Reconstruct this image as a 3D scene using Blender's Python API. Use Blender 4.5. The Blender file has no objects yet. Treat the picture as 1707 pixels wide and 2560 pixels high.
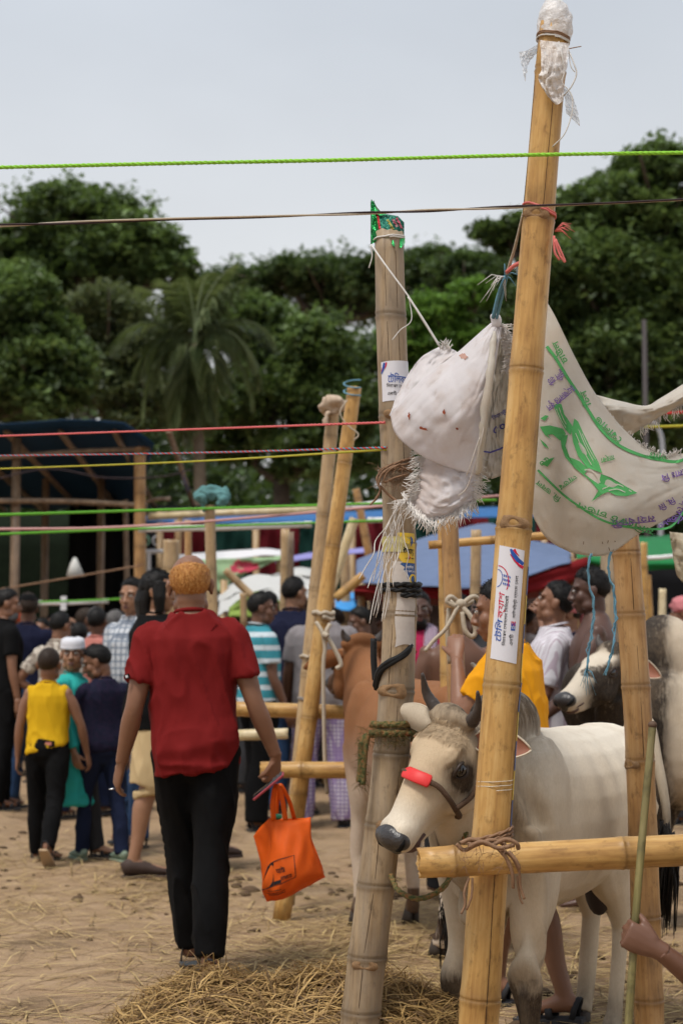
import bpy, math, random
import numpy as np
from mathutils import Vector as V, Matrix, Euler
R = math.radians
SC = bpy.context.scene
COL = SC.collection
# ------------------------------------------------------------------ camera, world, sun, exposure
FL, CX, CY, HC = 4200.0, 853.5, 1280.0, 1.35          # focal length and centre in photo pixels, eye height
PITCH = math.atan(328 / FL)
cam = bpy.data.cameras.new('camera')
cam.sensor_fit = 'VERTICAL'; cam.sensor_height = 36.0; cam.lens = FL / 2560 * 36
cam.clip_start = .1; cam.clip_end = 2000
cam.dof.use_dof = True; cam.dof.focus_distance = 4.85; cam.dof.aperture_fstop = 4.0
camo = bpy.data.objects.new('camera', cam); COL.objects.link(camo)
camo.location = (0, 0, HC); camo.rotation_euler = (math.pi / 2 + PITCH, 0, 0)
SC.camera = camo

SUN_EL, SUN_AZ = R(64), R(218)        # azimuth clockwise from +Y (the way the camera looks): behind it, to the left
world = bpy.data.worlds.new('World'); SC.world = world; world.use_nodes = True
nt = world.node_tree; bg = nt.nodes['Background']
sky = nt.nodes.new('ShaderNodeTexSky'); sky.sky_type = 'NISHITA'; sky.sun_disc = False
sky.sun_elevation = SUN_EL; sky.sun_rotation = SUN_AZ; sky.air_density = 1.2; sky.dust_density = 3.0
mul = nt.nodes.new('ShaderNodeMix'); mul.data_type = 'RGBA'; mul.blend_type = 'MULTIPLY'; mul.inputs[0].default_value = 1
mul.inputs[7].default_value = (.085, .085, .085, 1)
nt.links.new(sky.outputs[0], mul.inputs[6])
tc = nt.nodes.new('ShaderNodeTexCoord'); sep = nt.nodes.new('ShaderNodeSeparateXYZ')
nt.links.new(tc.outputs['Generated'], sep.inputs[0])
ramp = nt.nodes.new('ShaderNodeValToRGB')              # thin overcast: whiter low down, blue-grey higher up
ramp.color_ramp.elements[0].position = .0; ramp.color_ramp.elements[0].color = (.78, .77, .76, 1)
ramp.color_ramp.elements[1].position = .45; ramp.color_ramp.elements[1].color = (.56, .61, .68, 1)
e = ramp.color_ramp.elements.new(.2); e.color = (.70, .71, .72, 1)
nt.links.new(sep.outputs['Z'], ramp.inputs[0])
cl = nt.nodes.new('ShaderNodeTexNoise'); cl.inputs['Scale'].default_value = 3.2; cl.inputs['Detail'].default_value = 5
cmap = nt.nodes.new('ShaderNodeMapping'); cmap.inputs['Scale'].default_value = (1, 1, 2.2)
nt.links.new(tc.outputs['Generated'], cmap.inputs[0]); nt.links.new(cmap.outputs[0], cl.inputs['Vector'])
cm = nt.nodes.new('ShaderNodeMapRange'); cm.inputs[1].default_value = .3; cm.inputs[2].default_value = .7
cm.inputs[3].default_value = .93; cm.inputs[4].default_value = 1.06
nt.links.new(cl.outputs[0], cm.inputs[0])
mul2 = nt.nodes.new('ShaderNodeVectorMath'); mul2.operation = 'SCALE'
nt.links.new(ramp.outputs[0], mul2.inputs[0]); nt.links.new(cm.outputs[0], mul2.inputs['Scale'])
mix = nt.nodes.new('ShaderNodeMix'); mix.data_type = 'RGBA'; mix.inputs[0].default_value = .86
nt.links.new(mul.outputs[2], mix.inputs[6]); nt.links.new(mul2.outputs[0], mix.inputs[7])
nt.links.new(mix.outputs[2], bg.inputs[0]); bg.inputs[1].default_value = .88

sun = bpy.data.lights.new('sun', 'SUN'); sun.energy = 2.3; sun.angle = R(14); sun.color = (1, .95, .88)
suno = bpy.data.objects.new('sun', sun); COL.objects.link(suno)
sd = V((math.sin(SUN_AZ) * math.cos(SUN_EL), math.cos(SUN_AZ) * math.cos(SUN_EL), math.sin(SUN_EL)))
suno.rotation_euler = sd.to_track_quat('Z', 'Y').to_euler(); suno.location = sd * 50
SC.view_settings.view_transform = 'Standard'; SC.view_settings.look = 'None'
SC.view_settings.exposure = 0.40; SC.view_settings.gamma = 1.0
SC.view_settings.use_curve_mapping = False
SC.render.engine = 'CYCLES'
SC.cycles.use_denoising = True
SC.cycles.max_bounces = 5; SC.cycles.diffuse_bounces = 2; SC.cycles.glossy_bounces = 2
SC.cycles.transmission_bounces = 4; SC.cycles.transparent_max_bounces = 6
SC.cycles.use_adaptive_sampling = True; SC.cycles.adaptive_threshold = .03

# ------------------------------------------------------------------ placing things
def ray(px, py):
    dx, dy = (px - CX) / FL, (CY - py) / FL
    c, s = math.cos(PITCH), math.sin(PITCH)
    return V((dx, c - dy * s, s + dy * c))
def at(px, py, Y):
    r = ray(px, py); t = Y / r.y
    return V((r.x * t, Y, HC + r.z * t))
def gd(px, py, z=0.0):
    r = ray(px, py); t = (z - HC) / r.z
    return V((r.x * t, r.y * t, z))

# ------------------------------------------------------------------ noise in numpy
def _h(i, j, k, s):
    n = (i * 374761393 + j * 668265263 + k * 2147483647 + s * 974634777) & 0xffffffff
    n = ((n ^ (n >> 13)) * 1274126177) & 0xffffffff
    return ((n ^ (n >> 16)) & 0xffff) / 65535.0
def vnoise(P, seed=0):
    P = np.asarray(P, float); I = np.floor(P).astype(np.int64); F = P - I; F = F * F * (3 - 2 * F)
    out = 0
    for a in (0, 1):
        for b in (0, 1):
            for c in (0, 1):
                w = (F[:, 0] if a else 1 - F[:, 0]) * (F[:, 1] if b else 1 - F[:, 1]) * (F[:, 2] if c else 1 - F[:, 2])
                out = out + w * _h(I[:, 0] + a, I[:, 1] + b, I[:, 2] + c, seed)
    return out * 2 - 1
def fbm(P, seed=0, oct=3):
    P = np.asarray(P, float); o = 0; a = 1
    for k in range(oct):
        o = o + a * vnoise(P * 2 ** k, seed + k); a *= .5
    return o

# ------------------------------------------------------------------ mesh builder
def cr(pts, n):
    """Catmull-Rom through pts (tuples of any length), n samples per span."""
    P = np.array([tuple(p) for p in pts], float); out = []
    Q = np.vstack([2 * P[0] - P[1], P, 2 * P[-1] - P[-2]])
    for i in range(len(P) - 1):
        p0, p1, p2, p3 = Q[i:i + 4]
        for k in range(n):
            t = k / n
            out.append(.5 * (2 * p1 + (p2 - p0) * t + (2 * p0 - 5 * p1 + 4 * p2 - p3) * t * t + (3 * p1 - p0 - 3 * p2 + p3) * t ** 3))
    out.append(P[-1])
    return [V(o) if len(o) == 3 else tuple(o) for o in out]

class MB:
    def __init__(s): s.v = []; s.f = []; s.m = []; s.a = None
    def add(s, vs, fs, mi=0):
        o = len(s.v); s.v += [tuple(v) for v in vs]; s.f += [tuple(i + o for i in f) for f in fs]; s.m += [mi] * len(fs)
    def tube(s, pts, rad, n=8, mi=0, ref=None, cap=True, M=None):
        pts = [V(p) for p in pts]; k = len(pts)
        if not isinstance(rad, (list, tuple)): rad = [rad] * k
        if len(rad) != k:
            tu = lambda r_: np.array(r_ if isinstance(r_, (tuple, list)) else (r_, r_), float)
            X_ = np.array([tu(r_) for r_ in rad]); q_ = np.linspace(0, len(rad) - 1, k)
            rad = [tuple(np.interp(t_, range(len(rad)), X_[:, c_]) for c_ in (0, 1)) for t_ in q_]
        vs = []; fs = []; a0 = None
        for i, p in enumerate(pts):
            t = (pts[min(i + 1, k - 1)] - pts[max(i - 1, 0)])
            t = t.normalized() if t.length > 1e-9 else V((0, 0, 1))
            rf = V(ref) if ref is not None else (a0 if a0 is not None else (V((1, 0, 0)) if abs(t.x) < .8 else V((0, 1, 0))))
            a = rf - t * rf.dot(t)
            a = a.normalized() if a.length > 1e-6 else t.orthogonal().normalized()
            a0 = a; b = t.cross(a)
            r = rad[i]; ra, rb = (r if isinstance(r, (tuple, list)) else (r, r))
            for j in range(n):
                an = 2 * math.pi * j / n
                vs.append(p + a * (ra * math.cos(an)) + b * (rb * math.sin(an)))
        for i in range(k - 1):
            for j in range(n):
                fs.append((i * n + j, i * n + (j + 1) % n, (i + 1) * n + (j + 1) % n, (i + 1) * n + j))
        if cap:
            fs.append(tuple(range(n - 1, -1, -1))); fs.append(tuple((k - 1) * n + j for j in range(n)))
        if M is not None: vs = [M @ v for v in vs]
        s.add(vs, fs, mi)
    def ell(s, c, r, rot=None, n=14, m=9, mi=0, M=None):
        vs = []; c = V(c)
        if not isinstance(r, (tuple, list)): r = (r, r, r)
        for i in range(1, m):
            th = math.pi * i / m
            for j in range(n):
                ph = 2 * math.pi * j / n
                vs.append(V((r[0] * math.sin(th) * math.cos(ph), r[1] * math.sin(th) * math.sin(ph), r[2] * math.cos(th))))
        vs += [V((0, 0, r[2])), V((0, 0, -r[2]))]
        if rot is not None: vs = [rot @ v for v in vs]
        vs = [v + c for v in vs]
        if M is not None: vs = [M @ v for v in vs]
        fs = []
        for i in range(m - 2):
            for j in range(n):
                fs.append((i * n + j, (i + 1) * n + j, (i + 1) * n + (j + 1) % n, i * n + (j + 1) % n))
        t = (m - 1) * n
        for j in range(n):
            fs.append((t, j, (j + 1) % n)); fs.append((t + 1, (m - 2) * n + (j + 1) % n, (m - 2) * n + j))
        s.add(vs, fs, mi)
    def loft(s, secs, n=16, mi=0, M=None, pw=2.0):
        """secs: (x, y, z, rx, ry) horizontal ovals stacked upwards."""
        vs = []; fs = []
        for (x, y, z, rx, ry) in secs:
            for j in range(n):
                an = 2 * math.pi * j / n; c, q = math.cos(an), math.sin(an)
                vs.append(V((x + rx * math.copysign(abs(c) ** (2 / pw), c), y + ry * math.copysign(abs(q) ** (2 / pw), q), z)))
        k = len(secs)
        for i in range(k - 1):
            for j in range(n):
                fs.append((i * n + j, i * n + (j + 1) % n, (i + 1) * n + (j + 1) % n, (i + 1) * n + j))
        fs.append(tuple(range(n - 1, -1, -1))); fs.append(tuple((k - 1) * n + j for j in range(n)))
        if M is not None: vs = [M @ v for v in vs]
        s.add(vs, fs, mi)
    def box(s, c, d, M=None, mi=0):
        c = V(c); x, y, z = d[0] / 2, d[1] / 2, d[2] / 2
        vs = [V((i * x, j * y, k * z)) for k in (-1, 1) for j in (-1, 1) for i in (-1, 1)]
        vs = [(M @ v if M is not None else v) + c for v in vs]
        s.add(vs, [(0, 2, 3, 1), (4, 5, 7, 6), (0, 1, 5, 4), (2, 6, 7, 3), (0, 4, 6, 2), (1, 3, 7, 5)], mi)
    def grid(s, nu, nv, fn, mi=0, thick=0.0, back=V((0, 1, 0))):
        """a sheet fn(u, v); with thick, a closed slab."""
        P = [[V(fn(i / nu, j / nv)) for i in range(nu + 1)] for j in range(nv + 1)]
        w = nu + 1; vs = [p for row in P for p in row]
        fs = [(j * w + i, j * w + i + 1, (j + 1) * w + i + 1, (j + 1) * w + i) for j in range(nv) for i in range(nu)]
        if thick:
            o = len(vs); N = []
            for j in range(nv + 1):
                for i in range(nu + 1):
                    du = P[j][min(i + 1, nu)] - P[j][max(i - 1, 0)]; dv = P[min(j + 1, nv)][i] - P[max(j - 1, 0)][i]
                    q = du.cross(dv); q = q.normalized() if q.length > 1e-12 else back
                    if q.dot(back) < 0: q = -q
                    N.append(q)
            vs = vs + [v + q * thick for v, q in zip(vs, N)]
            fs = fs + [tuple(reversed([k + o for k in f])) for f in fs]
            for i in range(nu):
                fs.append((i + 1, i, o + i, o + i + 1)); a = nv * w + i; fs.append((a, a + 1, o + a + 1, o + a))
            for j in range(nv):
                a = j * w; fs.append((a, a + w, o + a + w, o + a)); a = j * w + nu; fs.append((a + w, a, o + a, o + a + w))
        s.add(vs, fs, mi)
    def ribbon(s, pts, w, nrm, mi=0):
        pts = [V(p) for p in pts]; k = len(pts); vs = []
        if not isinstance(w, (list, tuple)): w = [w] * k
        for i, p in enumerate(pts):
            t = pts[min(i + 1, k - 1)] - pts[max(i - 1, 0)]
            q = t.cross(V(nrm)); q = q.normalized() if q.length > 1e-9 else V((1, 0, 0))
            vs += [p - q * w[i] / 2, p + q * w[i] / 2]
        s.add(vs, [(2 * i, 2 * i + 1, 2 * i + 3, 2 * i + 2) for i in range(k - 1)], mi)
    def mesh(s, name='mesh'):
        me = bpy.data.meshes.new(name); me.from_pydata(s.v, [], s.f)
        if any(s.m): me.polygons.foreach_set('material_index', s.m)
        me.update(); return me
    def build(s, name, mats, parent=None, smooth=True, matrix=None):
        return obj(name, s.mesh(name), mats, parent, smooth, matrix)

def obj(name, me, mats, parent=None, smooth=True, matrix=None):
    me.name = name
    for m in (mats if isinstance(mats, (list, tuple)) else [mats]): me.materials.append(m)
    if smooth: me.polygons.foreach_set('use_smooth', [True] * len(me.polygons))
    o = bpy.data.objects.new(name, me); COL.objects.link(o)
    if parent is not None: o.parent = parent
    if matrix is not None: o.matrix_basis = matrix
    return o
def tag(o, label, cat, group=None, kind=None):
    if label: o['label'] = label
    if cat: o['category'] = cat
    if group: o['group'] = group
    if kind: o['kind'] = kind
    return o
def empty(name, loc, rz=0.0, label=None, cat=None, group=None):
    o = bpy.data.objects.new(name, None); COL.objects.link(o); o.location = loc; o.rotation_euler = (0, 0, rz)
    o.empty_display_size = .1
    return tag(o, label, cat, group)
def structure(o): o['kind'] = 'structure'; return o

TMP = bpy.data.scenes.new('tmp')
def evaluated(o):
    TMP.collection.objects.link(o); vl = TMP.view_layers[0]; vl.update()
    me = bpy.data.meshes.new_from_object(o.evaluated_get(vl.depsgraph))
    TMP.collection.objects.unlink(o); return me
def remesh(mb, vox, it=4, fac=.5):
    me0 = mb.mesh('tmp'); o = bpy.data.objects.new('tmp', me0)
    m = o.modifiers.new('r', 'REMESH'); m.mode = 'VOXEL'; m.voxel_size = vox
    if it:
        q = o.modifiers.new('s', 'SMOOTH'); q.factor = fac; q.iterations = it
    me = evaluated(o)
    bpy.data.objects.remove(o); bpy.data.meshes.remove(me0); me.materials.clear(); return me
def co_of(me):
    a = np.empty(len(me.vertices) * 3); me.vertices.foreach_get('co', a); return a.reshape(-1, 3)
def no_of(me):
    a = np.empty(len(me.vertices) * 3); me.vertex_normals.foreach_get('vector', a); return a.reshape(-1, 3)
def set_co(me, P): me.vertices.foreach_set('co', P.ravel()); me.update()
def attr(me, name, vals):
    at_ = me.attributes.new(name, 'FLOAT', 'POINT'); at_.data.foreach_set('value', np.asarray(vals, float).ravel())
def displace(me, fn):
    P = co_of(me); N = no_of(me); set_co(me, P + N * fn(P, N)[:, None])
def join(mes, name='mesh'):
    """several meshes into one"""
    vs = []; li = []; ls = []; o = 0; lo = 0
    for me in mes:
        P = co_of(me); vs.append(P); n = len(me.loops)
        q = np.empty(n, np.int32); me.loops.foreach_get('vertex_index', q); li.append(q + o)
        t = np.empty(len(me.polygons), np.int32); me.polygons.foreach_get('loop_start', t); ls.append(t + lo); o += len(P); lo += n
    vs = np.vstack(vs); li = np.concatenate(li); ls = np.concatenate(ls)
    out = bpy.data.meshes.new(name); out.vertices.add(len(vs)); out.vertices.foreach_set('co', vs.ravel())
    out.loops.add(len(li)); out.loops.foreach_set('vertex_index', li.astype(np.int32)); out.polygons.add(len(ls)); out.polygons.foreach_set('loop_start', ls.astype(np.int32)); out.update(calc_edges=True)
    for me in mes: bpy.data.meshes.remove(me)
    return out
_txt = {}
def textmesh(s, bold=0.0):
    """verts (2D) and faces of a line of writing, 1 unit high letters, starting at 0."""
    if (s, bold) in _txt: return _txt[(s, bold)]
    c = bpy.data.curves.new('t', 'FONT'); c.body = s; c.resolution_u = 2; c.offset = bold
    o = bpy.data.objects.new('t', c); me = evaluated(o)
    vs = [(v.co.x, v.co.y) for v in me.vertices]; fs = [tuple(p.vertices) for p in me.polygons]
    bpy.data.objects.remove(o); bpy.data.meshes.remove(me)
    _txt[(s, bold)] = (vs, fs); return vs, fs

# ------------------------------------------------------------------ materials
class N:
    """a small node helper"""
    def __init__(s, name):
        s.m = bpy.data.materials.new(name); s.m.use_nodes = True; s.t = s.m.node_tree
        s.b = s.t.nodes['Principled BSDF']; s.o = s.t.nodes['Material Output']
    def n(s, typ, **kw):
        x = s.t.nodes.new('ShaderNode' + typ)
        for k, v in kw.items():
            if k in x.inputs: x.inputs[k].default_value = v
            else: setattr(x, k, v)
        return x
    def l(s, a, b): s.t.links.new(a, b)
    def tex(s, coord='Object', scale=(1, 1, 1), rot=(0, 0, 0)):
        tc = s.n('TexCoord'); mp = s.n('Mapping'); mp.inputs['Scale'].default_value = scale; mp.inputs['Rotation'].default_value = rot
        s.l(tc.outputs[coord], mp.inputs[0]); return mp.outputs[0]
    def noise(s, vec, scale, detail=4, rough=.55):
        x = s.n('TexNoise'); x.inputs['Scale'].default_value = scale; x.inputs['Detail'].default_value = detail; x.inputs['Roughness'].default_value = rough
        s.l(vec, x.inputs['Vector']); return x.outputs[0]
    def attr(s, name):
        x = s.n('Attribute'); x.attribute_name = name; return x.outputs['Fac']
    def ramp(s, fac, stops, interp='LINEAR'):
        x = s.n('ValToRGB'); cr_ = x.color_ramp; cr_.interpolation = interp
        while len(cr_.elements) < len(stops): cr_.elements.new(.5)
        for e_, (p, c) in zip(cr_.elements, stops):
            e_.position = p; e_.color = (*c, 1) if len(c) == 3 else c
        s.l(fac, x.inputs[0]); return x.outputs[0]
    def mix(s, fac, a, b, blend='MIX'):
        x = s.n('Mix', data_type='RGBA', blend_type=blend)
        for i, q in ((0, fac), (6, a), (7, b)):
            if isinstance(q, (int, float)): x.inputs[i].default_value = q
            elif isinstance(q, tuple): x.inputs[i].default_value = (*q, 1)[:4]
            else: s.l(q, x.inputs[i])
        return x.outputs[2]
    def math(s, op, a, b=0.0, c=None):
        x = s.n('Math', operation=op)
        for i, q in enumerate((a, b) if c is None else (a, b, c)):
            if isinstance(q, (int, float)): x.inputs[i].default_value = q
            else: s.l(q, x.inputs[i])
        return x.outputs[0]
    def rng(s, v, a, b, c, d):
        x = s.n('MapRange')
        for i, q in enumerate((v, a, b, c, d)):
            if isinstance(q, (int, float)): x.inputs[i].default_value = q
            else: s.l(q, x.inputs[i])
        return x.outputs[0]
    def col(s, c):
        if isinstance(c, tuple): s.b.inputs['Base Color'].default_value = (*c, 1)[:4]
        else: s.l(c, s.b.inputs['Base Color'])
        return s
    def rough(s, r, spec=.5):
        s.b.inputs['Roughness'].default_value = r; s.b.inputs['Specular IOR Level'].default_value = spec; return s
    def bump(s, h, strength=.3, dist=.01):
        x = s.n('Bump'); x.inputs['Strength'].default_value = strength; x.inputs['Distance'].default_value = dist
        s.l(h, x.inputs['Height']); s.l(x.outputs[0], s.b.inputs['Normal']); return s
    def translucent(s, fac, color):
        tr = s.n('BsdfTranslucent'); mx = s.n('MixShader'); mx.inputs[0].default_value = fac
        if isinstance(color, tuple): tr.inputs[0].default_value = (*color, 1)
        else: s.l(color, tr.inputs[0])
        s.l(s.b.outputs[0], mx.inputs[1]); s.l(tr.outputs[0], mx.inputs[2]); s.l(mx.outputs[0], s.o.inputs[0]); return s
def lit(c, k): return tuple(max(0, x * k) for x in c)
_mc = {}
def plain(name, c, rough=.6, spec=.4, var=.12, sc=30, bump=.0, metallic=0.0):
    if name in _mc: return _mc[name]
    k = N(name); v = k.tex(); f = k.noise(v, sc, 3)
    k.col(k.mix(f, lit(c, 1 - var), lit(c, 1 + var))).rough(rough, spec)
    k.b.inputs['Metallic'].default_value = metallic
    if bump: k.bump(k.noise(v, sc * 4, 4), bump, .004)
    _mc[name] = k.m; return k.m
def cloth(name, c, var=.14, rough=.85, weave=420, tl=0.0):
    if name in _mc: return _mc[name]
    k = N(name); v = k.tex(); f = k.noise(v, 9, 4)
    c_ = k.mix(f, lit(c, 1 - var), lit(c, 1 + var))
    k.col(c_).rough(rough, .12)
    k.bump(k.noise(v, weave, 2), .12, .003)
    if tl: k.translucent(tl, lit(c, 1.1))
    _mc[name] = k.m; return k.m
def skin(name, c):
    if name in _mc: return _mc[name]
    k = N(name); v = k.tex(); f = k.noise(v, 14, 4)
    c_ = k.mix(f, lit(c, .84), (c[0] * 1.15, c[1] * 1.12, c[2] * 1.12))
    k.col(c_).rough(.48, .45); k.bump(k.noise(v, 160, 3), .10, .003)
    _mc[name] = k.m; return k.m
def hair_mat(name, c, c2=None):
    if name in _mc: return _mc[name]
    k = N(name); v = k.tex(scale=(1, 1, .12)); f = k.noise(v, 260, 3, .7)
    k.col(k.mix(k.rng(f, .35, .65, 0, 1), lit(c, .55), c2 or lit(c, 1.5))).rough(.55, .22); k.bump(f, .4, .005)
    _mc[name] = k.m; return k.m
# ------------------------------------------------------------------ the ground
def gz_arr(x, y):
    x = np.asarray(x, float); y = np.asarray(y, float)
    near = np.clip((45 - y) / 25, 0, 1)
    z = (.020 * vnoise(np.stack([x * .9, y * .9, 0 * x], 1), 3) + .010 * vnoise(np.stack([x * 3.1, y * 3.1, 0 * x], 1), 4)
         + .004 * vnoise(np.stack([x * 11, y * 11, 0 * x], 1), 5)) * near
    # trodden mound of dug mud on the left, a low lip beside it
    z = z + .10 * np.exp(-(((x + 2.75) / .62) ** 2 + ((y - 11.6) / 1.9) ** 2)) + .05 * np.exp(-(((x + 1.25) / .5) ** 2 + ((y - 7.6) / .8) ** 2))
    return z
_gu = np.arange(-8, 8.01, .1); _gv = np.arange(0, 40.01, .1); _gm = np.meshgrid(_gu, _gv)
_GT = gz_arr(_gm[0].ravel(), _gm[1].ravel()).reshape(len(_gv), len(_gu)).tolist()
def gz(x, y):
    i = min(max((x + 8) / .1, 0), len(_gu) - 1.001); j = min(max(y / .1, 0), len(_gv) - 1.001)
    a, b = int(i), int(j); u, v = i - a, j - b
    return (_GT[b][a] * (1 - u) + _GT[b][a + 1] * u) * (1 - v) + (_GT[b + 1][a] * (1 - u) + _GT[b + 1][a + 1] * u) * v
def ground_material():
    k = N('trodden_earth'); v = k.tex()
    a = k.noise(v, .55, 5); b = k.noise(v, 5.0, 6, .65); c = k.noise(v, 38, 5, .7)
    base = k.ramp(b, [(.28, (.215, .138, .078)), (.46, (.335, .222, .134)), (.70, (.425, .298, .190))])
    base = k.mix(k.rng(a, .42, .62, 0, .55), base, (.385, .265, .162))
    base = k.mix(k.rng(k.noise(v, 1.3, 5, .65), .54, .66, 0, .8), base, (.115, .075, .045))        # damp dung and mud patches
    chaff = k.noise(k.tex(scale=(1, .35, 1), rot=(0, 0, .5)), 46, 3, .7)
    base = k.mix(k.rng(chaff, .60, .68, 0, .55), base, (.52, .37, .17))
    k.col(k.mix(k.rng(c, .3, .7, 0, .35), base, (.44, .31, .18))).rough(.95, .15)
    k.bump(k.math('ADD', k.math('MULTIPLY', b, .6), k.math('MULTIPLY', c, .4)), .9, .05); return k.m
gx = np.concatenate([[-500, -200, -80, -40, -20, -10], np.arange(-6, 6.01, .07), [10, 20, 40, 80, 200, 500]])
gy = np.concatenate([[-60, -20, -5, 0], np.arange(1.5, 9, .06), np.arange(9, 20, .14), np.arange(20, 46, 1.0), [60, 90, 150, 300, 900]])
GX, GY = np.meshgrid(gx, gy)
GZ = gz_arr(GX.ravel(), GY.ravel())
me = bpy.data.meshes.new('ground'); w = len(gx)
me.from_pydata(np.stack([GX.ravel(), GY.ravel(), GZ], 1).tolist(), [],
               [(j * w + i, j * w + i + 1, (j + 1) * w + i + 1, (j + 1) * w + i) for j in range(len(gy) - 1) for i in range(w - 1)])
me.update()
structure(obj('ground', me, ground_material()))

# ------------------------------------------------------------------ straw
def straw_material(name, lo, hi, dark=(.10, .06, .025)):
    k = N(name); r = k.attr('tint'); f = k.noise(k.tex(), 60, 3)
    c = k.ramp(r, [(.0, dark), (.3, lo), (.75, hi), (1, lit(hi, 1.18))])
    k.col(k.mix(k.rng(f, .3, .7, 0, .4), c, lit(lo, .75))).rough(.6, .35).translucent(.15, hi); return k.m
def strands(name, n, gen, mat, seed):
    """n bent flat blades; gen(rng) -> start, direction, bend, length, width, up."""
    rng = random.Random(seed); vs = []; fs = []; tt = []
    for _ in range(n):
        p, d, up, L, w, bend = gen(rng); t = rng.random(); o = len(vs)
        q = d.cross(up); q = q.normalized() if q.length > 1e-6 else V((1, 0, 0))
        for i in range(4):
            s_ = i / 3 - .5
            c = p + d * (L * s_) + up * (bend * L * (1 - 4 * s_ * s_) * .5) + q * (bend * L * .35 * math.sin(3 * s_))
            ww = w * (1 if i in (1, 2) else .55)
            vs += [c - q * ww / 2, c + q * ww / 2]; tt += [t, t]
        fs += [(o + 2 * i, o + 2 * i + 1, o + 2 * i + 3, o + 2 * i + 2) for i in range(3)]
    me = bpy.data.meshes.new(name); me.from_pydata([tuple(v) for v in vs], [], fs); me.update(); attr(me, 'tint', tt)
    return obj(name, me, mat)
M_STRAW = straw_material('rice_straw', (.36, .235, .10), (.62, .46, .21))
M_HAY = straw_material('brown_hay', (.22, .125, .043), (.50, .325, .12), (.07, .04, .016))
def litter(rng):
    y = 5.4 + 9.5 * rng.random() ** 1.5; x = (rng.random() * 2 - 1) * (.6 + .25 * y)
    if rng.random() < .45:                                       # swept into drifts
        cx, cy, r = rng.choice([(-.35, 7.9, .7), (.2, 7.6, .5), (.9, 7.2, .6), (1.4, 6.3, .7), (.5, 8.6, .6), (-1.9, 8.4, .5), (-1.0, 9.6, .5), (-.1, 7.0, .4), (1.2, 5.8, .5), (-2.2, 10.3, .7)])
        x = rng.gauss(cx, r * .6); y = rng.gauss(cy, r)
        if y < 5.2: y = 5.4 + rng.random()
    a = rng.gauss(.2, .8) if rng.random() < .6 else rng.random() * math.pi
    d = V((math.cos(a), math.sin(a), rng.gauss(0, .04))).normalized()
    L = .06 + .34 * rng.random() ** 2
    return V((x, y, gz(x, y) + .006 + .012 * rng.random())), d, V((0, 0, 1)), L, .0038 + .004 * rng.random(), rng.gauss(.03, .06)
tag(strands('straw_litter', 10500, litter, M_STRAW, 11), 'loose pale rice straw scattered over the trodden earth', 'straw', kind='stuff')

def heap_height(x, y):
    h = .225 * math.exp(-(((x + .47) / .30) ** 2 + ((y - 5.50) / .30) ** 2)) ** 1.0
    h += .195 * math.exp(-(((x - .02) / .26) ** 2 + ((y - 5.45) / .28) ** 2))
    h += .12 * math.exp(-(((x - .34) / .22) ** 2 + ((y - 5.35) / .25) ** 2))
    h += .15 * math.exp(-(((x + .15) / .55) ** 4 + ((y - 5.22) / .26) ** 2))
    return h
mb = MB(); x0, x1, y0, y1 = -1.0, .75, 4.75, 6.1
mb.grid(60, 46, lambda u, v: (lambda x, y: (x, y, gz(x, y) + heap_height(x, y) * .93 - .03 + .012 * math.sin(x * 41 + y * 23)))(x0 + (x1 - x0) * u, y0 + (y1 - y0) * v))
hp = empty('hay_heap', (0, 0, 0), label='heap of brown cut hay lying on the earth in the foreground', cat='hay heap'); hp['kind'] = 'stuff'
me = mb.mesh('core'); attr(me, 'tint', [.18] * len(me.vertices)); core = obj('packed_core', me, M_HAY, hp)
def hay(rng):
    while True:
        x = rng.uniform(x0, x1); y = rng.uniform(y0, y1); h = heap_height(x, y)
        if h > .02 and rng.random() < .25 + h * 3: break
    e = .02; gx_ = (heap_height(x + e, y) - h) / e; gy_ = (heap_height(x, y + e) - h) / e
    nrm = V((-gx_, -gy_, 1)).normalized()
    a = rng.gauss(.5, .9); d = V((math.cos(a), math.sin(a) * .7, 0)); d = (d - nrm * d.dot(nrm)).normalized()
    lift = abs(rng.gauss(0, .16)) if rng.random() < .9 else rng.uniform(.3, 1.0)
    d = (d + nrm * lift * rng.choice((-1, 1))).normalized()
    return V((x, y, gz(x, y) + h - .015 + .035 * rng.random())), d, nrm, .05 + .17 * rng.random() ** 1.3, .002 + .0038 * rng.random(), rng.gauss(.1, .22)
o = strands('loose_hay', 16000, hay, M_HAY, 5); o.parent = hp; o['kind'] = 'stuff'


# clods of mud and dung
rg = random.Random(41); mb = MB()
for _ in range(330):
    cx, cy, r = rg.choice([(-2.45, 10.9, .55), (-2.9, 12.2, .6), (-2.2, 9.6, .4), (-.72, 9.6, .35), (-.3, 9.9, .3), (.12, 9.2, .4), (.9, 6.6, .5), (1.45, 6.9, .5), (1.5, 5.9, .4), (-.9, 8.9, .8), (0, 8.0, 1.2)])
    x, y = rg.gauss(cx, r * .6), rg.gauss(cy, r * .8); q = rg.uniform(.006, .020) * rg.choice((1, 1, 1, 1.7))
    if y < 5.9 or (abs(x + .56) < .5 and y < 7.4): continue
    o0 = len(mb.v); mb.ell((x, y, gz(x, y) + q * .15), (q * rg.uniform(.8, 1.7), q * rg.uniform(.8, 1.5), q * rg.uniform(.5, .9)), n=9, m=6)
    for i in range(o0, len(mb.v)):
        v = V(mb.v[i]); k_ = 1 + .35 * math.sin(v.x * 170 + i) * math.sin(v.y * 150); mb.v[i] = (x + (v.x - x) * k_, y + (v.y - y) * k_, v.z)
tag(mb.build('mud_clods', plain('mud_clod', (.105, .068, .042), .95, .15, .4, 40, .6)), 'dark clods of mud and dung lying on the trodden earth', 'mud', kind='stuff')
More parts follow.
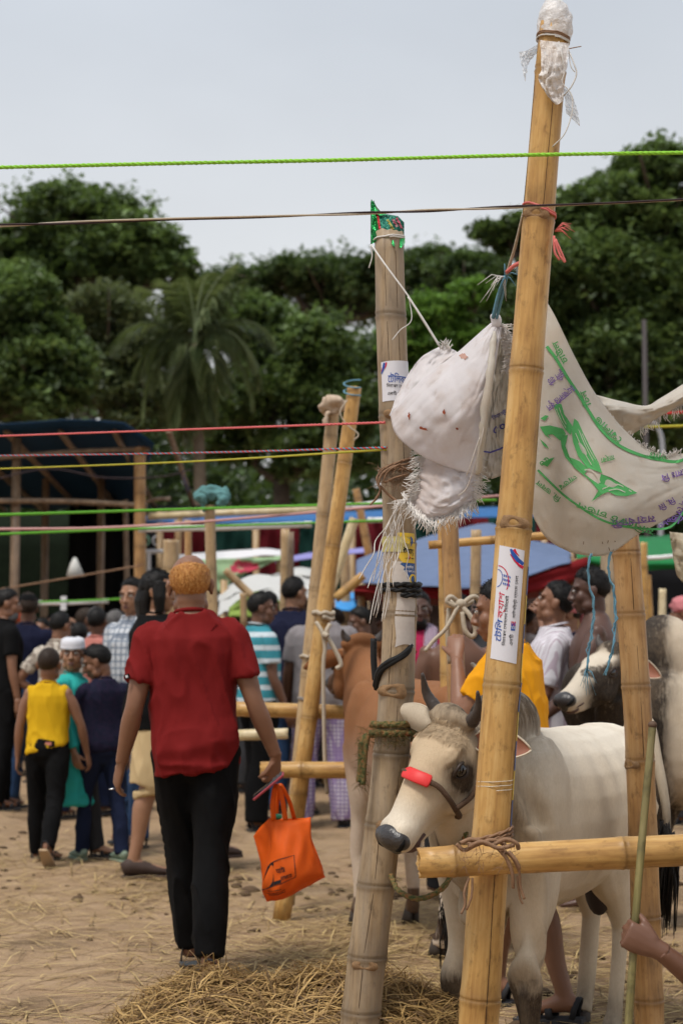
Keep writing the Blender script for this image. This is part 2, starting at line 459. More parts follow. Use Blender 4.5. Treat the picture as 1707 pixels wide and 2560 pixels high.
# ------------------------------------------------------------------ trees
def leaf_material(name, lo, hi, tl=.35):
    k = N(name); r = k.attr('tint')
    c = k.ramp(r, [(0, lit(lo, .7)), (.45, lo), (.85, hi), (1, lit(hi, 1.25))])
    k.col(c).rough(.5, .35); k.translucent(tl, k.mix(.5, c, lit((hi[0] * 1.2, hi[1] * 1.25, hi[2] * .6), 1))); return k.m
M_BARK = plain('tree_bark', (.075, .058, .045), .9, .2, .4, 6, .6)
def leaves(name, clumps, per, size, mat, parent, seed, flat=.75, droop=.3):
    rg = np.random.default_rng(seed); C = []; S = []; T = []
    for (c, r, tint) in clumps:
        n = max(6, int(per * 1.6 * rg.uniform(.6, 1.3)))
        tw = rg.normal(size=(7, 3)); tw[:, 2] += .25; tw /= np.linalg.norm(tw, axis=1)[:, None]; d = tw[rg.integers(0, 7, n)]      # leaves along a few twigs
        rad = rg.random(n) ** .6 * 1.35
        C.append(np.array(c) + (d * rad[:, None] + rg.normal(0, .24, (n, 3))) * np.array(r)); T.append(np.clip(tint + rg.normal(0, .16, n), 0, 1))
    C = np.vstack(C); T = np.concatenate(T); n = len(C)
    nr = rg.normal(size=(n, 3)); nr[:, 2] = np.abs(nr[:, 2]) + flat; nr /= np.linalg.norm(nr, axis=1)[:, None]
    a = rg.normal(size=(n, 3)); a[:, 2] -= droop; a -= nr * (a * nr).sum(1)[:, None]; a /= np.linalg.norm(a, axis=1)[:, None]
    b = np.cross(nr, a); L = size * .76 * rg.uniform(.5, 1.3, n)[:, None]; W = L * rg.uniform(.32, .6, n)[:, None]
    P = np.stack([C - a * L * .5, C + b * W * .5 + a * L * .05, C + a * L * .5 - nr * L * .12, C - b * W * .5 + a * L * .05], 1).reshape(-1, 3)
    me = bpy.data.meshes.new(name); me.vertices.add(4 * n); me.vertices.foreach_set('co', P.ravel())
    me.loops.add(4 * n); me.loops.foreach_set('vertex_index', np.arange(4 * n, dtype=np.int32))
    me.polygons.add(n); me.polygons.foreach_set('loop_start', np.arange(0, 4 * n, 4, dtype=np.int32))
    me.update(calc_edges=True); attr(me, 'tint', np.repeat(T, 4))
    return obj(name, me, mat, parent, smooth=False)
def tree(label, base, blobs, per, size, mat, seed, trunk_r=.35, cl=.22, n=60, fork=.45, kind='tree', name='broadleaf_tree', gap=.0):
    """blobs: (px, py, depth, rx px, ry px, clumps) crown masses given where the photo shows them."""
    rg = random.Random(seed); t = empty(name, base, label=label, cat=kind); B = V(base)
    clumps = []; limbs = []; Bz = B
    for (px, py, Y, rx, ry, k) in blobs:
        c = at(px, py, Y) - B; sx = rx / FL * Y; sz = ry / FL * Y
        limbs.append((c, sx, sz))
        for _ in range(int(k * 1.5)):
            while True:
                d = V((rg.gauss(0, 1), rg.gauss(0, 1), rg.gauss(.25, 1))).normalized()
                if d.z > -.75: break
            rr = rg.uniform(.5, 1.0) ** .6
            p = c + V((d.x * sx, d.y * sx * .9, d.z * sz)) * rr * rg.uniform(.8, 1.14)
            q = cl * sx * rg.uniform(.5, 1.35)
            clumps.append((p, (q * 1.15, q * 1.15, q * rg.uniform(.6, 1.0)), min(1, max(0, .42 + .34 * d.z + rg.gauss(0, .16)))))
    leaves('crown', clumps, per, size, mat, t, seed, .75)
    mb = MB(); top = min(l[0].z - l[2] * .8 for l in limbs); top = max(top, 1.5)
    mid = sum((l[0] for l in limbs), V()) / len(limbs); fk = V((mid.x * fork, mid.y * fork, top))
    mb.tube(cr([(0, 0, -.3), (fk.x * .3 + .1, fk.y * .3, top * .4), tuple(fk)], 4), [trunk_r * 1.25, trunk_r * .7], 9)
    for (c, sx, sz) in limbs:
        m_ = fk.lerp(c, .5) + V((0, 0, -sz * .2))
        mb.tube(cr([tuple(fk), tuple(m_), tuple(c)], 3), [trunk_r * .55, trunk_r * .16], 6)
        for _ in range(7):
            e_ = c + V((rg.gauss(0, .55) * sx, rg.gauss(0, .5) * sx, rg.uniform(-.2, .8) * sz)); s_ = m_.lerp(c, rg.random())
            mb.tube(cr([tuple(s_), tuple(s_.lerp(e_, .5) + V((0, 0, -.06 * sz))), tuple(e_)], 3), [trunk_r * .22, trunk_r * .05], 5)
    mb.build('trunk', M_BARK, t); return t
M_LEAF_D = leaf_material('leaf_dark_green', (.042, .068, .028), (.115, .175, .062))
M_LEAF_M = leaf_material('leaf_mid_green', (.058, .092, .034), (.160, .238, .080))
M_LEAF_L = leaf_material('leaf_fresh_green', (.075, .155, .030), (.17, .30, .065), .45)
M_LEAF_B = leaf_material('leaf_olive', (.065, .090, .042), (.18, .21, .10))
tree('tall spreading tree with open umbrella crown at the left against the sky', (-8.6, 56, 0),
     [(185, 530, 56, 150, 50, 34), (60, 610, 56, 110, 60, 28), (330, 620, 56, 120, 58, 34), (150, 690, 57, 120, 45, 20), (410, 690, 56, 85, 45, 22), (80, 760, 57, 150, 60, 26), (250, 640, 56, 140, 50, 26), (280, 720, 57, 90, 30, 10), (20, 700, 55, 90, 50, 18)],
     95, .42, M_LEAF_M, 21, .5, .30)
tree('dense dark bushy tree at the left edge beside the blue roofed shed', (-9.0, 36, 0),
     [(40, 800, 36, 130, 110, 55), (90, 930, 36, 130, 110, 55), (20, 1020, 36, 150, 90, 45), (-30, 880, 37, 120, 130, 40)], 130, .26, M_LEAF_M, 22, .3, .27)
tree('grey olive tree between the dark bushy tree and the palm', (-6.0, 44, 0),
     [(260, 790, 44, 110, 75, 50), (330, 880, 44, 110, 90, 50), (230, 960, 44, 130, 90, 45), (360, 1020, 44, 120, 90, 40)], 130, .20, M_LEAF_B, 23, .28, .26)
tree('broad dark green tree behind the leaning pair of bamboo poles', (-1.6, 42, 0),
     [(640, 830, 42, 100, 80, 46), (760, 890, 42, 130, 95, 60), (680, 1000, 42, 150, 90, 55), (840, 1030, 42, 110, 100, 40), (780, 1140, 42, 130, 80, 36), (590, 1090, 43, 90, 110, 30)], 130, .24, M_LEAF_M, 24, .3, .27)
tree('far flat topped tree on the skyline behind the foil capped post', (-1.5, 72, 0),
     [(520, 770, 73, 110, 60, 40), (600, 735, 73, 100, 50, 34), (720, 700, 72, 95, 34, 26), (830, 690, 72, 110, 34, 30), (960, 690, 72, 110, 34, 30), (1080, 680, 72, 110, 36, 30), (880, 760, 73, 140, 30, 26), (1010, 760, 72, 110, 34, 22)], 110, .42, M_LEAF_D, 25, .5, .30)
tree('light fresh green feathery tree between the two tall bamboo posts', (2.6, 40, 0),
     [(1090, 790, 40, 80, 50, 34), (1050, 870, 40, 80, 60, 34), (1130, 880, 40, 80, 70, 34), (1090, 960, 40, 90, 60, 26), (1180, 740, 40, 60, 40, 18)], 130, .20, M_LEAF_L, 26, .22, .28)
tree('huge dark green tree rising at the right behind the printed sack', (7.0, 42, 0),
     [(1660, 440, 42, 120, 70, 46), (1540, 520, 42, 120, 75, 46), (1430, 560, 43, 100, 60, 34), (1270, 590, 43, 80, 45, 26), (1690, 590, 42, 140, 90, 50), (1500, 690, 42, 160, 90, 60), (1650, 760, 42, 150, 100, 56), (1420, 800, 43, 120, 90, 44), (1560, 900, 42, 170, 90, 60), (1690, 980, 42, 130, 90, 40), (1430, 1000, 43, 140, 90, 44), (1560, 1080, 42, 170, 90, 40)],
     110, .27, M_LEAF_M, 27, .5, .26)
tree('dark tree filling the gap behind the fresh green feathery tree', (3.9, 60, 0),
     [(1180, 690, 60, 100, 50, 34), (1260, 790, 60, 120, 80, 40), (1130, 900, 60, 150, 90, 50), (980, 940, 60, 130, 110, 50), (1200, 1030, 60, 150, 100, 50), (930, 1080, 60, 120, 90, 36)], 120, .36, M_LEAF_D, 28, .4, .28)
# far wood behind the market: reads as one mass
cl_ = []; rg = random.Random(77)
for _ in range(1000):
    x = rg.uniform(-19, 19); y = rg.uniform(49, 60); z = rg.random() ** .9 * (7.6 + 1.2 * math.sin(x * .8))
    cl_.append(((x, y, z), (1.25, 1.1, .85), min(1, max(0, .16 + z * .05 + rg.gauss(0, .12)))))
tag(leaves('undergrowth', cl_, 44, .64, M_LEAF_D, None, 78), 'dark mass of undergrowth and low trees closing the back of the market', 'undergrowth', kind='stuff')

# coconut palm
def palm():
    B = V((at(490, 1000, 38).x, 38, 0)); t = empty('coconut_palm', B, label='coconut palm with long drooping fronds left of centre', cat='palm')
    top = at(488, 862, 38) - B; mb = MB()
    P = cr([(0, 0, -.2), (.12, 0, top.z * .5), tuple(top)], 22); mb.tube(P, [.17 * (1 - .35 * i / len(P)) * (1 + .05 * (i % 2)) for i in range(len(P))], 10)
    mb.build('trunk', plain('palm_bark', (.12, .095, .07), .9, .2, .3, 9, .5), t)
    m1 = leaf_material('palm_leaf', (.070, .100, .042), (.19, .23, .11), .35)
    rg = random.Random(8)
    fr = [(-95, 55), (-80, 72), (-55, 84), (-20, 88), (15, 89), (45, 86), (75, 80), (-5, 80), (110, 84), (100, 60), (-120, 35), (-150, 20), (130, 40), (160, 15), (-165, -5), (175, -10), (-30, 60), (30, 62),
          (-135, -30), (-160, -45), (120, -35), (150, -50), (60, 30), (-60, 35), (90, 10), (-100, 0), (-45, -50), (20, -55), (70, -45)]
    for az, el in fr:
        a = R(az + rg.uniform(-8, 8)); e0 = R(el); L = rg.uniform(1.7, 2.4) * (1.0 if el > 70 else .95)
        p = V(top); pts = [V(p)]; n = 14; an = e0
        h = V((math.sin(a), .55 * math.cos(a), 0))
        if h.length < .5: h = h.normalized() * .5
        for i in range(n):
            an -= (R(5.5) + R(3.2) * i / n) * (1.15 if el < 70 else .55)
            an = max(an, R(-82)); p = p + (h * math.cos(an) + V((0, 0, 1)) * math.sin(an)) * (L / n); pts.append(V(p))
        mb = MB(); tt = []; mb.tube(pts, [.035, .008], 5); tt += [.7] * len(mb.v)
        side = h.cross(V((0, 0, 1))).normalized()
        for i in range(3, n + 1):
            for k in (0, .33, .66):
                f = (i - k) / n; j = int(f * n); q = pts[min(j, n)].lerp(pts[min(j + 1, n)], f * n - j)
                d = (pts[min(j + 1, n)] - pts[max(j - 1, 0)]).normalized(); ll = .75 * math.sin(math.pi * (.12 + .8 * f)) + .1
                for s_ in (-1, 1):
                    dr = (side * s_ * .75 + d * .55 + V((0, 0, -.35 - .5 * rg.random()))).normalized()
                    e1 = q + dr * ll * .55; e2 = q + dr * ll + V((0, 0, -.28 * ll)); tn = rg.random()
                    mb.ribbon([q, e1, e2], [.04, .062, .010], d + V((0, 0, .3))); tt += [tn] * 6
        me = mb.mesh('frond'); attr(me, 'tint', tt); obj('frond', me, m1, t, smooth=False)
palm()
# ------------------------------------------------------------------ bamboo
def bamboo_material(name, lo, mid, hi, grey=0.0, stain=.6, gloss=.42):
    k = N(name); v = k.tex(scale=(1, 1, .035)); f = k.noise(v, 95, 4, .65); g = k.noise(k.tex(scale=(1, 1, .30)), 13, 4, .6)
    h = k.noise(k.tex(scale=(1, 1, .5)), 42, 5, .7)
    c = k.ramp(k.math('ADD', k.math('MULTIPLY', f, .35), k.math('MULTIPLY', g, .65)), [(.36, lo), (.50, mid), (.62, hi)])
    c = k.mix(k.rng(h, .54, .72, 0, .75), c, lit(lo, .55))
    if grey: c = k.mix(k.rng(k.noise(k.tex(scale=(1, 1, .12)), 24, 4), .4, .65, 0, grey), c, (.30, .245, .185))
    nd = k.attr('node')
    c = k.mix(k.math('MULTIPLY', nd, stain), c, lit(lo, .42))
    k.col(c).rough(gloss, .4)
    k.bump(k.math('ADD', k.math('MULTIPLY', f, .6), k.math('MULTIPLY', h, .3)), .22, .004); return k.m
B_YEL = bamboo_material('bamboo_straw_yellow', (.30, .150, .042), (.50, .285, .088), (.60, .385, .150))
B_GRY = bamboo_material('bamboo_weathered', (.20, .13, .070), (.36, .255, .145), (.46, .345, .22), .6, .75, .55)
B_BRN = bamboo_material('bamboo_brown', (.22, .105, .032), (.40, .215, .075), (.50, .30, .125), .15, .6)
B_TAN = bamboo_material('bamboo_tan', (.29, .175, .075), (.44, .29, .14), (.55, .39, .21), .3, .55)
B_PAL = bamboo_material('bamboo_pale', (.50, .38, .20), (.64, .52, .31), (.72, .62, .42), .1, .4)
B_DRK = bamboo_material('bamboo_dark', (.10, .062, .035), (.19, .12, .07), (.28, .19, .12), .3, .5)
M_DARK = plain('dark_split', (.07, .04, .022), .9, .2)
class Pole: pass
def bamboo(label, a, b, r0, r1, mat, nodes=None, spacing=.36, seed=0, bend=0.0, segs=18, name='bamboo_pole', group=None, tip=None, cat='bamboo pole', hollow=True, oval=.03):
    """a: foot, b: top (world points). nodes: photo rows of the joints."""
    a, b = V(a), V(b); L = (b - a).length; Z = (b - a).normalized()
    X = V((1, 0, 0)) if abs(Z.x) < .8 else V((0, 0, 1))
    X = (X - Z * X.dot(Z)).normalized(); Y = Z.cross(X)
    M = Matrix((( X.x, Y.x, Z.x, a.x), (X.y, Y.y, Z.y, a.y), (X.z, Y.z, Z.z, a.z), (0, 0, 0, 1)))
    rg = random.Random(seed * 7 + 1)
    if nodes is None:
        nodes = []; z = rg.uniform(.3, .9) * spacing
        while z < L: nodes.append(z); z += spacing * rg.uniform(.85, 1.15)
    zs = {0.0, L}
    for z in nodes:
        for d in (-.055, -.022, -.010, -.004, .0, .004, .009, .014, .03, .07):
            if 0 < z + d < L: zs.add(z + d)
    z = 0
    while z < L: zs.add(z); z += .09
    zs = sorted(zs)
    ph = rg.random() * 6; P = Pole(); P.M = M; P.L = L; P.nodes = nodes
    def axis(z): s_ = z / L; return V((bend * math.sin(math.pi * s_) + .12 * bend * math.sin(9 * s_ + ph), .4 * bend * math.sin(2.2 * s_ + ph) * s_, z))
    def rad(z):
        r = r0 + (r1 - r0) * z / L; k = 0
        for q in nodes:
            d = z - q
            if abs(d) < .08:
                k += .050 * math.exp(-((d + .004) / .006) ** 2) + .030 * math.exp(-((d - .010) / .005) ** 2) - .035 * math.exp(-((d - .003) / .003) ** 2) + .03 * math.exp(-(d / .04) ** 2)
        return r * (1 + k)
    P.axis, P.rad, P.oval, P.ph = axis, rad, oval, ph
    vs = []; nd = []; fs = []
    jag = [rg.uniform(-.6, .4) * r1 for _ in range(segs)]
    for i, z in enumerate(zs):
        c = axis(z); r = rad(z); q = max([math.exp(-abs(z - n_) / (.012 if z < n_ else .03)) for n_ in nodes] + [0])
        for j in range(segs):
            an = 2 * math.pi * j / segs; rr = r * (1 + oval * math.cos(2 * an + ph) + .012 * math.sin(3 * an + z * 3))
            zz = 0
            if i == len(zs) - 1 and hollow: zz = jag[j] * .25
            if i == 0 and hollow: zz = jag[-j] * .25
            vs.append(c + V((rr * math.cos(an), rr * math.sin(an), zz))); nd.append(q)
    k = len(zs)
    for i in range(k - 1):
        for j in range(segs): fs.append((i * segs + j, i * segs + (j + 1) % segs, (i + 1) * segs + (j + 1) % segs, (i + 1) * segs + j))
    for end, sgn in ((0, 1), (k - 1, -1)):                                  # hollow ends with a real wall
        o = len(vs); z = zs[end]; c = axis(z)
        for dz, f in ((0, .72), (.06 * sgn, .70)):
            for j in range(segs):
                an = 2 * math.pi * j / segs; r = rad(z) * f
                vs.append(c + V((r * math.cos(an), r * math.sin(an), dz + (jag[j] * .2 if dz == 0 and hollow else 0)))); nd.append(.25 if dz == 0 else 1.3)
        for j in range(segs):
            j2 = (j + 1) % segs; q = [end * segs + j, end * segs + j2, o + j2, o + j]; q2 = [o + j, o + j2, o + segs + j2, o + segs + j]
            fs.append(tuple(q if sgn < 0 else q[::-1])); fs.append(tuple(q2 if sgn < 0 else q2[::-1]))
        fs.append(tuple(o + segs + j for j in range(segs)) if sgn < 0 else tuple(o + segs + j for j in range(segs - 1, -1, -1)))
    me = bpy.data.meshes.new(name); me.from_pydata([tuple(v) for v in vs], [], fs); me.update(); attr(me, 'node', nd)
    o = obj(name, me, mat, None, True, M); tag(o, label, cat, group); P.o = o
    return P
def on(P, ang, z, lift=0.0):
    """point on a pole's skin (pole coordinates): ang 0 faces the camera, + to the right."""
    c = P.axis(z); an = ang - math.pi / 2; r = P.rad(z) * (1 + P.oval * math.cos(2 * an + P.ph) + .012 * math.sin(3 * an + z * 3)) + lift
    return V((c.x + r * math.sin(ang), c.y - r * math.cos(ang), z))
def rowz(P, a, b, py):
    """height along a pole drawn from photo point a to b (same depth) of photo row py"""
    return P.L * (a[1] - py) / (a[1] - b[1])
def knot(P, z, ang, s=.022, mat=None):
    mb = MB(); c = on(P, ang, z, -.004); n = V((math.sin(ang), -math.cos(ang), 0)); t = V((math.cos(ang), math.sin(ang), 0))
    rot = Matrix((( t.x, 0, n.x), (t.y, 0, n.y), (t.z, 1, n.z)))
    for i, (r, h) in enumerate(((1.0, .0), (.8, .5), (.55, .62), (.38, .35))): pass
    rings = [(1.3, -.22), (1.0, .08), (.72, .20), (.5, .17), (.34, .02), (.1, -.05)]; n_ = 16; vs = []; fs = []
    for r, h in rings:
        for j in range(n_):
            an = 2 * math.pi * j / n_; w = 1 + .12 * math.sin(3 * an + z * 9)
            vs.append(c + rot @ V((s * 1.35 * r * w * math.cos(an), s * .8 * r * w * math.sin(an), s * h)))
    for i in range(len(rings) - 1):
        for j in range(n_): fs.append((i * n_ + j, i * n_ + (j + 1) % n_, (i + 1) * n_ + (j + 1) % n_, (i + 1) * n_ + j))
    fs.append(tuple((len(rings) - 1) * n_ + j for j in range(n_)))
    mb.add(vs, fs); return mb.build('branch_knot', mat or K_KNOT, P.o)
K_KNOT = plain('knot_wood', (.24, .145, .075), .85, .2, .5, 90, .5)
def crack(P, pts, w=.0009):
    mb = MB(); mb.tube([on(P, a_, z, -.0003) for a_, z in pts], w, 5); return mb.build('split_line', M_DARK, P.o)
def patch(P, name, mat, a0, a1, z0, z1, lift=.0012, na=10, nz=8, shear=0.0, fn=None, parent=None):
    mb = MB()
    def f(u, v):
        a_ = a0 + (a1 - a0) * u; z = z0 + (z1 - z0) * v + shear * (u - .5)
        if fn: a_, z = fn(u, v, a_, z)
        return on(P, a_, z, lift)
    mb.grid(na, nz, f); return mb.build(name, mat, parent or P.o)
def wrap_shape(P, vs2, fs, name, mat, parent, lift=.002):
    """flat 2D print (metres: x round the pole, y up it) laid on the pole's skin"""
    mb = MB(); mb.add([on(P, x / P.rad(y), y, lift) for x, y in vs2], fs)
    if parent is not P.o: pass
    return mb.build(name, mat, parent, smooth=False)
def place2(s, x, y, h, rot=0.0, bold=0.0, sx=1.0, fit=None, slant=0.0):
    vs, fs = textmesh(s, bold)
    x0 = min(v[0] for v in vs); w = max(v[0] for v in vs) - x0
    kx = (fit / w) if fit else h * sx
    c, q = math.cos(rot), math.sin(rot); out = []
    for (a_, b_) in vs:
        u, v = (a_ - x0 + slant * b_) * kx, b_ * h; out.append((x + u * c - v * q, y + u * q + v * c))
    return out, fs
def strip2(pts, w):
    n = len(pts); vs = []
    for i, p in enumerate(pts):
        a_ = pts[max(i - 1, 0)]; b_ = pts[min(i + 1, n - 1)]; d = (b_[0] - a_[0], b_[1] - a_[1]); L = math.hypot(*d) or 1
        ww = w[i] if isinstance(w, (list, tuple)) else w
        vs += [(p[0] - d[1] / L * ww / 2, p[1] + d[0] / L * ww / 2), (p[0] + d[1] / L * ww / 2, p[1] - d[0] / L * ww / 2)]
    return vs, [(2 * i, 2 * i + 1, 2 * i + 3, 2 * i + 2) for i in range(n - 1)]
I_BLUE = plain('ink_blue', (.02, .085, .36), .5, .3, .05); I_RED = plain('ink_red', (.55, .015, .05), .5, .3, .05); I_BLACK = plain('ink_black', (.012, .012, .014), .5, .3, .05)
M_PAPER = plain('sticker_paper', (.66, .65, .69), .35, .5, .03, 8); M_TORN = plain('torn_paper', (.55, .50, .46), .9, .2, .12, 70, .3)
I_YEL = plain('ink_yellow', (.72, .50, .05), .45, .4, .06); I_NAVY = plain('ink_navy', (.035, .10, .30), .45, .4, .06); I_WHITE = plain('ink_white', (.72, .72, .74), .5, .3, .04)

# --- the tall yellow post in front
def post(label, fa, fb, Y0, Y1, r0, r1, mat, rows, seed, **kw):
    a, b = at(*fa, Y0), at(*fb, Y1); L = (b - a).length
    nodes = sorted(L * (fa[1] - r) / (fa[1] - fb[1]) for r in rows)
    P = bamboo(label, a, b, r0, r1, mat, nodes, seed=seed, segs=30, name='bamboo_post', cat='bamboo post', **kw)
    P.z = lambda py: P.L * (fa[1] - py) / (fa[1] - fb[1]); return P
PF = post('tall straw yellow bamboo post in front, plastic bag on its top', (1177, 2834), (1385, 62), 4.6, 4.6, .0535, .0405, B_YEL, [185, 571, 958, 1357, 1747, 2135, 2513], 3, bend=-.008)
knot(PF, PF.z(562), -.25, .021); knot(PF, PF.z(1345), -.15, .023)
crack(PF, [(.28, PF.z(250)), (.26, PF.z(330)), (.22, PF.z(420)), (.2, PF.z(500)), (.16, PF.z(556))])
crack(PF, [(.28, PF.z(2180)), (.26, PF.z(2280)), (.30, PF.z(2400)), (.27, PF.z(2520)), (.3, PF.z(2600))], .0012)
crack(PF, [(-1.35, PF.z(200)), (-1.36, PF.z(400)), (-1.38, PF.z(560))])
PL = post('weathered grey brown bamboo post with green foil packet on its top', (884, 2718), (973, 585), 5.12, 5.12, .061, .0455, B_GRY, [803, 1057, 1217, 1373, 1554, 1744, 1902, 2076, 2224, 2400, 2535], 4, bend=.072)
knot(PL, PL.z(1744), -.25, .026); knot(PL, PL.z(2080), .35, .026); knot(PL, PL.z(1057), .1, .022); knot(PL, PL.z(2412), -.1, .022)
crack(PL, [(-.32, PL.z(600)), (-.33, PL.z(700)), (-.28, PL.z(800)), (-.25, PL.z(920))]); crack(PL, [(.4, PL.z(640)), (.42, PL.z(800)), (.45, PL.z(925)), (.42, PL.z(1100)), (.4, PL.z(1260))])
crack(PL, [(.1, PL.z(1690)), (.08, PL.z(1800)), (.15, PL.z(1890))]); crack(PL, [(-.2, PL.z(2090)), (-.1, PL.z(2220)), (-.2, PL.z(2380)), (-.15, PL.z(2560))])
crack(PL, [(-.5, PL.z(1480)), (-.45, PL.z(1600)), (-.5, PL.z(1730))]); crack(PL, [(.55, PL.z(1800)), (.5, PL.z(1960)), (.55, PL.z(2060))])
PR = post('orange brown bamboo post at the right between the bull and the hand', (1624, 2658), (1561, 1320), 5.42, 5.42, .047, .0435, B_BRN, [1384, 1541, 1721, 1909, 2103, 2300, 2504], 5, bend=.012)
crack(PR, [(.1, PR.z(1400)), (.05, PR.z(1530))]); crack(PR, [(.1, PR.z(1620)), (.12, PR.z(1780)), (.1, PR.z(1900))]); knot(PR, PR.z(1917), -1.0, .02)
RA = bamboo('straw yellow bamboo rail lashed across the front of the pen', at(1047, 2157, 4.49), at(1990, 2112, 4.55), .0385, .042, B_YEL, nodes=[.095, .545, .93], seed=6, segs=26, name='bamboo_rail', cat='bamboo rail')

# --- poles further back
def pole(label, fx, fy, tx, ty, Y, r0, r1, mat, seed, Yt=None, **kw):
    kw.setdefault('group', 'bamboo poles and rails of the market')
    return bamboo(label, at(fx, fy, Y), at(tx, ty, Yt or Y), r0, r1, mat, seed=seed, **kw)
PA = pole('greyish bamboo pole, left one of the leaning pair, rag on its tip', 716, 2260, 834, 1012, 8.75, .042, .033, B_TAN, 11, spacing=.42)
PB = pole('yellow bamboo pole, right one of the leaning pair, split dark tip', 704, 2297, 886, 968, 8.30, .043, .034, B_YEL, 12, spacing=.42)
pole('upper bamboo rail passing behind the leaning pair of poles', 575, 1772, 905, 1782, 8.98, .041, .038, B_YEL, 13, name='bamboo_rail', cat='bamboo rail', spacing=.30)
P2 = pole('lower bamboo rail with sharpened end lashed to the leaning pair', 652, 1924, 892, 1926, 8.17, .038, .040, B_YEL, 14, name='bamboo_rail', cat='bamboo rail', spacing=.36)
pole('short bamboo beam seen low behind the leaning pair of poles', 590, 1838, 720, 1834, 9.6, .03, .03, B_PAL, 44, name='bamboo_rail', cat='bamboo rail', spacing=.36)
PT = pole('bamboo post topped with a knotted teal cloth behind the red shirt', 549, 2164, 524, 1262, 10.2, .037, .032, B_TAN, 15)
pole('brown bamboo post just left of the teal topped post', 480, 2044, 470, 1300, 13.0, .032, .028, B_BRN, 16)
pole('squat pale bamboo stump left of the teal topped post', 432, 1990, 428, 1350, 14.5, .075, .07, B_TAN, 45)
PS = pole('tall double bamboo post of the blue roofed shed', 352, 1925, 350, 1118, 17.9, .07, .06, B_BRN, 17, spacing=.5)
pole('thin bamboo pole left of the shed post, leaning', 325, 1880, 314, 1250, 20.5, .035, .03, B_DRK, 46, spacing=.5)
pole('thin upright bamboo pole beside the white door frame', 456, 1870, 444, 1300, 21, .04, .035, B_TAN, 18)
pole('second thin bamboo pole beside the white door frame', 420, 1880, 452, 1290, 22, .04, .035, B_TAN, 19)
pole('tan bamboo pole behind the striped polo shirt, left of the navy polo', 706, 2020, 713, 1322, 13.6, .042, .036, B_TAN, 20)
pole('dark bamboo pole touching the tan pole behind the navy polo', 730, 2010, 724, 1330, 14, .035, .033, B_DRK, 21)
pole('slanting bamboo strut in front of the lime green awning', 642, 1502, 563, 1425, 15, .036, .032, B_TAN, 22)
pole('pale peeled bamboo strut leaning right behind the leaning pair', 826, 1475, 886, 1296, 12, .036, .034, B_PAL, 23)
pole('reddish thin bamboo pole leaning left beside the pale strut', 940, 1480, 890, 1222, 16, .042, .036, B_BRN, 24)
pole('short slanting bamboo strut above the small bright blue tarpaulin', 838, 1496, 908, 1438, 13, .036, .034, B_YEL, 25)
pole('upright bamboo pole behind the small bright blue tarpaulin', 868, 1930, 863, 1390, 17, .052, .045, B_TAN, 26)
pole('tiny bamboo stake in front of the white arched awning', 610, 1570, 608, 1482, 14.5, .03, .03, B_TAN, 47)
PC = pole('golden bamboo post with a bowed rope knot behind the foil capped post', 1172, 2466, 1122, 1270, 6.6, .040, .033, B_BRN, 27, spacing=.42)
pole('thin golden bamboo post close behind the rope knotted post', 1128, 2380, 1108, 1300, 7.3, .03, .026, B_YEL, 28)
pole('slim bamboo crossbar running behind the tall front post', 1072, 1363, 1425, 1334, 7.2, .019, .018, B_YEL, 29, name='bamboo_rail', cat='bamboo rail', spacing=.5)
pole('grey bamboo upright under the slim crossbar before the blue tarpaulin', 1178, 2160, 1190, 1325, 10.3, .035, .032, B_TAN, 30)
pole('short pale stump of bamboo right of the white striped shirt man', 1440, 2000, 1445, 1398, 14.5, .05, .045, B_TAN, 31)
pole('short pale stump of bamboo above the white striped shirt man', 1360, 2000, 1362, 1412, 14.8, .045, .04, B_TAN, 32)
pole('tall thin bamboo pole right of the orange brown post', 1612, 1990, 1608, 1356, 14, .036, .03, B_YEL, 33)
pole('leaning thin bamboo pole right of the orange brown post', 1648, 1990, 1620, 1438, 14.2, .025, .022, B_YEL, 34)
pole('pointed pale bamboo stake at the far right pen', 1646, 1990, 1655, 1472, 13.6, .052, .03, B_PAL, 35)
pole('far bamboo rail of the pen at the right', 1590, 1556, 1760, 1546, 14.4, .035, .035, B_YEL, 36, name='bamboo_rail', cat='bamboo rail')
pole('grey thick bamboo post half hidden by the orange brown post', 1520, 2040, 1524, 1250, 9.4, .055, .05, B_GRY, 37)

# --- stickers, posters on the posts (flat print)
def bank_sticker(P, zmid, hlen, a_mid, half_w, rot90, label):
    r = P.rad(zmid); st = patch(P, 'sticker', M_PAPER, a_mid - half_w / r, a_mid + half_w / r, zmid - hlen / 2, zmid + hlen / 2, .0014, 12, 12, shear=-.010 if rot90 else .012)
    st['label'] = label
    def put(vs, fs, mat, name='print'):
        wrap_shape(P, vs, fs, name, mat, P.o if False else st, .0024)
    return st, put
zs0 = PF.z(1548); H_ = PF.z(1408) - PF.z(1688)
# front: writing runs up the post
st, put = bank_sticker(PF, zs0, H_, -.12, .0375, True, 'white printed sticker with blue and red writing running up the post')
x0 = -.12 * PF.rad(zs0) - .0375; z0 = zs0 - H_ / 2
def up(s, x, z, h, fit, mat, bold=0, slant=0): put(*place2(s, x, z, h, math.pi / 2, bold, 1, fit, slant), mat)
up('েটিল', x0 + .0265, z0 + .050, .021, .060, I_BLUE, .01, .2); up('ক্যাশ', x0 + .0265, z0 + .113, .021, .070, I_RED, .012, .2)
up('িনরাপদ েলনেদন িনিমেষই', x0 + .0385, z0 + .042, .0105, .135, I_BLACK, .008); up('একিট', x0 + .059, z0 + .044, .0125, .030, I_BLACK, .008)
up('ES', x0 + .062, z0 + .084, .016, .022, I_BLUE, .03); up('E', x0 + .062, z0 + .097, .016, .012, I_RED, .05)
up('সাউথইস্ট ব্যাংক েসবা', x0 + .061, z0 + .118, .0115, .115, I_BLACK, .008)
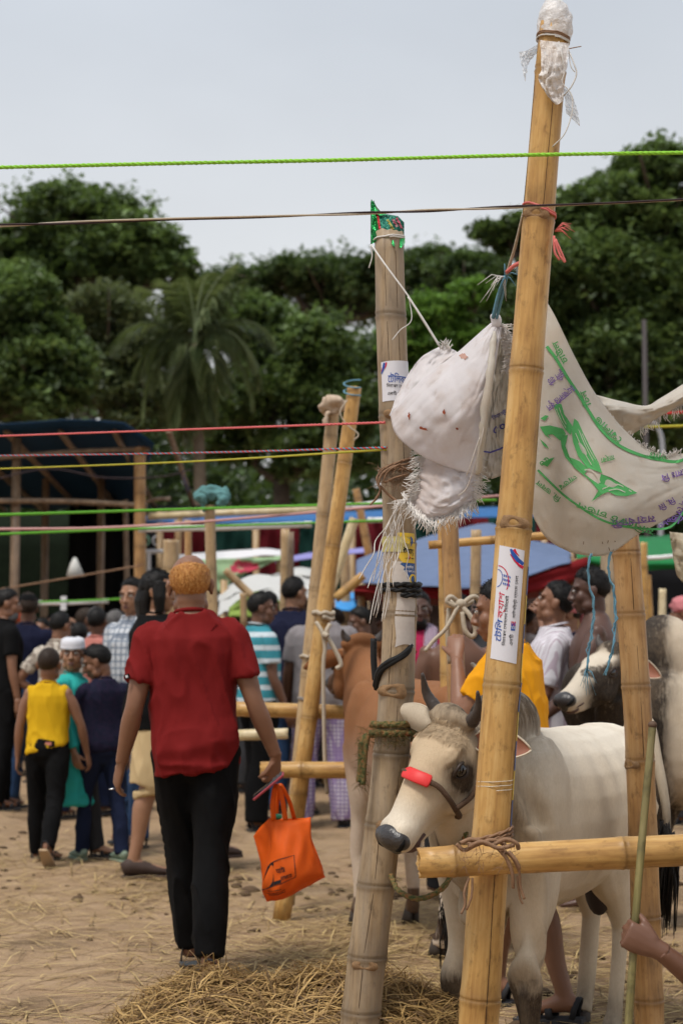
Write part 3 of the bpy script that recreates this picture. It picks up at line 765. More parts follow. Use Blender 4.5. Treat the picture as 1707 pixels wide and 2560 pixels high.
put(*strip2([(x0 + .034, z0 + H_ - .004), (x0 + .042, z0 + H_ - .018), (x0 + .055, z0 + H_ - .032), (x0 + .0735, z0 + H_ - .042)], [.006, .011, .012, .009]), I_BLUE)
put(*strip2([(x0 + .043, z0 + H_ - .004), (x0 + .049, z0 + H_ - .013), (x0 + .058, z0 + H_ - .0215)], [.008, .005, .001]), I_RED)
put(*strip2([(x0 + .034, z0 + H_ - .018), (x0 + .046, z0 + H_ - .034), (x0 + .060, z0 + H_ - .046), (x0 + .0735, z0 + H_ - .052)], [.002, .004, .007, .009]), I_RED)
put(*strip2([(x0 + .003 + .032 * math.sin(t), z0 + H_ - .095 + .044 * math.cos(t)) for t in [i * .17 for i in range(0, 13)]], [.0025] * 13), I_RED)
put(*strip2([(x0 + .002 + .016 * math.sin(t), z0 + H_ - .085 + .024 * math.cos(t)) for t in [i * .2 for i in range(0, 16)]], [.0018] * 16), I_BLUE)
for r_ in range(3):
    for c_ in range(4): put(*strip2([(x0 + .021 + .005 * c_, z0 + H_ - .074 - .011 * r_ - .001 * c_), (x0 + .0235 + .005 * c_, z0 + H_ - .0805 - .011 * r_ - .001 * c_)], .003), I_BLUE)
# left: writing runs across
zl = PL.z(970); H_ = PL.z(921) - PL.z(1021)
st, put = bank_sticker(PL, zl, H_, .42, .060, False, 'white printed sticker half hidden by the hanging sack')
x0 = .42 * PL.rad(zl) - .060; zt = zl + H_ / 2
put(*place2('েটিলক্যাশ', x0 + .022, zt - .068, .032, 0, .01, 1, .082, .12), I_BLUE)
put(*place2('িনরাপদ েলনেদন', x0 + .018, zt - .083, .0135, 0, .008, 1, .07), I_BLACK); put(*place2('একিট েসবা', x0 + .020, zt - .107, .0135, 0, .008, 1, .05), I_BLACK)
put(*strip2([(x0 + .013, zt - .008), (x0 + .011, zt - .02), (x0 + .006, zt - .032), (x0 + .001, zt - .042)], [.006, .0085, .0075, .003]), I_BLUE)
put(*strip2([(x0 + .020, zt - .0075), (x0 + .018, zt - .018), (x0 + .013, zt - .028)], [.005, .004, .001]), I_RED)
put(*strip2([(x0 + .006, zt - .022), (x0 + .001, zt - .034)], [.001, .004]), I_RED)
# torn yellow and blue poster on the left post
def tearl(k, amp): return lambda u, v, a_, z: (a_ + (1 - u) * amp * (math.sin(v * 17 + k) + .6 * math.sin(v * 41 + k)), z)
zz = PL.z
p1 = patch(PL, 'poster', I_YEL, -.05, .98, zz(1426), zz(1352), .0013, 12, 8, fn=tearl(1, .10)); p1['label'] = 'torn yellow and blue printed poster'
patch(PL, 'poster_wrinkled_top', plain('dirty_yellow_paper', (.50, .44, .18), .8, .2, .35, 30), -1.35, .5, zz(1400), zz(1362), .0022, 14, 6, fn=tearl(4, .1), parent=p1)
patch(PL, 'poster_blue_field', I_NAVY, .02, .98, zz(1476), zz(1427), .0018, 12, 8, fn=tearl(2, .12), parent=p1)
patch(PL, 'torn_backing', M_TORN, -.45, .28, zz(1478), zz(1424), .0026, 12, 8, fn=lambda u, v, a_, z: (a_ + (.5 - v) * .55 * u + .10 * math.sin(v * 23 + u * 4) * (.3 + u), z), parent=p1)
patch(PL, 'torn_backing', M_TORN, -.25, .95, zz(1628), zz(1500), .0016, 12, 10, fn=lambda u, v, a_, z: (a_ + .05 * math.sin(v * 9), z + .012 * (math.cos((u - .5) * 3) - 1) * (1 if v < .5 else 0)), parent=p1)
r = PL.rad(zz(1400))
def pp(vs, fs, m, lift=.0030): wrap_shape(PL, vs, fs, 'print', m, p1, lift)
pp(*place2('উপায়', .15 * r, zz(1404), .022, 0, .03, 1, .036), I_BLACK); pp(*place2('UCB', .25 * r, zz(1417), .007, 0, .02, 1, .014), I_BLACK)
pp(*place2('িফনেটক', .62 * r, zz(1417), .006, 0, .02, 1, .012), I_BLACK); pp([(.49 * r, zz(1408)), (.59 * r, zz(1413)), (.49 * r, zz(1419))], [(0, 2, 1)], I_RED)
pp(*place2('সর্বিনম্ন', .30 * r, zz(1440), .011, 0, .01, 1, .026), I_WHITE); pp(*place2('ক্যাশ আউট চার্জ', .16 * r, zz(1450), .009, 0, .01, 1, .04), I_WHITE)
pp(*strip2([(.74 * r + .011 * math.cos(t), zz(1466) + .013 * math.sin(t)) for t in [i * .42 for i in range(16)]], .006), I_YEL)
pp(*strip2([(.60 * r, zz(1361)), (.68 * r, zz(1367)), (.70 * r, zz(1374)), (.60 * r, zz(1385))], [.004, .008, .007, .002]), I_NAVY)
pp(*strip2([(.22 * r, zz(1362)), (.36 * r, zz(1372)), (.50 * r, zz(1378))], [.012, .016, .006]), I_YEL)
# blue and yellow banded tape down the right flank of the front post
for i in range(9):
    za, zb = zz0, zz1 = PF.z(1450 + i * 72), PF.z(1450 + (i + 1) * 72 - 1)
    if i < 9: patch(PF, 'tape_band', I_NAVY if i % 2 == 0 else I_YEL, 1.16, 1.52, zb, za, .0015, 3, 3)
# ------------------------------------------------------------------ cattle
def hide_material(name, base, tan, dark, white):
    k = N(name); v = k.tex(); f = k.noise(v, 7, 5, .6); h = k.noise(k.tex(scale=(1, 1, .25)), 230, 3, .7)
    b = k.mix(k.rng(f, .3, .7, 0, 1), lit(base, .88), lit(base, 1.08))
    b = k.mix(k.attr('tan'), b, tan); b = k.mix(k.attr('white'), b, white)
    dk = k.math('MULTIPLY', k.attr('dark'), k.rng(k.noise(k.tex(scale=(1, 1, .22)), 42, 5, .7), .3, .7, .55, 1.3))
    b = k.mix(k.rng(dk, 0, 1, 0, 1), b, dark)
    b = k.mix(k.rng(h, .35, .75, 0, .22), b, lit(tan, .62))
    b = k.mix(k.rng(k.noise(v, 3.1, 6, .7), .50, .70, 0, .35), b, lit(tan, .7))
    k.col(b).rough(.72, .2)
    k.bump(k.math('ADD', h, k.math('MULTIPLY', f, .4)), .38, .006); return k.m
def sm(x, a, b):
    t = np.clip((x - a) / (b - a), 0, 1); return t * t * (3 - 2 * t)
M_HORN = None
def horn_material():
    k = N('horn'); f = k.noise(k.tex(scale=(1, 1, 1)), 40, 4)
    k.col(k.mix(f, (.028, .021, .018), (.085, .067, .058))).rough(.5, .4); k.bump(k.noise(k.tex(), 120, 3), .5, .004); return k.m
M_HORN = horn_material()
M_HOOF = plain('hoof', (.045, .035, .028), .7, .3); M_EYE = plain('animal_eye', (.006, .004, .004), .08, .9, .0)
M_NOSE = N('wet_nose'); _v = M_NOSE.tex(); M_NOSE.col(M_NOSE.mix(M_NOSE.noise(_v, 40, 3), (.018, .016, .016), (.05, .045, .045))).rough(.33, .6); M_NOSE.bump(M_NOSE.noise(_v, 150, 2), .5, .004); M_NOSE = M_NOSE.m
M_LID = plain('eye_rim', (.035, .022, .016), .5, .4); M_EARIN = plain('ear_lining', (.27, .105, .062), .6, .3, .25, 25)
M_TUFT = hair_mat('tail_hair', (.012, .010, .009)); M_MOUTH = plain('lip', (.10, .055, .045), .5, .4)
# head sections: along, half width, top, bottom
HS = [(-.03, .050, -.02, -.085), (.00, .078, .022, -.105), (.06, .098, .046, -.150), (.12, .106, .050, -.185), (.17, .106, .046, -.200), (.22, .096, .038, -.192), (.28, .080, .026, -.165),
      (.34, .070, .014, -.138), (.40, .065, .002, -.124), (.44, .067, -.002, -.120), (.475, .065, -.010, -.114), (.50, .048, -.030, -.098)]
def head_at(t, an, lift=0.0):
    """point on the head loft, head frame (x right, y along, z dorsal); an 90 = bridge, 180 = left side"""
    for i in range(len(HS) - 1):
        if HS[i][0] <= t <= HS[i + 1][0] or i == len(HS) - 2: break
    a_, b_ = HS[i], HS[i + 1]; f = (t - a_[0]) / (b_[0] - a_[0]); f = f * f * (3 - 2 * f) * .3 + f * .7
    w, tp, bt = [a_[k] + (b_[k] - a_[k]) * f for k in (1, 2, 3)]
    c, q = math.cos(an), math.sin(an); rn = (tp - bt) / 2
    ww = w * (1 - .26 * max(0, -q) - .12 * max(0, q) * (1 if t > .2 else .3))
    return V(((ww + lift) * math.copysign(abs(c) ** .85, c), t, (tp + bt) / 2 + (rn + lift) * math.copysign(abs(q) ** .9, q)))
def ear_mesh(base, dirn, face, L, W, cup=.35):
    e_ = V(dirn).normalized(); f = V(face); f = (f - e_ * f.dot(e_)).normalized(); s = e_.cross(f); base = V(base)
    mb = MB()
    def shape(u, v, off):
        w = W * (math.sin(math.pi * min(1, u * .93 + .07)) ** .7) * (1 - .25 * u); x = (v - .5) * 2
        return base + e_ * (L * u) + s * (w * x) - f * (cup * w * (1 - x * x) + off) + f * (.04 * L * math.sin(u * 2.5)) - V((0, 0, .10 * L * u * u))
    mb.grid(12, 8, lambda u, v: shape(u, v, 0.0), 1); mb.grid(12, 8, lambda u, v: shape(u, 1 - v, .006), 0)
    for v in (0.0, 1.0): mb.tube([shape(u / 16, v, .002) for u in range(17)], .0032, 6, 0)
    return mb
def cow(name, label, base, yaw, S, poll, muzzle, mat, paint, legs, roll=0.0, vox=.014, horn=None, hump=(.105, .17, .125, 1.10), tail=None, ears=None, fat=1.0, male=False, group=None, wr=False, hk=1.0):
    """poll and muzzle are world points; legs: (fore-aft, side, lean) of LF, RF, LH, RH."""
    B = V((base[0], base[1], gz(base[0], base[1]))); root = empty(name, B, yaw, label, 'bull' if male else 'cow', group)
    Rz = Matrix.Rotation(yaw, 3, 'Z'); inv = Rz.transposed()
    L = lambda p: inv @ (V(p) - B)
    mb = MB(); s = S
    TR = [(-.68, .93, .07, .09), (-.62, .92, .135, .15), (-.52, .89, .19, .205), (-.38, .845, .215, .245), (-.15, .80, .242, .285), (.08, .795, .238, .295), (.25, .80, .205, .295), (.38, .82, .165, .27), (.48, .83, .125, .22), (.55, .83, .08, .14)]
    pts = [V((0, y, z)) * s for y, z, _, _ in TR]; rr = [(w * s * fat, h * s) for _, _, w, h in TR]
    P_ = cr([tuple(p) + r for p, r in zip(pts, rr)], 3); mb.tube([p[:3] for p in P_], [(p[3], p[4]) for p in P_], 24, ref=(1, 0, 0))
    hx, hy, hz, hc = hump
    mb.ell((0, .27 * s, hc * s), (hx * s, hy * s, hz * s)); mb.ell((0, -.50 * s, 1.0 * s), (.15 * s, .16 * s, .085 * s)); mb.ell((0, -.1 * s, 1.03 * s), (.09 * s, .42 * s, .05 * s))
    for sd in (-1, 1):
        mb.ell((sd * .13 * s * fat, .27 * s, .84 * s), (.085 * s, .15 * s, .24 * s)); mb.ell((sd * .155 * s * fat, -.42 * s, .98 * s), (.045 * s, .07 * s, .05 * s))
    hooves = []
    for (fy, sx, ln), sd, fr in zip(legs, (-1, 1, -1, 1), (1, 1, 0, 0)):
        x = sd * sx * s
        if fr:
            y = fy * s; pp = [(sd * .13 * s, .32 * s, .80 * s), (x * 1.02, y - .04 * s, .60 * s), (x, y - .01 * s, .47 * s), (x, y + .02 * s, .33 * s), (x, y + .018 * s, .26 * s), (x, y + (.01 + ln) * s, .13 * s), (x, y + (.03 + ln) * s, .05 * s)]
            rd = [(.075, .13), (.066, .10), (.046, .062), (.042, .045), (.036, .038), (.030, .032), (.038, .042)]
        else:
            y = fy * s; pp = [(sd * .12 * s, -.44 * s, .86 * s), (x * 1.1, y + .06 * s, .66 * s), (x * 1.05, y - .03 * s, .50 * s), (x, y - .085 * s, .405 * s), (x, y - .075 * s, .32 * s), (x, y - .03 * s, .13 * s), (x, y + .01 * s, .05 * s)]
            rd = [(.11, .20), (.088, .125), (.052, .068), (.036, .052), (.031, .036), (.029, .033), (.038, .042)]
        Q = cr([tuple(p) + (a_ * s, b_ * s) for p, (a_, b_) in zip(pp, rd)], 4); mb.tube([q[:3] for q in Q], [(q[3], q[4]) for q in Q], 14, ref=(1, 0, 0))
        hooves.append((x, pp[-1][1], s))
    # head and neck
    pl, mz = L(poll), L(muzzle); d = (mz - pl).normalized(); hl = (mz - pl).length / .50
    up = V((0, 0, 1)); n = (up - d * up.dot(d)).normalized(); n = Matrix.Rotation(roll, 3, d) @ n; x = d.cross(n)
    H = Matrix(((x.x, d.x, n.x, pl.x), (x.y, d.y, n.y, pl.y), (x.z, d.z, n.z, pl.z), (0, 0, 0, 1))) @ Matrix.Diagonal((hl * hk, hl, hl * hk, 1))
    ts = np.linspace(-.03, .50, 30); hv = []; k = 28
    for t in ts: hv += [H @ head_at(t, 2 * math.pi * j / k) for j in range(k)]
    hf = [(i * k + j, (i + 1) * k + j, (i + 1) * k + (j + 1) % k, i * k + (j + 1) % k) for i in range(len(ts) - 1) for j in range(k)]
    hf += [tuple(range(k)), tuple((len(ts) - 1) * k + j for j in range(k - 1, -1, -1))]; mb.add(hv, hf)
    for sd in (-1, 1):
        mb.ell((sd * .080, .125, .004), (.028, .055, .026), M=H); mb.ell((sd * .088, .152, -.036), (.022, .048, .038), M=H)      # brow, orbit
        mb.ell((sd * .060, .20, -.130), (.042, .085, .066), M=H); mb.ell((sd * .035, .44, -.045), (.030, .050, .040), M=H)    # cheek, lip
        mb.ell((sd * .07, .00, .015), (.035, .03, .03), M=H)
    mb.ell((0, .00, .035), (.075, .045, .035), M=H); mb.tube([H @ V((0, .20, -.165)), H @ V((0, .33, -.135)), H @ V((0, .43, -.118))], [.05 * hl, .036 * hl, .030 * hl], 12)
    nb = H @ V((0, .045, -.075)); c0 = V((0, .34, .87)) * s; c1 = V((0, .52, .90)) * s
    c1 = c1.lerp(nb, .25); NP = cr([tuple(c0) + (.14 * s, .25 * s), tuple(c1) + (.105 * s, .20 * s), tuple(c1.lerp(nb, .6)) + (.088 * s, .155 * s), tuple(nb) + (.080 * s, .115 * s)], 5)
    mb.tube([q[:3] for q in NP], [(q[3], q[4]) for q in NP], 20, ref=(1, 0, 0))
    th = H @ V((0, .14, -.20)); br = V((0, .46, .56)) * s
    DP = cr([tuple(th), tuple(th.lerp(br, .5) + V((0, .02, -.03)) * s), tuple(br), (0, .30 * s, .50 * s)], 5); mb.tube(DP, [(.030 * s, .060 * s), (.028 * s, .085 * s)], 10, ref=(1, 0, 0))
    me = remesh(mb, vox, 5, .5)
    P = co_of(me); Nn = no_of(me)
    Hi = np.array(H.inverted()); Ph = (np.c_[P, np.ones(len(P))] @ Hi.T)[:, :3]                # head coordinates of every vertex
    onhead = sm(Ph[:, 1], -.04, .10) * (1 - sm(np.abs(Ph[:, 0]), .14, .2)) * (1 - sm(-Ph[:, 2], .22, .3)) * (1 - sm(P[:, 2] * 0 + Ph[:, 1], .55, .6))
    dsp = .005 * fbm(P / s * 5, 7, 2) * s
    if wr:   # skin folds down the neck and dewlap, ribs
        neck = sm(P[:, 1], .28 * s, .42 * s) * (1 - sm(P[:, 1], .78 * s, .95 * s)) * (1 - onhead)
        q = P[:, 1] / s * 1.0 - .35 * (P[:, 2] / s) + .10 * vnoise(P / s * 4, 5)
        dsp = dsp + neck * .016 * s * np.sin(q * 50) * sm(1.02 - P[:, 2] / s, 0, .25)
        rib = sm(P[:, 1], -.35 * s, -.2 * s) * (1 - sm(P[:, 1], .1 * s, .22 * s)) * sm(np.abs(P[:, 0]), .1 * s, .2 * s)
        dsp = dsp + rib * .0035 * s * np.sin(P[:, 1] / s * 48 + P[:, 2] * 6)
        fur = onhead * sm(Ph[:, 2], -.02, .03) * (1 - sm(Ph[:, 1], .03, .12)); dsp = dsp + fur * .006 * vnoise(P * np.array([120, 120, 50]), 3)
        brow = np.exp(-((np.abs(Ph[:, 0]) - .095) ** 2 / .0006 + (Ph[:, 1] - .135) ** 2 / .003)); dsp = dsp + brow * .0025 * np.sin(Ph[:, 2] * 260) * sm(Ph[:, 2], -.03, .0)
    P2 = P + Nn * dsp[:, None]
    set_co(me, P2); pa = paint(P / s, Ph, onhead)
    for nm in ('dark', 'tan', 'white'): attr(me, nm, np.clip(pa.get(nm, np.zeros(len(P))) * (1.5 if nm == 'dark' else 1), 0, 1.25))
    obj('body', me, mat, root)
    if wr:                                                     # tousled hair on the poll
        rg = random.Random(3); b = MB(); m_ = np.where((onhead > .5) & (Ph[:, 2] > -.015) & (Ph[:, 1] < .10) & (np.abs(Ph[:, 0]) < .10))[0]; ax_ = (H.to_3x3() @ V((0, 1, 0))).normalized()
        for i in rg.choices(list(m_), k=1500):
            n_ = V(Nn[i]); d_ = ax_ + V((rg.gauss(0, .45), rg.gauss(0, .45), rg.gauss(0, .3))); d_ = (d_ - n_ * d_.dot(n_)).normalized(); p_ = V(P2[i]); l_ = rg.uniform(.010, .026)
            b.ribbon([p_ - n_ * .001, p_ + d_ * l_ * .5 + n_ * .005, p_ + d_ * l_ + n_ * .003], [.0016, .0013, .0004], n_)
        o_ = b.build('poll_hair', plain('poll_hair', (.46, .34, .215), .7, .25, .3, 60), root); o_['kind'] = 'stuff'
    for (hx_, hy_, s_) in hooves:
        for o_ in (-.016, .016):
            b = MB(); b.loft([(hx_ + o_ * s_, hy_ + .022 * s_, -.004, .020 * s_, .044 * s_), (hx_ + o_ * s_, hy_ + .010 * s_, .03 * s_, .018 * s_, .036 * s_), (hx_ + o_ * s_, hy_, .062 * s_, .015 * s_, .026 * s_)], 10); b.build('hoof', M_HOOF, root)
    # eyes, nose, mouth
    for sd in (-1, 1):
        b = MB(); c = V((sd * .1015, .158, -.038)); b.ell(c, (.017, .0265, .0205), M=H); ey = b.build('eye', M_EYE, root)
        b = MB(); ring = [c + V((sd * (.010 - .012 * math.cos(a_) ** 2), .030 * math.cos(a_), .0215 * math.sin(a_))) for a_ in [i * math.pi / 9 for i in range(19)]]
        b.tube([H @ p for p in ring], .0062 * hl, 6); b.build('eyelid', M_LID, ey)
    b = MB(); b.ell((0, .484, -.046), (.052, .036, .044), M=H); b.ell((0, .470, -.024), (.050, .036, .026), M=H)
    for sd in (-1, 1): b.ell((sd * .036, .474, -.044), (.034, .036, .036), M=H)
    b.ell((0, .494, -.076), (.024, .020, .026), M=H); nm = remesh(b, .0055, 4); ns = obj('nose', nm, M_NOSE, root)
    for sd in (-1, 1):
        b = MB(); b.tube(cr([H @ V((sd * .030, .510, -.058)), H @ V((sd * .046, .502, -.052)), H @ V((sd * .060, .486, -.040)), H @ V((sd * .064, .470, -.032))], 4), [.004 * hl, .0105 * hl, .011 * hl, .004 * hl], 10); b.build('nostril', plain('nostril_dark', (.004, .004, .004), .6, .2), ns)
    b = MB(); b.tube(cr([H @ V((-.052, .400, -.098)), H @ V((-.046, .452, -.094)), H @ V((0, .495, -.092)), H @ V((.046, .452, -.094)), H @ V((.052, .400, -.098))], 5), .0062 * hl, 6); b.build('mouth', M_MOUTH, root)
    b = MB(); b.ell((0, .445, -.116), (.040, .036, .018), M=H); b.build('lower_lip', M_MOUTH, root)
    if horn:
        for sd, (hb, h1, h2, r) in zip((-1, 1), horn):
            b = MB(); Q = cr([tuple(H @ V(hb)), tuple(H @ V(h1)), tuple(H @ V(h2))], 8); b.tube(Q, [r * hl * (1 - .80 * (i / (len(Q) - 1)) ** 1.3) * (1 + .03 * math.sin(i * 2.2)) for i in range(len(Q))], 14); b.build('horn', M_HORN, root)
    if ears:
        for eb, ed, ef, eL, eW in ears:
            ed = inv @ V(ed); ef = inv @ V(ef); ear_mesh(H @ V(eb), ed, ef, eL, eW).build('ear', [mat, M_EARIN], root)
    if tail:
        tp = [L(p) for p in tail]; b = MB(); Q = cr([tuple(V((0, -.66, 1.0)) * s)] + [tuple(p) for p in tp], 6); b.tube(Q, [.030 * s, .012 * s], 8); tl = b.build('tail', mat, root)
        for nm_ in ('dark', 'tan', 'white'): attr(tl.data, nm_, np.linspace(0, 1, len(tl.data.vertices)) ** 2 * (nm_ == 'dark'))
        rg = random.Random(4); b = MB(); e0, e1 = tp[-1], tp[-1] + (tp[-1] - tp[-2]).normalized() * .34 * s
        for _ in range(170):
            a_ = rg.random() * .35; st = tp[-2].lerp(e0, .4 + .6 * rg.random()) + V((rg.gauss(0, .008), rg.gauss(0, .008), 0)); L_ = rg.uniform(.15, .36) * s
            o_ = V((rg.gauss(0, .022), rg.gauss(0, .022), 0)); b.tube([st, st + V((o_.x * .9, o_.y * .9, -L_ * .45)), st + V((o_.x * 1.2 + .02, o_.y, -L_))], [.0035, .003, .001], 4)
        b.build('tail_tuft', M_TUFT, tl)
    root['_H'] = 0; del root['_H']
    return root, H, Rz, B
HM_W = hide_material('cream_hide', (.66, .565, .435), (.52, .385, .24), (.040, .027, .019), (.76, .70, .60))
def paint_white(P, h, on):
    x, y, z = P.T; nz = vnoise(P * 7, 9); d = 0
    d = d + .78 * np.exp(-((y - .27) / .17) ** 2 - ((z - 1.16) / .10) ** 2) * (1 - on)                     # grey hump
    nk = sm(y, .30, .50) * (1 - on) * sm(z, .45, .75); d = d + nk * (.50 + .30 * nz)                       # smoky neck
    leg = (z < .42) & (y > .1); d = d + leg * 1.0 * np.exp(-((z - .27 + .04 * nz) / .075) ** 2) + .35 * (1 - sm(z, .10, .22)) + .25 * np.exp(-((z - .42) / .08) ** 2) * (np.abs(x) < .3) * (y > .1) * (nz > 0)
    ax = np.abs(h[:, 0])
    d = d + on * (1.25 * np.exp(-(((h[:, 1] - .164) / .050) ** 2 + ((h[:, 2] + .050) / .046) ** 2)) * sm(ax, .05, .08) + .55 * np.exp(-(((h[:, 1] - .180) / .06) ** 2 + ((h[:, 2] + .095) / .04) ** 2)) * sm(ax, .05, .08))
    d = d + on * .30 * np.exp(-((h[:, 1] - .47) / .03) ** 2) * (nz > -.2)
    t = on * (.55 * np.exp(-((h[:, 1] - .02) / .07) ** 2) + .35 * sm(h[:, 2], -.10, .03) * (1 - sm(h[:, 1], .28, .42)) + .30) + nk * .6 + .25 * sm(.65 - z, 0, .3) + .15
    t = t * (1 - on * sm(h[:, 1], .30, .40))
    w = sm(z, .85, 1.08) * (1 - on) * (1 - nk) * .8 + on * sm(h[:, 1], .34, .42) * .35
    return dict(dark=d, tan=t, white=w)
hd = V((-.526, -.85)).normalized(); yaw = math.atan2(-hd.x, hd.y)
POLL, MUZ = at(1138, 1804, 4.945), at(951, 2090, 4.835)
bull, HB, RB, BB = cow('bull', 'cream white humped bull tied behind the front rail, red nose band', (.657, 5.61), yaw, 1.0, POLL, MUZ, HM_W, paint_white,
    [(.36, .125, 0), (.34, .125, 0), (-.34, .10, 0), (-.55, .10, 0)], roll=R(-13), vox=.0075, hk=1.16,
    horn=[((-.088, -.008, .018), (-.135, -.035, .060), (-.150, -.075, .115), .026), ((.076, -.012, .026), (.104, -.040, .075), (.096, -.078, .140), .026)],
    ears=[((-.085, .035, -.035), (.93, .05, -.06), (-.1, -.95, .25), .165, .050), ((.088, .030, -.02), (-.75, .35, .42), (.2, .9, .3), .15, .045)],
    tail=[at(1610, 1800, 6.12), at(1640, 1900, 6.1), at(1662, 2010, 6.08), at(1668, 2100, 6.08)], male=True, wr=True)
b = MB(); b.ell(tuple(RB.transposed() @ (at(1495, 2215, 5.85) - BB)), (.05, .045, .10)); b.build('scrotum', plain('dark_skin_hide', (.03, .02, .017), .6, .3), bull)
# rope halter with a red sleeve on the nose
WH = Matrix.Translation(BB) @ RB.to_4x4() @ HB
M_HALT = plain('brown_halter_rope', (.10, .060, .038), .8, .25, .4, 200, .6)
halt = empty('rope_halter', BB, label='brown rope halter with a red sleeve on the cream bull\'s face', cat='halter')
def hw(t, a_, lift=.008): return WH @ head_at(t, R(a_), lift) - BB
def ropeseg(name, pts, r, mat=M_HALT, n=8): b = MB(); b.tube(cr([tuple(p) for p in pts], 6), r, n); return b.build(name, mat, halt)
ropeseg('nose_rope', [hw(.245, 40), hw(.255, 70), hw(.262, 95), hw(.262, 120), hw(.252, 150, .012), hw(.262, 175, .018), hw(.270, 198, .022)], .0085)
ropeseg('cheek_rope', [hw(.270, 198, .022), hw(.20, 196, .024), hw(.14, 192, .024), hw(.09, 200, .022), hw(.02, 195, .02), hw(-.02, 185, .02)], .008)
ropeseg('jaw_rope', [hw(.270, 198, .022), hw(.268, 222, .024), hw(.262, 250, .020), hw(.255, 285, .018)], .009)
ropeseg('throat_rope', [hw(.262, 250, .014), hw(.18, 238, .024), hw(.08, 222, .024)], .006)
M_RED = plain('red_plastic_sleeve', (.66, .035, .035), .5, .35, .12)
b = MB(); b.tube(cr([tuple(hw(.258, 74, .010)), tuple(hw(.262, 92, .013)), tuple(hw(.263, 108, .014)), tuple(hw(.259, 124, .013)), tuple(hw(.255, 137, .012))], 5), [(.006, .015)] + [(.006, .020)] * 19 + [(.006, .013)], 14, ref=tuple((WH.to_3x3() @ V((-.45, 0, .9))).normalized())); b.build('red_sleeve', M_RED, halt)

# brown cow behind the foil capped post, seen from behind
HM_B = hide_material('tan_hide', (.225, .085, .030), (.36, .19, .09), (.045, .028, .02), (.66, .56, .45))
def paint_tan(P, h, on):
    x, y, z = P.T; nz = vnoise(P * 6, 19)
    w = .8 * sm(.86 - z, -.05, .38) + .9 * np.exp(-(x / .07) ** 2) * sm(-y, .48, .60) * (nz > -.35) + .4 * np.exp(-((np.abs(x) - .16) / .09) ** 2) * sm(-y, .40, .62) * sm(.98 - z, -.05, .2)
    d = .75 * (z < .16) * (nz > -.3) + on * .55 * sm(h[:, 1], .1, .3)
    return dict(dark=d, tan=.15 + .1 * nz, white=w)
hd = V((-.36, .93)).normalized(); yaw = math.atan2(-hd.x, hd.y)
Bp = V((at(1040, 1800, 7.75).x, 7.75))
tanc, HT, RT, BT = cow('cow', 'tan brown cow seen from behind, beyond the foil capped post', (Bp.x, Bp.y), yaw, 1.07, at(905, 1618, 8.55), at(842, 1690, 9.05), HM_B, paint_tan,
    [(.34, .12, 0), (.30, .12, 0), (-.46, .10, 0), (-.55, .11, 0)], vox=.012, horn=[((-.07, -.01, .03), (-.09, -.02, .055), (-.10, -.04, .075), .022), ((.07, -.01, .03), (.09, -.02, .055), (.10, -.04, .075), .022)], hump=(.08, .14, .07, 1.03), fat=.98,
    ears=[((-.085, .03, -.03), (-.98, .1, -.22), (.1, .95, .2), .21, .050), ((.085, .03, -.03), (.95, -.1, .18), (0, .9, .3), .20, .045)],
    tail=[at(1120, 1850, 6.95), at(1122, 2000, 6.92), at(1125, 2150, 6.92), at(1132, 2260, 6.92)])
# black necked bull at the right
HM_K = hide_material('cream_black_hide', (.56, .47, .36), (.45, .32, .20), (.016, .013, .012), (.66, .60, .50))
def paint_black(P, h, on):
    x, y, z = P.T; nz = vnoise(P * 5, 29)
    d = .97 * sm(y + .10 * nz, .14, .30) * (1 - on) + on * (.85 * sm(-h[:, 2], -.03, .06) * (1 - sm(h[:, 1], .30, .40)) + .6 * (vnoise(P * 11, 8) > .12) * (1 - sm(h[:, 1], .34, .42))) + (z < .3) * .3
    t = on * .6 * (1 - sm(h[:, 1], .05, .15)) + .3 * sm(.8 - z, 0, .3)
    return dict(dark=d, tan=t, white=on * .5)
hd = V((-.97, .22)).normalized(); yaw = math.atan2(-hd.x, hd.y)
blk, HK, RK, BK = cow('bull', 'black necked cream bull facing left behind the orange brown post', (at(1835, 1800, 7.9).x, 7.95), yaw, 1.14, at(1530, 1632, 7.75), at(1398, 1738, 7.5), HM_K, paint_black,
    [(.36, .12, 0), (.30, .12, 0), (-.46, .10, 0), (-.55, .11, 0)], vox=.012, horn=[((-.07, -.01, .03), (-.10, -.03, .055), (-.11, -.06, .085), .026), ((.07, -.01, .03), (.10, -.03, .055), (.11, -.06, .085), .026)], hump=(.11, .16, .19, 1.12), male=True,
    ears=[((-.085, .03, -.03), (.85, -.2, -.3), (-.2, -.9, .2), .18, .05)])
# a brown cow with a grey hump far right
HM_R = hide_material('dark_brown_hide', (.14, .065, .035), (.30, .17, .09), (.03, .022, .018), (.4, .35, .3))
def paint_brown(P, h, on): return dict(dark=.35 * sm(P[:, 2], .9, 1.1) * on, tan=.2 + 0 * P[:, 0], white=.8 * np.exp(-((P[:, 1] - .27) / .2) ** 2 - ((P[:, 2] - 1.2) / .12) ** 2) * (1 - on))
cow('cow', 'dark brown horned cow with pale hump at the right edge', (3.05, 12.2), R(95), 1.12, at(1668, 1598, 11.9), at(1590, 1690, 11.7), HM_R, paint_brown,
    [(.36, .12, 0), (.30, .12, 0), (-.46, .10, 0), (-.55, .11, 0)], vox=.02, horn=[((-.07, -.01, .03), (-.12, -.03, .07), (-.12, -.05, .14), .024), ((.07, -.01, .03), (.12, -.03, .07), (.12, -.05, .14), .024)], hump=(.12, .18, .20, 1.14),
    ears=[((-.085, .03, -.03), (.3, -.9, -.3), (-.8, -.3, .2), .17, .05)])
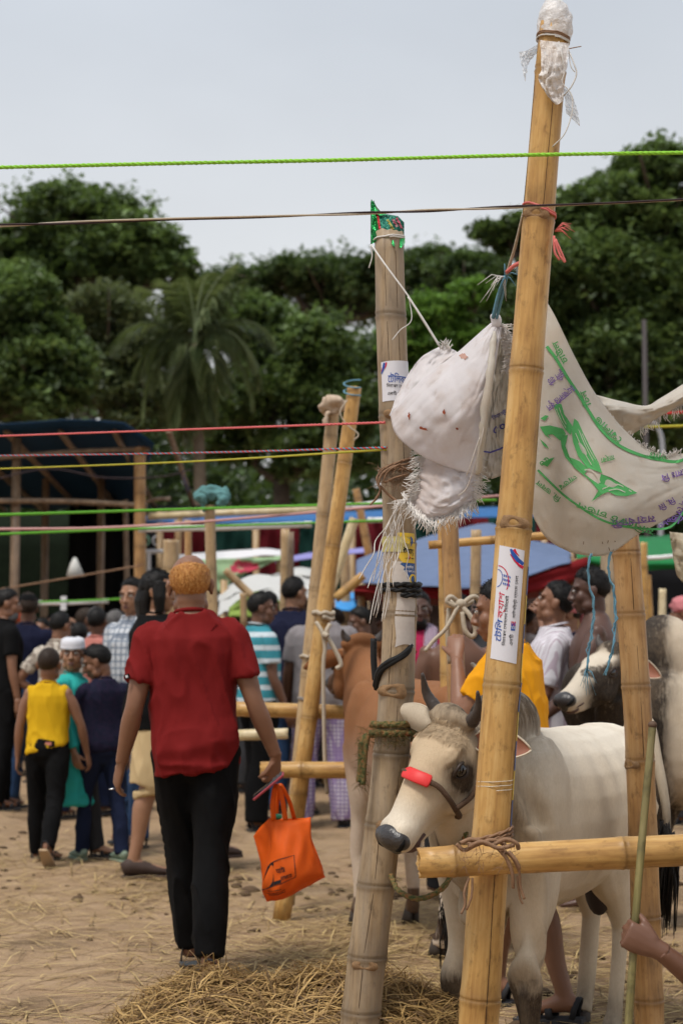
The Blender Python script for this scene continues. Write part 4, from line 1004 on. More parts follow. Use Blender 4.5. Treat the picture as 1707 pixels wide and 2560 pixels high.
# ------------------------------------------------------------------ people
SK = dict(mid=skin('skin_brown', (.215, .102, .057)), light=skin('skin_light_brown', (.30, .155, .088)), dark=skin('skin_dark_brown', (.140, .066, .039)), deep=skin('skin_deep_brown', (.085, .041, .028)))
HB_ = hair_mat('hair_black', (.0065, .0055, .005)); HG_ = hair_mat('hair_greying', (.055, .05, .048), (.18, .17, .165)); HD_ = hair_mat('hair_dark_brown', (.028, .017, .011))
M_LIPS = plain('human_lips', (.16, .065, .055), .5, .4); M_SCLERA = plain('eye_white', (.60, .56, .52), .3, .5, .02); M_IRIS = plain('iris', (.012, .007, .005), .15, .7)
M_SOLE = plain('sandal_sole', (.045, .045, .048), .8, .2, .2); M_STRAP = plain('sandal_strap', (.022, .022, .025), .7, .3, .2); M_CROC = plain('clog_rubber', (.040, .032, .030), .7, .3, .2)
TS = [(.78, .085, .080, 0), (.84, .145, .110, -.012), (.92, .165, .120, -.018), (1.00, .158, .110, -.006), (1.08, .148, .102, .004), (1.18, .155, .108, .006), (1.28, .166, .110, .002), (1.345, .156, .098, -.008), (1.39, .124, .080, -.014), (1.425, .088, .066, -.016), (1.455, .066, .058, -.016)]
def hand(mb, w, fd, pn, td, curl=25, s=1.0, thumb=35, spread=1.0):
    """palm and five fingers. fd finger direction, pn palm normal (the way fingers curl), td thumb side"""
    w, fd, pn = V(w), V(fd).normalized(), V(pn); pn = (pn - fd * pn.dot(fd)).normalized(); q = V(td); td = fd.cross(pn); td = td if td.dot(q) > 0 else -td
    mb.tube([w - fd * .03 * s, w, w + fd * .03 * s, w + fd * .06 * s, w + fd * .088 * s], [(.022 * s, .026 * s), (.019 * s, .028 * s), (.017 * s, .036 * s), (.016 * s, .040 * s), (.012 * s, .038 * s)], 12, ref=pn)
    for off, L, r in ((.029, .072, .0088), (.0098, .080, .0090), (-.0098, .074, .0086), (-.028, .058, .0076)):
        p = w + fd * (.080 - abs(off - .01) * .18) * s + td * off * spread * s; d = fd; pts = [p - fd * .015 * s, p]; a_ = 0
        for k_, f in enumerate((.46, .32, .26)):
            a_ += R(curl * (.8, 1.15, .8)[k_]); d = fd * math.cos(a_) + pn * math.sin(a_); p = p + d * L * f * s; pts.append(p)
        mb.tube(pts, [r * s * 1.05, r * s * 1.1, r * s, r * s * .95, r * s * .7], 8)
    a_ = R(thumb); p = w + fd * .022 * s + td * .026 * s; d1 = (fd * math.cos(a_) + td * math.sin(a_) + pn * .25).normalized(); d2 = (d1 + fd * .25 + pn * .35 * curl / 30).normalized()
    mb.tube([p - d1 * .012 * s, p + d1 * .018 * s, p + d1 * .042 * s, p + d1 * .042 * s + d2 * .03 * s], [.014 * s, .0125 * s, .0105 * s, .0075 * s], 8)
def ray_head(fn, n=40, m=26):
    """closed shell: fn(unit dir) -> point"""
    vs = []; fs = []
    for i in range(m + 1):
        th = math.pi * i / m
        for j in range(n):
            ph = 2 * math.pi * j / n; vs.append(fn(V((math.sin(th) * math.cos(ph), math.sin(th) * math.sin(ph), math.cos(th)))))
    for i in range(m):
        for j in range(n): fs.append((i * n + j, (i + 1) * n + j, (i + 1) * n + (j + 1) % n, i * n + (j + 1) % n))
    mb = MB(); mb.add(vs, fs); return mb
def sst(x, a, b):
    t = min(1, max(0, (x - a) / (b - a))); return t * t * (3 - 2 * t)
from mathutils import noise as mnoise
_n1 = lambda v, k, s_=0: mnoise.noise(V((v[0] * k + s_ * 7.3, v[1] * k, v[2] * k)))
def person(label, px_or_xy, yaw, H=1.7, sk='mid', top=None, bottom=None, hair='short', hair_m=None, head=(0, 0), hs=1.0, legs=((2, 4, 3, 0), (-2, 4, 3, 0)), arms=((-2, 9, 14), (-2, 9, 14)),
           vox=.012, shoes='sandal', shoe_m=None, face=True, bw=1.0, fat=1.0, group=None, lean=0.0, wrist=(None, None), hands=((25, None), (25, None)), beard=None, cap=None, vh=None, wr=.005, seed=0, bald=False, sw=None, nk=0.0, hip_yaw=0.0, roll=0):
    """legs/arms: (left, right). legs (hip, knee, out, foot pitch) degrees; arms (flex, out, elbow) degrees or ((elbow),(wrist)) points in a 1.7 m body."""
    x, y = px_or_xy; B = V((x, y, gz(x, y))); s = H / 1.7
    root = empty('person', B, R(yaw), label, 'person', group); S_ = SK[sk]
    vh = vh or max(.006, vox * .6)
    # --- legs
    J = []; low = 9
    for sd, (a, k, b, fp) in zip((-1, 1), legs):
        hp = V((sd * .085, 0, .90)); a, k, b = R(a), R(k), R(b)
        kn = hp + V((sd * math.sin(b), math.sin(a) * math.cos(b), -math.cos(a) * math.cos(b))) * .415
        an = kn + V((sd * math.sin(b) * .6, math.sin(a - k), -math.cos(a - k) * math.cos(b))) * .405
        Rf = Matrix.Rotation(-R(fp), 3, 'X'); ft = [an + Rf @ V(p) for p in ((0, -.055, -.085), (0, .19, -.085))]
        low = min(low, min(p.z for p in ft)); J.append((hp, kn, an, Rf, sd))
    dz = -low + .022
    up = V((0, 0, dz)); J = [(h + up, k_ + up, a_ + up, r_, sd) for h, k_, a_, r_, sd in J]
    def T(p): return V((p[0], p[1] + lean * max(0, p[2] - .95), p[2] + dz))
    mb = MB(); G = lambda p: V(p) * s
    shr = lambda z: .84 if (bottom and z < 1.02) else (.95 if top else 1)
    secs = [(0, yo + lean * max(0, z - .95), z + dz, w * bw * shr(z), h * fat * shr(z)) for z, w, h, yo in TS]
    Q = cr(secs, 2); mb.loft([(q[0] * s, q[1] * s, q[2] * s, q[3] * s, q[4] * s) for q in Q], 20, pw=2.3)
    AR = []
    for i, sd in enumerate((-1, 1)):
        sp = T((sd * .166 * (sw or bw), -.012, 1.362))
        a = arms[i]
        if isinstance(a[0], (tuple, list)): el, wr_ = V(a[0]) + up, V(a[1]) + up
        else:
            f, o, e_ = R(a[0]), R(a[1]), R(a[2])
            el = sp + V((sd * math.sin(o), math.sin(f) * math.cos(o), -math.cos(f) * math.cos(o))) * .285
            wr_ = el + V((sd * math.sin(o * .35), math.sin(f + e_), -math.cos(f + e_))) * .255
        AR.append((sp, el, wr_, sd))
        mb.ell(G(sp), (.040 * s, .044 * s, .046 * s))
        Q = cr([tuple(sp + V((-sd * .03, 0, .0))) + (.05,), tuple(sp.lerp(el, .3)) + (.050,), tuple(sp.lerp(el, .7)) + (.043,), tuple(el) + (.037,), tuple(el.lerp(wr_, .3)) + (.040,), tuple(el.lerp(wr_, .75)) + (.030,), tuple(wr_) + (.026,)], 3)
        mb.tube([G(q[:3]) for q in Q], [q[3] * s * (.5 + .5 * fat) for q in Q], 12)
    for h, k_, a_, Rf, sd in J:
        Q = cr([tuple(h) + (.088,), tuple(h.lerp(k_, .45)) + (.074,), tuple(k_) + (.053,), tuple(k_.lerp(a_, .3) + V((0, -.012, 0))) + (.055,), tuple(k_.lerp(a_, .7)) + (.040,), tuple(a_) + (.034,)], 3)
        mb.tube([G(q[:3]) for q in Q], [q[3] * s for q in Q], 14)
        fpts = [(0, -.045, -.045), (0, .0, -.030), (0, .07, -.045), (0, .13, -.058), (0, .185, -.066)]
        mb.tube([G(a_ + Rf @ V(p)) for p in fpts], [(.030 * s, .034 * s), (.034 * s, .040 * s), (.040 * s, .028 * s), (.042 * s, .020 * s), (.030 * s, .013 * s)], 12, ref=(1, 0, 0))
        mb.tube([G(a_), G(a_ + Rf @ V((0, 0, -.04)))], .033 * s, 10)
    mb.tube([G(T((0, -.015, 1.40))), G(T((0, -.008, 1.47))), G(T((0, .0, 1.53)))], [(.066 * s, .060 * s), .055 * s, .052 * s], 14)
    parts = [remesh(mb, vox, 3)]
    # --- head
    hc = T((0, .006, 1.585)); k = hs
    HM = Matrix.Translation(G(T((0, -.01, 1.478 + nk)))) @ Matrix.Rotation(R(head[0]), 4, 'Z') @ Matrix.Rotation(R(head[1]), 4, 'X') @ Matrix.Rotation(R(roll), 4, 'Y') @ Matrix.Translation(G((0, .016, .098 * k))) @ Matrix.Diagonal((s * k, s * k, s * k, 1))
    mb = MB(); E = lambda c, r: mb.ell(c, r, M=HM)
    E((0, -.012, .030), (.074, .092, .086)); E((0, .022, -.035), (.060, .066, .078)); E((0, .052, -.085), (.030, .030, .026)); E((0, -.02, -.05), (.055, .055, .06))
    for sd in (-1, 1):
        E((sd * .034, .052, -.024), (.028, .028, .032)); E((sd * .030, .070, .031), (.030, .014, .012)); E((sd * .078, -.006, -.008), (.009, .022, .031)); E((sd * .083, -.016, .004), (.008, .014, .022)); E((sd * .045, .018, -.07), (.022, .035, .028))
    mb.tube([HM @ V((0, .080, .022)), HM @ V((0, .097, -.006)), HM @ V((0, .108, -.026)), HM @ V((0, .094, -.036))], [.009 * s * k, .010 * s * k, .013 * s * k, .010 * s * k], 8)
    for sd in (-1, 1): E((sd * .012, .094, -.030), (.009, .011, .009))
    E((0, .083, -.058), (.024, .012, .008)); E((0, .081, -.069), (.021, .012, .009))
    mb.tube([HM @ V((0, -.02, -.02)), HM @ V((0, -.02, -.11))], [.054 * s * k, .052 * s], 12)
    parts.append(remesh(mb, vh * s * k, 4, .5))
    # --- hands
    for i, (sp, el, wr_, sd) in enumerate(AR):
        hm = MB(); cu, fr = hands[i]; fd = (wr_ - el).normalized() if fr is None else V(fr[0]); pn = V((-sd, .15, 0)) if fr is None else V(fr[1]); td = V((0, 1, .1)) if fr is None else V(fr[2])
        hand(hm, G(wr_ + fd * .012), fd, pn, td, cu, s); parts.append(remesh(hm, min(.0048, vox * .55), 1, .4) if vox < .0115 else hm.mesh())
    obj('body', join(parts), S_, root)
    # --- face
    if face:
        for sd in (-1, 1):
            b = MB(); b.ell((sd * .0315, .0835, .010), (.0135, .008, .0072), M=HM); ey = b.build('eye', M_SCLERA, root)
            b = MB(); b.ell((sd * .0315, .0895, .010), (.0062, .004, .0064), M=HM); b.build('iris', M_IRIS, ey)
            b = MB(); b.tube([HM @ V((sd * .014, .094, .028)), HM @ V((sd * .034, .092, .034)), HM @ V((sd * .052, .078, .027))], [(.003 * s * k, .0032 * s * k), (.003 * s * k, .0038 * s * k), (.0015 * s * k, .002 * s * k)], 6); b.build('eyebrow', HB_, root)
            b = MB(); b.tube([HM @ V((sd * .017, .0865, .012)), HM @ V((sd * .031, .0915, .0185)), HM @ V((sd * .047, .082, .011))], .0014 * s * k, 5); b.build('eyelash', HB_, ey)
        b = MB(); b.ell((0, .0935, -.0585), (.021, .0045, .0052), M=HM); b.ell((0, .0905, -.068), (.018, .0055, .0062), M=HM); b.build('lips', M_LIPS, root)
    # --- hair
    hm_ = hair_m or HB_
    if hair != 'none':
        thick = dict(short=.085, buzz=.035, fringe=.03, long=.15, thick=.16)[hair]
        HMk = []; HMi = HM.to_3x3()
        def hfn(d):
            fy = d.y; zl = np.interp(fy, [-1, -.6, -.25, .1, .35, .6, .85, 1], [-.92, -.88, -.66, -.16, .12, .40, .55, .60])
            zl += .10 * _n1(d, 9, seed + 5) + .05 * _n1(d, 23, seed + 6)
            if hair == 'fringe' and fy < 0: zl -= .16
            m_ = sst(d.z, zl - .02, zl + .13); m3 = sst(d.z, zl, zl + .55)
            if hair == 'fringe': m_ *= (1 - sst(d.z + .30 * d.y + .05 * _n1(d, 11, 2), .22, .50))
            if hair == 'long': m_ = max(m_, sst(.25 - d.y, 0, .3) * sst(d.z, -1.2, -.8))
            ns = _n1(d, 7, seed) * .5 + _n1(d, 19, seed + 1) * .35 + _n1((d.x * 3, d.y * 3, d.z * .6), 24, seed + 2) * .4
            g = .90 + m_ * (.112 + .012 * ns) + m3 * m_ * thick * (.95 + .7 * ns)
            HMk.append(m_)
            if m_ > .2 and hair in ('short', 'thick'): g += .05 * max(0, d.z) * (1 if fy > -.2 else .3)
            p = V((.074 * d.x, .092 * d.y - .012, .086 * d.z + .030)); c_ = V((0, -.012, .03))
            return HM @ (c_ + (p - c_) * g)
        n_, m2 = ((64, 44) if vox < .0095 else (44, 30)); hb = ray_head(hfn, n_, m2).build('hair', hm_, root)
        rg_h = random.Random(seed + 5); hv = [V(v.co) for v in hb.data.vertices]; c_h = HM @ V((0, -.012, .03)); ok = [i for i, q in enumerate(HMk) if q > .35]; b = MB(); hl_ = dict(short=.020, buzz=.007, fringe=.011, long=.03, thick=.026)[hair] * s
        for i in rg_h.choices(ok, k=420 if vox < .0125 else 170):
            p_ = hv[i]; n_h = (p_ - c_h).normalized(); t_h = V((rg_h.gauss(0, .5), rg_h.gauss(0, .5), -.55 + rg_h.gauss(0, .45))); t_h = (t_h - n_h * t_h.dot(n_h)).normalized(); l_ = hl_ * rg_h.uniform(.5, 1.2)
            b.ribbon([p_ - n_h * .002, p_ + (n_h * .45 + t_h) * l_ * .5, p_ + (n_h * .35 + t_h) * l_], [.0042 * s, .0034 * s, .001 * s], n_h)
        o_h = b.build('hair_strands', hm_, hb); o_h['kind'] = 'stuff'
        if hair == 'long':
            b = MB(); b.tube([HM @ V((0, -.06, .04)), HM @ V((0, -.085, -.05)), HM @ V((0, -.08, -.13)), HM @ V((0, -.075, -.19))], [(.085 * s, .045 * s), (.088 * s, .055 * s), (.08 * s, .045 * s), (.05 * s, .02 * s)], 18, ref=(1, 0, 0))
            b.tube([HM @ V((.05, .02, .06)), HM @ V((.075, .03, -.03)), HM @ V((.07, .03, -.12))], [(.03 * s, .045 * s), (.02 * s, .04 * s), (.01 * s, .03 * s)], 10); b.tube([HM @ V((-.05, .0, .06)), HM @ V((-.082, .0, -.03)), HM @ V((-.075, -.01, -.14))], [(.03 * s, .05 * s), (.02 * s, .05 * s), (.01 * s, .03 * s)], 10)
            me = remesh(b, .008, 3); displace(me, lambda P, N_: .006 * vnoise(P * np.array([60, 60, 9]), 5)); obj('long_hair', me, hm_, root)
    if beard is not None:
        def bfn(d):
            m_ = sst(.30 * d.y - d.z, .42, .72) * sst(d.y, -.25, .1); ns = _n1(d, 14, 3) * .5 + _n1(d, 30, 4) * .4
            p = V((.062 * d.x, .070 * d.y + .020, .088 * d.z - .036)); c_ = V((0, .02, -.036)); return HM @ (c_ + (p - c_) * (.88 + m_ * (.22 + beard[1] * (.8 + .5 * ns))) + V((0, 0, -m_ * beard[1] * .08)))
        ray_head(bfn, 48, 34).build('beard', beard[0], root)
    if cap is not None:
        kind, cm = cap; b = MB()
        if kind == 'kufi':
            b.loft([(0, -.014, z, rx, ry) for z, rx, ry in ((.045, .082, .101), (.070, .083, .101), (.096, .080, .098), (.112, .070, .086), (.121, .045, .055), (.124, .012, .014))], 28, M=HM @ Matrix.Rotation(R(-9), 4, 'X'))
            ob = b.build('cap', cm, root); b = MB(); b.loft([(0, -.014, .040, .0842, .1032), (0, -.014, .058, .0850, .1036), (0, -.014, .064, .0838, .1022)], 28, M=HM @ Matrix.Rotation(R(-9), 4, 'X')); b.build('cap_band', cm, ob)
        elif kind == 'cap':
            b.loft([(0, -.012, z, rx, ry) for z, rx, ry in ((.03, .083, .102), (.075, .082, .100), (.105, .068, .085), (.122, .040, .05), (.126, .01, .01))], 24, M=HM); ob = b.build('cap', cm, root)
            b = MB(); b.grid(8, 4, lambda u, v: HM @ V(((u - .5) * .15, .08 + v * .075 * (1 - (2 * u - 1) ** 2 * .6), .036 - .012 * (2 * u - 1) ** 2)), thick=.004, back=V((0, 0, -1))); b.build('visor', cm, ob)
        elif kind == 'wrap':
            b.loft([(0, -.012, z, rx, ry) for z, rx, ry in ((.005, .086, .105), (.05, .095, .112), (.09, .088, .106), (.118, .06, .075), (.128, .02, .02))], 24, M=HM); b.tube([HM @ V((-.09, 0, .03)), HM @ V((0, .105, .055)), HM @ V((.09, 0, .04)), HM @ V((0, -.125, .03)), HM @ V((-.09, 0, .03))], .020 * s, 8)
            b.tube([HM @ V((0, -.11, .03)), HM @ V((.01, -.125, -.05)), HM @ V((.02, -.12, -.12))], [.03 * s, .03 * s, .018 * s], 8)
            me = remesh(b, .008, 3); displace(me, lambda P, N_: .006 * fbm(P * 24, 4)); obj('head_cloth', me, cm, root)
    # --- clothes
    def fold(me, amp, sc=(16, 16, 5), sd_=0, dirn=None):
        def f(P, N_):
            q = P / s; a_ = fbm(q * np.array(sc), 31 + sd_ + seed, 3)
            r_ = 1 - np.abs(vnoise(q * np.array([15, 15, 3.4]) + q[:, [2, 2, 0]] * np.array([4, 4, 2]), 57 + seed)); r2 = 1 - np.abs(vnoise(q * np.array([6, 6, 15]) + q[:, [0, 0, 1]] * 5, 77 + seed)); lo_ = np.clip((1.02 - (q[:, 2] - dz)) / .2, 0, 1)
            return amp * s * (.7 * a_ + 1.5 * (r_ ** 4 - .25) + (1.6 if dirn is None else 0) * lo_ * (r2 ** 4 - .25))
        displace(me, f)
    if top:
        b = MB(); ease = top.get('ease', .016); hem = top.get('hem', .86); slim = top.get('slim', 0); flare = top.get('flare', 0)
        zs = sorted(set([hem, hem + .03] + [z for z in np.linspace(hem, 1.33, 11)] + [1.345, 1.39, 1.425, 1.448]))
        zt = [t[0] for t in TS]; sec = []
        for z in zs:
            w = np.interp(z, zt, [t[1] for t in TS]); h = np.interp(z, zt, [t[2] for t in TS]); yo = np.interp(z, zt, [t[3] for t in TS])
            if z < .84: w, h, yo = .155, .112, -.012
            if z < 1.3: w = max(w, .158 - slim); h = max(h, .110 - slim)
            e_ = ease if z < 1.38 else ease * .75
            fl = flare * max(0, (1.0 - z)); tilt = top.get('tilt', 0)
            sec.append((0, (yo + lean * max(0, z - .95)) * s, (z + dz) * s, (w * bw + e_ + fl) * s, (h * fat + e_ + fl * .7) * s))
        b.loft(sec, 26, pw=2.35)
        sl = top.get('sleeve', .62)
        for sp, el, wr_, sd in AR:
            if sl <= 0: b.ell(G(sp + V((-sd * .035, 0, .012))), (.045 * s, .062 * s, .055 * s)); continue
            pts = [sp + V((-sd * .05, 0, .0)), sp + V((sd * .004, 0, -.008)), sp.lerp(el, min(1, sl) * .5) + V((sd * .004, 0, 0)), sp.lerp(el, min(1, sl))]; rr = [.050, .0585, .060, .063 + top.get('loose', 0)]
            if sl > 1: pts += [el.lerp(wr_, .5), el.lerp(wr_, min(1, sl - 1))]; rr[-1] = .056; rr += [.050, .042]
            Q = cr([tuple(p) + (r_,) for p, r_ in zip(pts, rr)], 4); b.tube([G(q[:3]) for q in Q], [q[3] * s * (.55 + .45 * fat) for q in Q], 16)
        me = remesh(b, max(.0085, vox * .85), 3)
        if top.get('tilt'):
            P = co_of(me); t_ = top['tilt']; P[:, 2] -= t_ * s * np.clip((1.2 - (P[:, 2] / s - dz)) / .35, 0, 1) * (P[:, 0] / (.16 * s)) * (np.abs(P[:, 0]) < .21 * s); set_co(me, P)
        fold(me, top.get('wr', wr)); tp = obj(top.get('name', 'shirt'), me, top['m'], root)
        if top.get('collar'):
            b = MB(); cz = T((0, 0, 1.452)); nn = 20
            b.tube([G(cz + V((.064 * math.cos(a_), -.012 + .062 * math.sin(a_), .006 - .014 * math.sin(a_)))) for a_ in [R(100) + i * R(340) / nn for i in range(nn + 1)]], [(.006 * s, .020 * s)] * (nn + 1), 8, ref=(0, 0, 1)); b.build('collar', top.get('cm', top['m']), tp)
        elif top.get('neck', True):
            b = MB(); cz = T((0, -.012, 1.450)); b.tube([G(cz + V((.064 * math.cos(a_), .060 * math.sin(a_), -.010 * math.sin(a_) + .002))) for a_ in [i * R(360) / 24 for i in range(25)]], .0085 * s, 8); b.build('neckband', top.get('cm', top['m']), tp)
        if top.get('extra'): top['extra'](root, tp, s, dz, AR)
    if bottom:
        b = MB(); ln = bottom.get('len', 1.0); ez = bottom.get('ease', .016); rk, ra = bottom.get('knee', .072), bottom.get('ankle', .066); kind = bottom.get('kind', 'trousers')
        wz = bottom.get('waist', 1.0); zt = [t[0] for t in TS]
        b.loft([(0, np.interp(z, zt, [t[3] for t in TS]) * s, (z + dz) * s, (np.interp(z, zt, [t[1] for t in TS]) * bw + .012) * s, (np.interp(z, zt, [t[2] for t in TS]) * fat + .016) * s) for z in (.84, .87, .92, .96, wz)], 22); b.loft([(0, -.01 * s, (z + dz) * s, w_ * s, h_ * s) for z, w_, h_ in ((.765, .075, .075), (.79, .11, .095), (.83, .135, .112), (.86, .14, .115))], 16)
        for h, k_, a_, Rf, sd in J:
            f1 = min(1, ln * 2); pts = [h + V((0, -.008, 0)), h.lerp(k_, .4 * f1), h.lerp(k_, f1)]; rr = [.090 + ez, .082 + ez, (.060 + ez if f1 < 1 else rk) + (bottom.get('wide', 0) if ln <= .62 else 0)]
            if ln > .5:
                e_ = a_ + V((0, 0, -.045 + bottom.get('cuff', 0))); f2 = (ln - .5) * 2; pts += [k_.lerp(e_, f2 * .5) + V((0, -.008, 0)), k_.lerp(e_, f2)]; rr += [(rk + ra) / 2 + .004, ra]
            Q = cr([tuple(p) + (r_,) for p, r_ in zip(pts, rr)], 4); b.tube([G(q[:3]) for q in Q], [(q[3] * s, q[3] * s * 1.08) for q in Q], 16, ref=(1, 0, 0))
        if kind == 'lungi':
            zb = bottom.get('bot', .12); b.loft([(0, -.01 * s, (z + dz) * s, r_ * s, r_ * .8 * s) for z, r_ in ((zb, .20), (.4, .19), (.7, .18), (.9, .175), (1.0, .16))], 26)
        me = remesh(b, max(.0095, vox * .9), 3); fold(me, bottom.get('wr', .006), (9, 9, 6), 3, 1); bt_ = obj(bottom.get('name', 'trousers'), me, bottom['m'], root)
        if bottom.get('extra'): bottom['extra'](root, bt_, s, dz, J)
    # --- footwear
    for h, k_, a_, Rf, sd in J:
        if shoes is None: continue
        F = Matrix.Translation(G(a_)) @ Rf.to_4x4() @ Matrix.Diagonal((s, s, s, 1)); sm_ = shoe_m or (M_CROC if shoes == 'clog' else M_SOLE); b = MB()
        out = [(-.066, .030), (-.045, .040), (.0, .042), (.06, .045), (.12, .052), (.17, .048), (.20, .034), (.212, .012)]
        vs = []; fs = []; n_ = len(out)
        for z in (-.107, -.090):
            for y_, w_ in out: vs += [F @ V((-w_, y_, z)), F @ V((w_, y_, z))]
        o2 = 2 * n_
        for i in range(n_ - 1):
            a0 = 2 * i; fs += [(a0, a0 + 2, a0 + 3, a0 + 1), (o2 + a0, o2 + a0 + 1, o2 + a0 + 3, o2 + a0 + 2), (a0, o2 + a0, o2 + a0 + 2, a0 + 2), (a0 + 1, a0 + 3, o2 + a0 + 3, o2 + a0 + 1)]
        fs += [(0, 1, o2 + 1, o2), (o2 - 2, 2 * o2 - 2, 2 * o2 - 1, o2 - 1)]; b.add(vs, fs)
        if shoes == 'sandal':
            fo = b.build('sandal', sm_, root, smooth=False)
            for y_, w_, hgt, rr in ((.120, .043, -.040, .015), (.055, .041, -.022, .015), (-.03, .034, -.012, .012)):
                b = MB(); b.tube([F @ V((w_ * math.cos(t), y_ + (.012 * math.sin(t) if y_ > 0 else -.028 * math.sin(t)), -.090 + (hgt + .090) * math.sin(t) ** .8)) for t in [i * math.pi / 8 for i in range(9)]], [(rr * s, .003 * s)] * 9, 6, ref=(0, 1, 0)); b.build('strap', M_STRAP, fo)
        else:
            hi = .035 if shoes == 'shoe' else .0
            up_ = [(-.062, -.055, .030, .036), (-.02, -.040, .040, .050 + hi), (.05, -.050, .045, .040), (.12, -.066, .048, .030), (.175, -.074, .042, .020), (.205, -.082, .022, .010)]
            b.tube([F @ V((0, y_, z_)) for y_, z_, _, _ in up_], [(w_ * s, h_ * s) for _, _, w_, h_ in up_], 14, ref=(1, 0, 0)); fo = b.build('clog' if shoes == 'clog' else 'shoe', sm_, root)
    root['_'] = 1; del root['_']
    return dict(root=root, s=s, dz=dz, AR=AR, J=J, HM=HM, B=B, R=Matrix.Rotation(R(yaw), 3, 'Z'))
def wpt(p, P): return p['B'] + p['R'] @ (V(P) * p['s'])
# ------------------------------------------------------------------ who is there
def PX(px, Y): return (at(px, 1608, Y).x, Y)
def stripes(name, a, b, freq, duty=.5, axis=2, thin=None):
    k = N(name); v = k.tex(); sp = k.n('SeparateXYZ'); k.l(v, sp.inputs[0])
    f = k.math('FRACT', k.math('MULTIPLY', sp.outputs[axis], freq)); m = k.math('LESS_THAN', f, duty)
    c = k.mix(m, b, a)
    if thin: c = k.mix(k.math('LESS_THAN', k.math('ABSOLUTE', k.math('SUBTRACT', f, .75)), .08), c, thin)
    k.col(k.mix(k.rng(k.noise(v, 8, 3), .3, .7, 0, .2), c, (.02, .02, .02))).rough(.85, .2); k.bump(k.noise(v, 420, 2), .1, .003); return k.m
def plaid(name, base, l1, l2, freq, w=.22):
    k = N(name); v = k.tex(); sp = k.n('SeparateXYZ'); k.l(v, sp.inputs[0]); c = base
    for ax, col, ph in ((2, l1, 0), (0, l2, .3), (1, l2, .6)):
        f = k.math('FRACT', k.math('ADD', k.math('MULTIPLY', sp.outputs[ax], freq), ph)); c = k.mix(k.math('MULTIPLY', k.math('LESS_THAN', f, w), .75), c, col)
    k.col(c).rough(.85, .2); return k.m
def blotch(name, a, b, sc=22):
    k = N(name); v = k.tex(); k.col(k.mix(k.rng(k.noise(v, sc, 3), .46, .56, 0, 1), a, b)).rough(.85, .2); return k.m
C_RED = cloth('maroon_jersey', (.165, .0105, .0105), .10); C_BLK = cloth('black_cloth', (.0042, .0042, .0046), .2); C_TEAL = cloth('teal_cotton', (.030, .36, .33), .1); C_YEL = cloth('yellow_cotton', (.62, .37, .012), .1)
C_NAVY = cloth('navy_cloth', (.010, .012, .032), .2); C_KHAKI = cloth('khaki_cloth', (.50, .37, .20), .1); C_DENIM = cloth('blue_denim', (.030, .062, .135), .3); C_DDEN = cloth('dark_denim', (.012, .018, .045), .3); C_GREY = cloth('grey_jersey', (.22, .20, .205), .1)
C_ORG = cloth('orange_cotton', (.70, .30, .010), .1); C_WHITE = cloth('white_cotton', (.66, .65, .66), .06); C_PINK = cloth('salmon_cotton', (.50, .19, .155), .1); C_OLIVE = cloth('olive_cotton', (.14, .15, .03), .1); C_LBLUE = cloth('pale_blue_cotton', (.42, .50, .62), .08)
C_GREEN = cloth('dull_green_cotton', (.10, .13, .10), .1); C_DGREY = cloth('charcoal_cloth', (.035, .035, .038), .2); C_LAV = cloth('lavender_cotton', (.45, .42, .55), .08); C_MAG = cloth('magenta_cloth', (.35, .02, .07), .1); C_CHECK = plaid('plaid_purple_white', (.55, .52, .58), (.20, .14, .30), (.24, .16, .34), 34, .42)
C_STRIPE = stripes('striped_polo', (.045, .26, .32), (.55, .62, .66), 10.5, .62, 2); C_FLORAL = blotch('floral_print', (.52, .47, .40), (.22, .18, .15), 26); C_WSTRIPE = stripes('white_striped_shirt', (.66, .64, .68), (.46, .38, .44), 46, .7, 0); C_PLAIDB = plaid('blue_plaid', (.03, .04, .11), (.35, .06, .06), (.30, .30, .36), 24, .25); C_GPL = plaid('grey_white_plaid', (.50, .52, .55), (.16, .20, .26), (.12, .15, .2), 22, .3)
C_SCARF = stripes('striped_scarf', (.20, .12, .19), (.45, .36, .42), 60, .5, 0)
H_ORG = hair_mat('henna_hair', (.44, .125, .012), (.56, .29, .09)); H_BEARD = hair_mat('henna_beard', (.72, .14, .008), (.75, .22, .02))
SOLE_G = plain('grey_sandal', (.075, .085, .095), .75, .2, .15); SOLE_T = plain('pale_green_clog', (.26, .34, .26), .75, .2, .1); SOLE_B = plain('tan_sandal', (.42, .30, .19), .8, .2, .15); SOLE_BR = plain('brown_clog', (.055, .035, .028), .7, .3, .2)

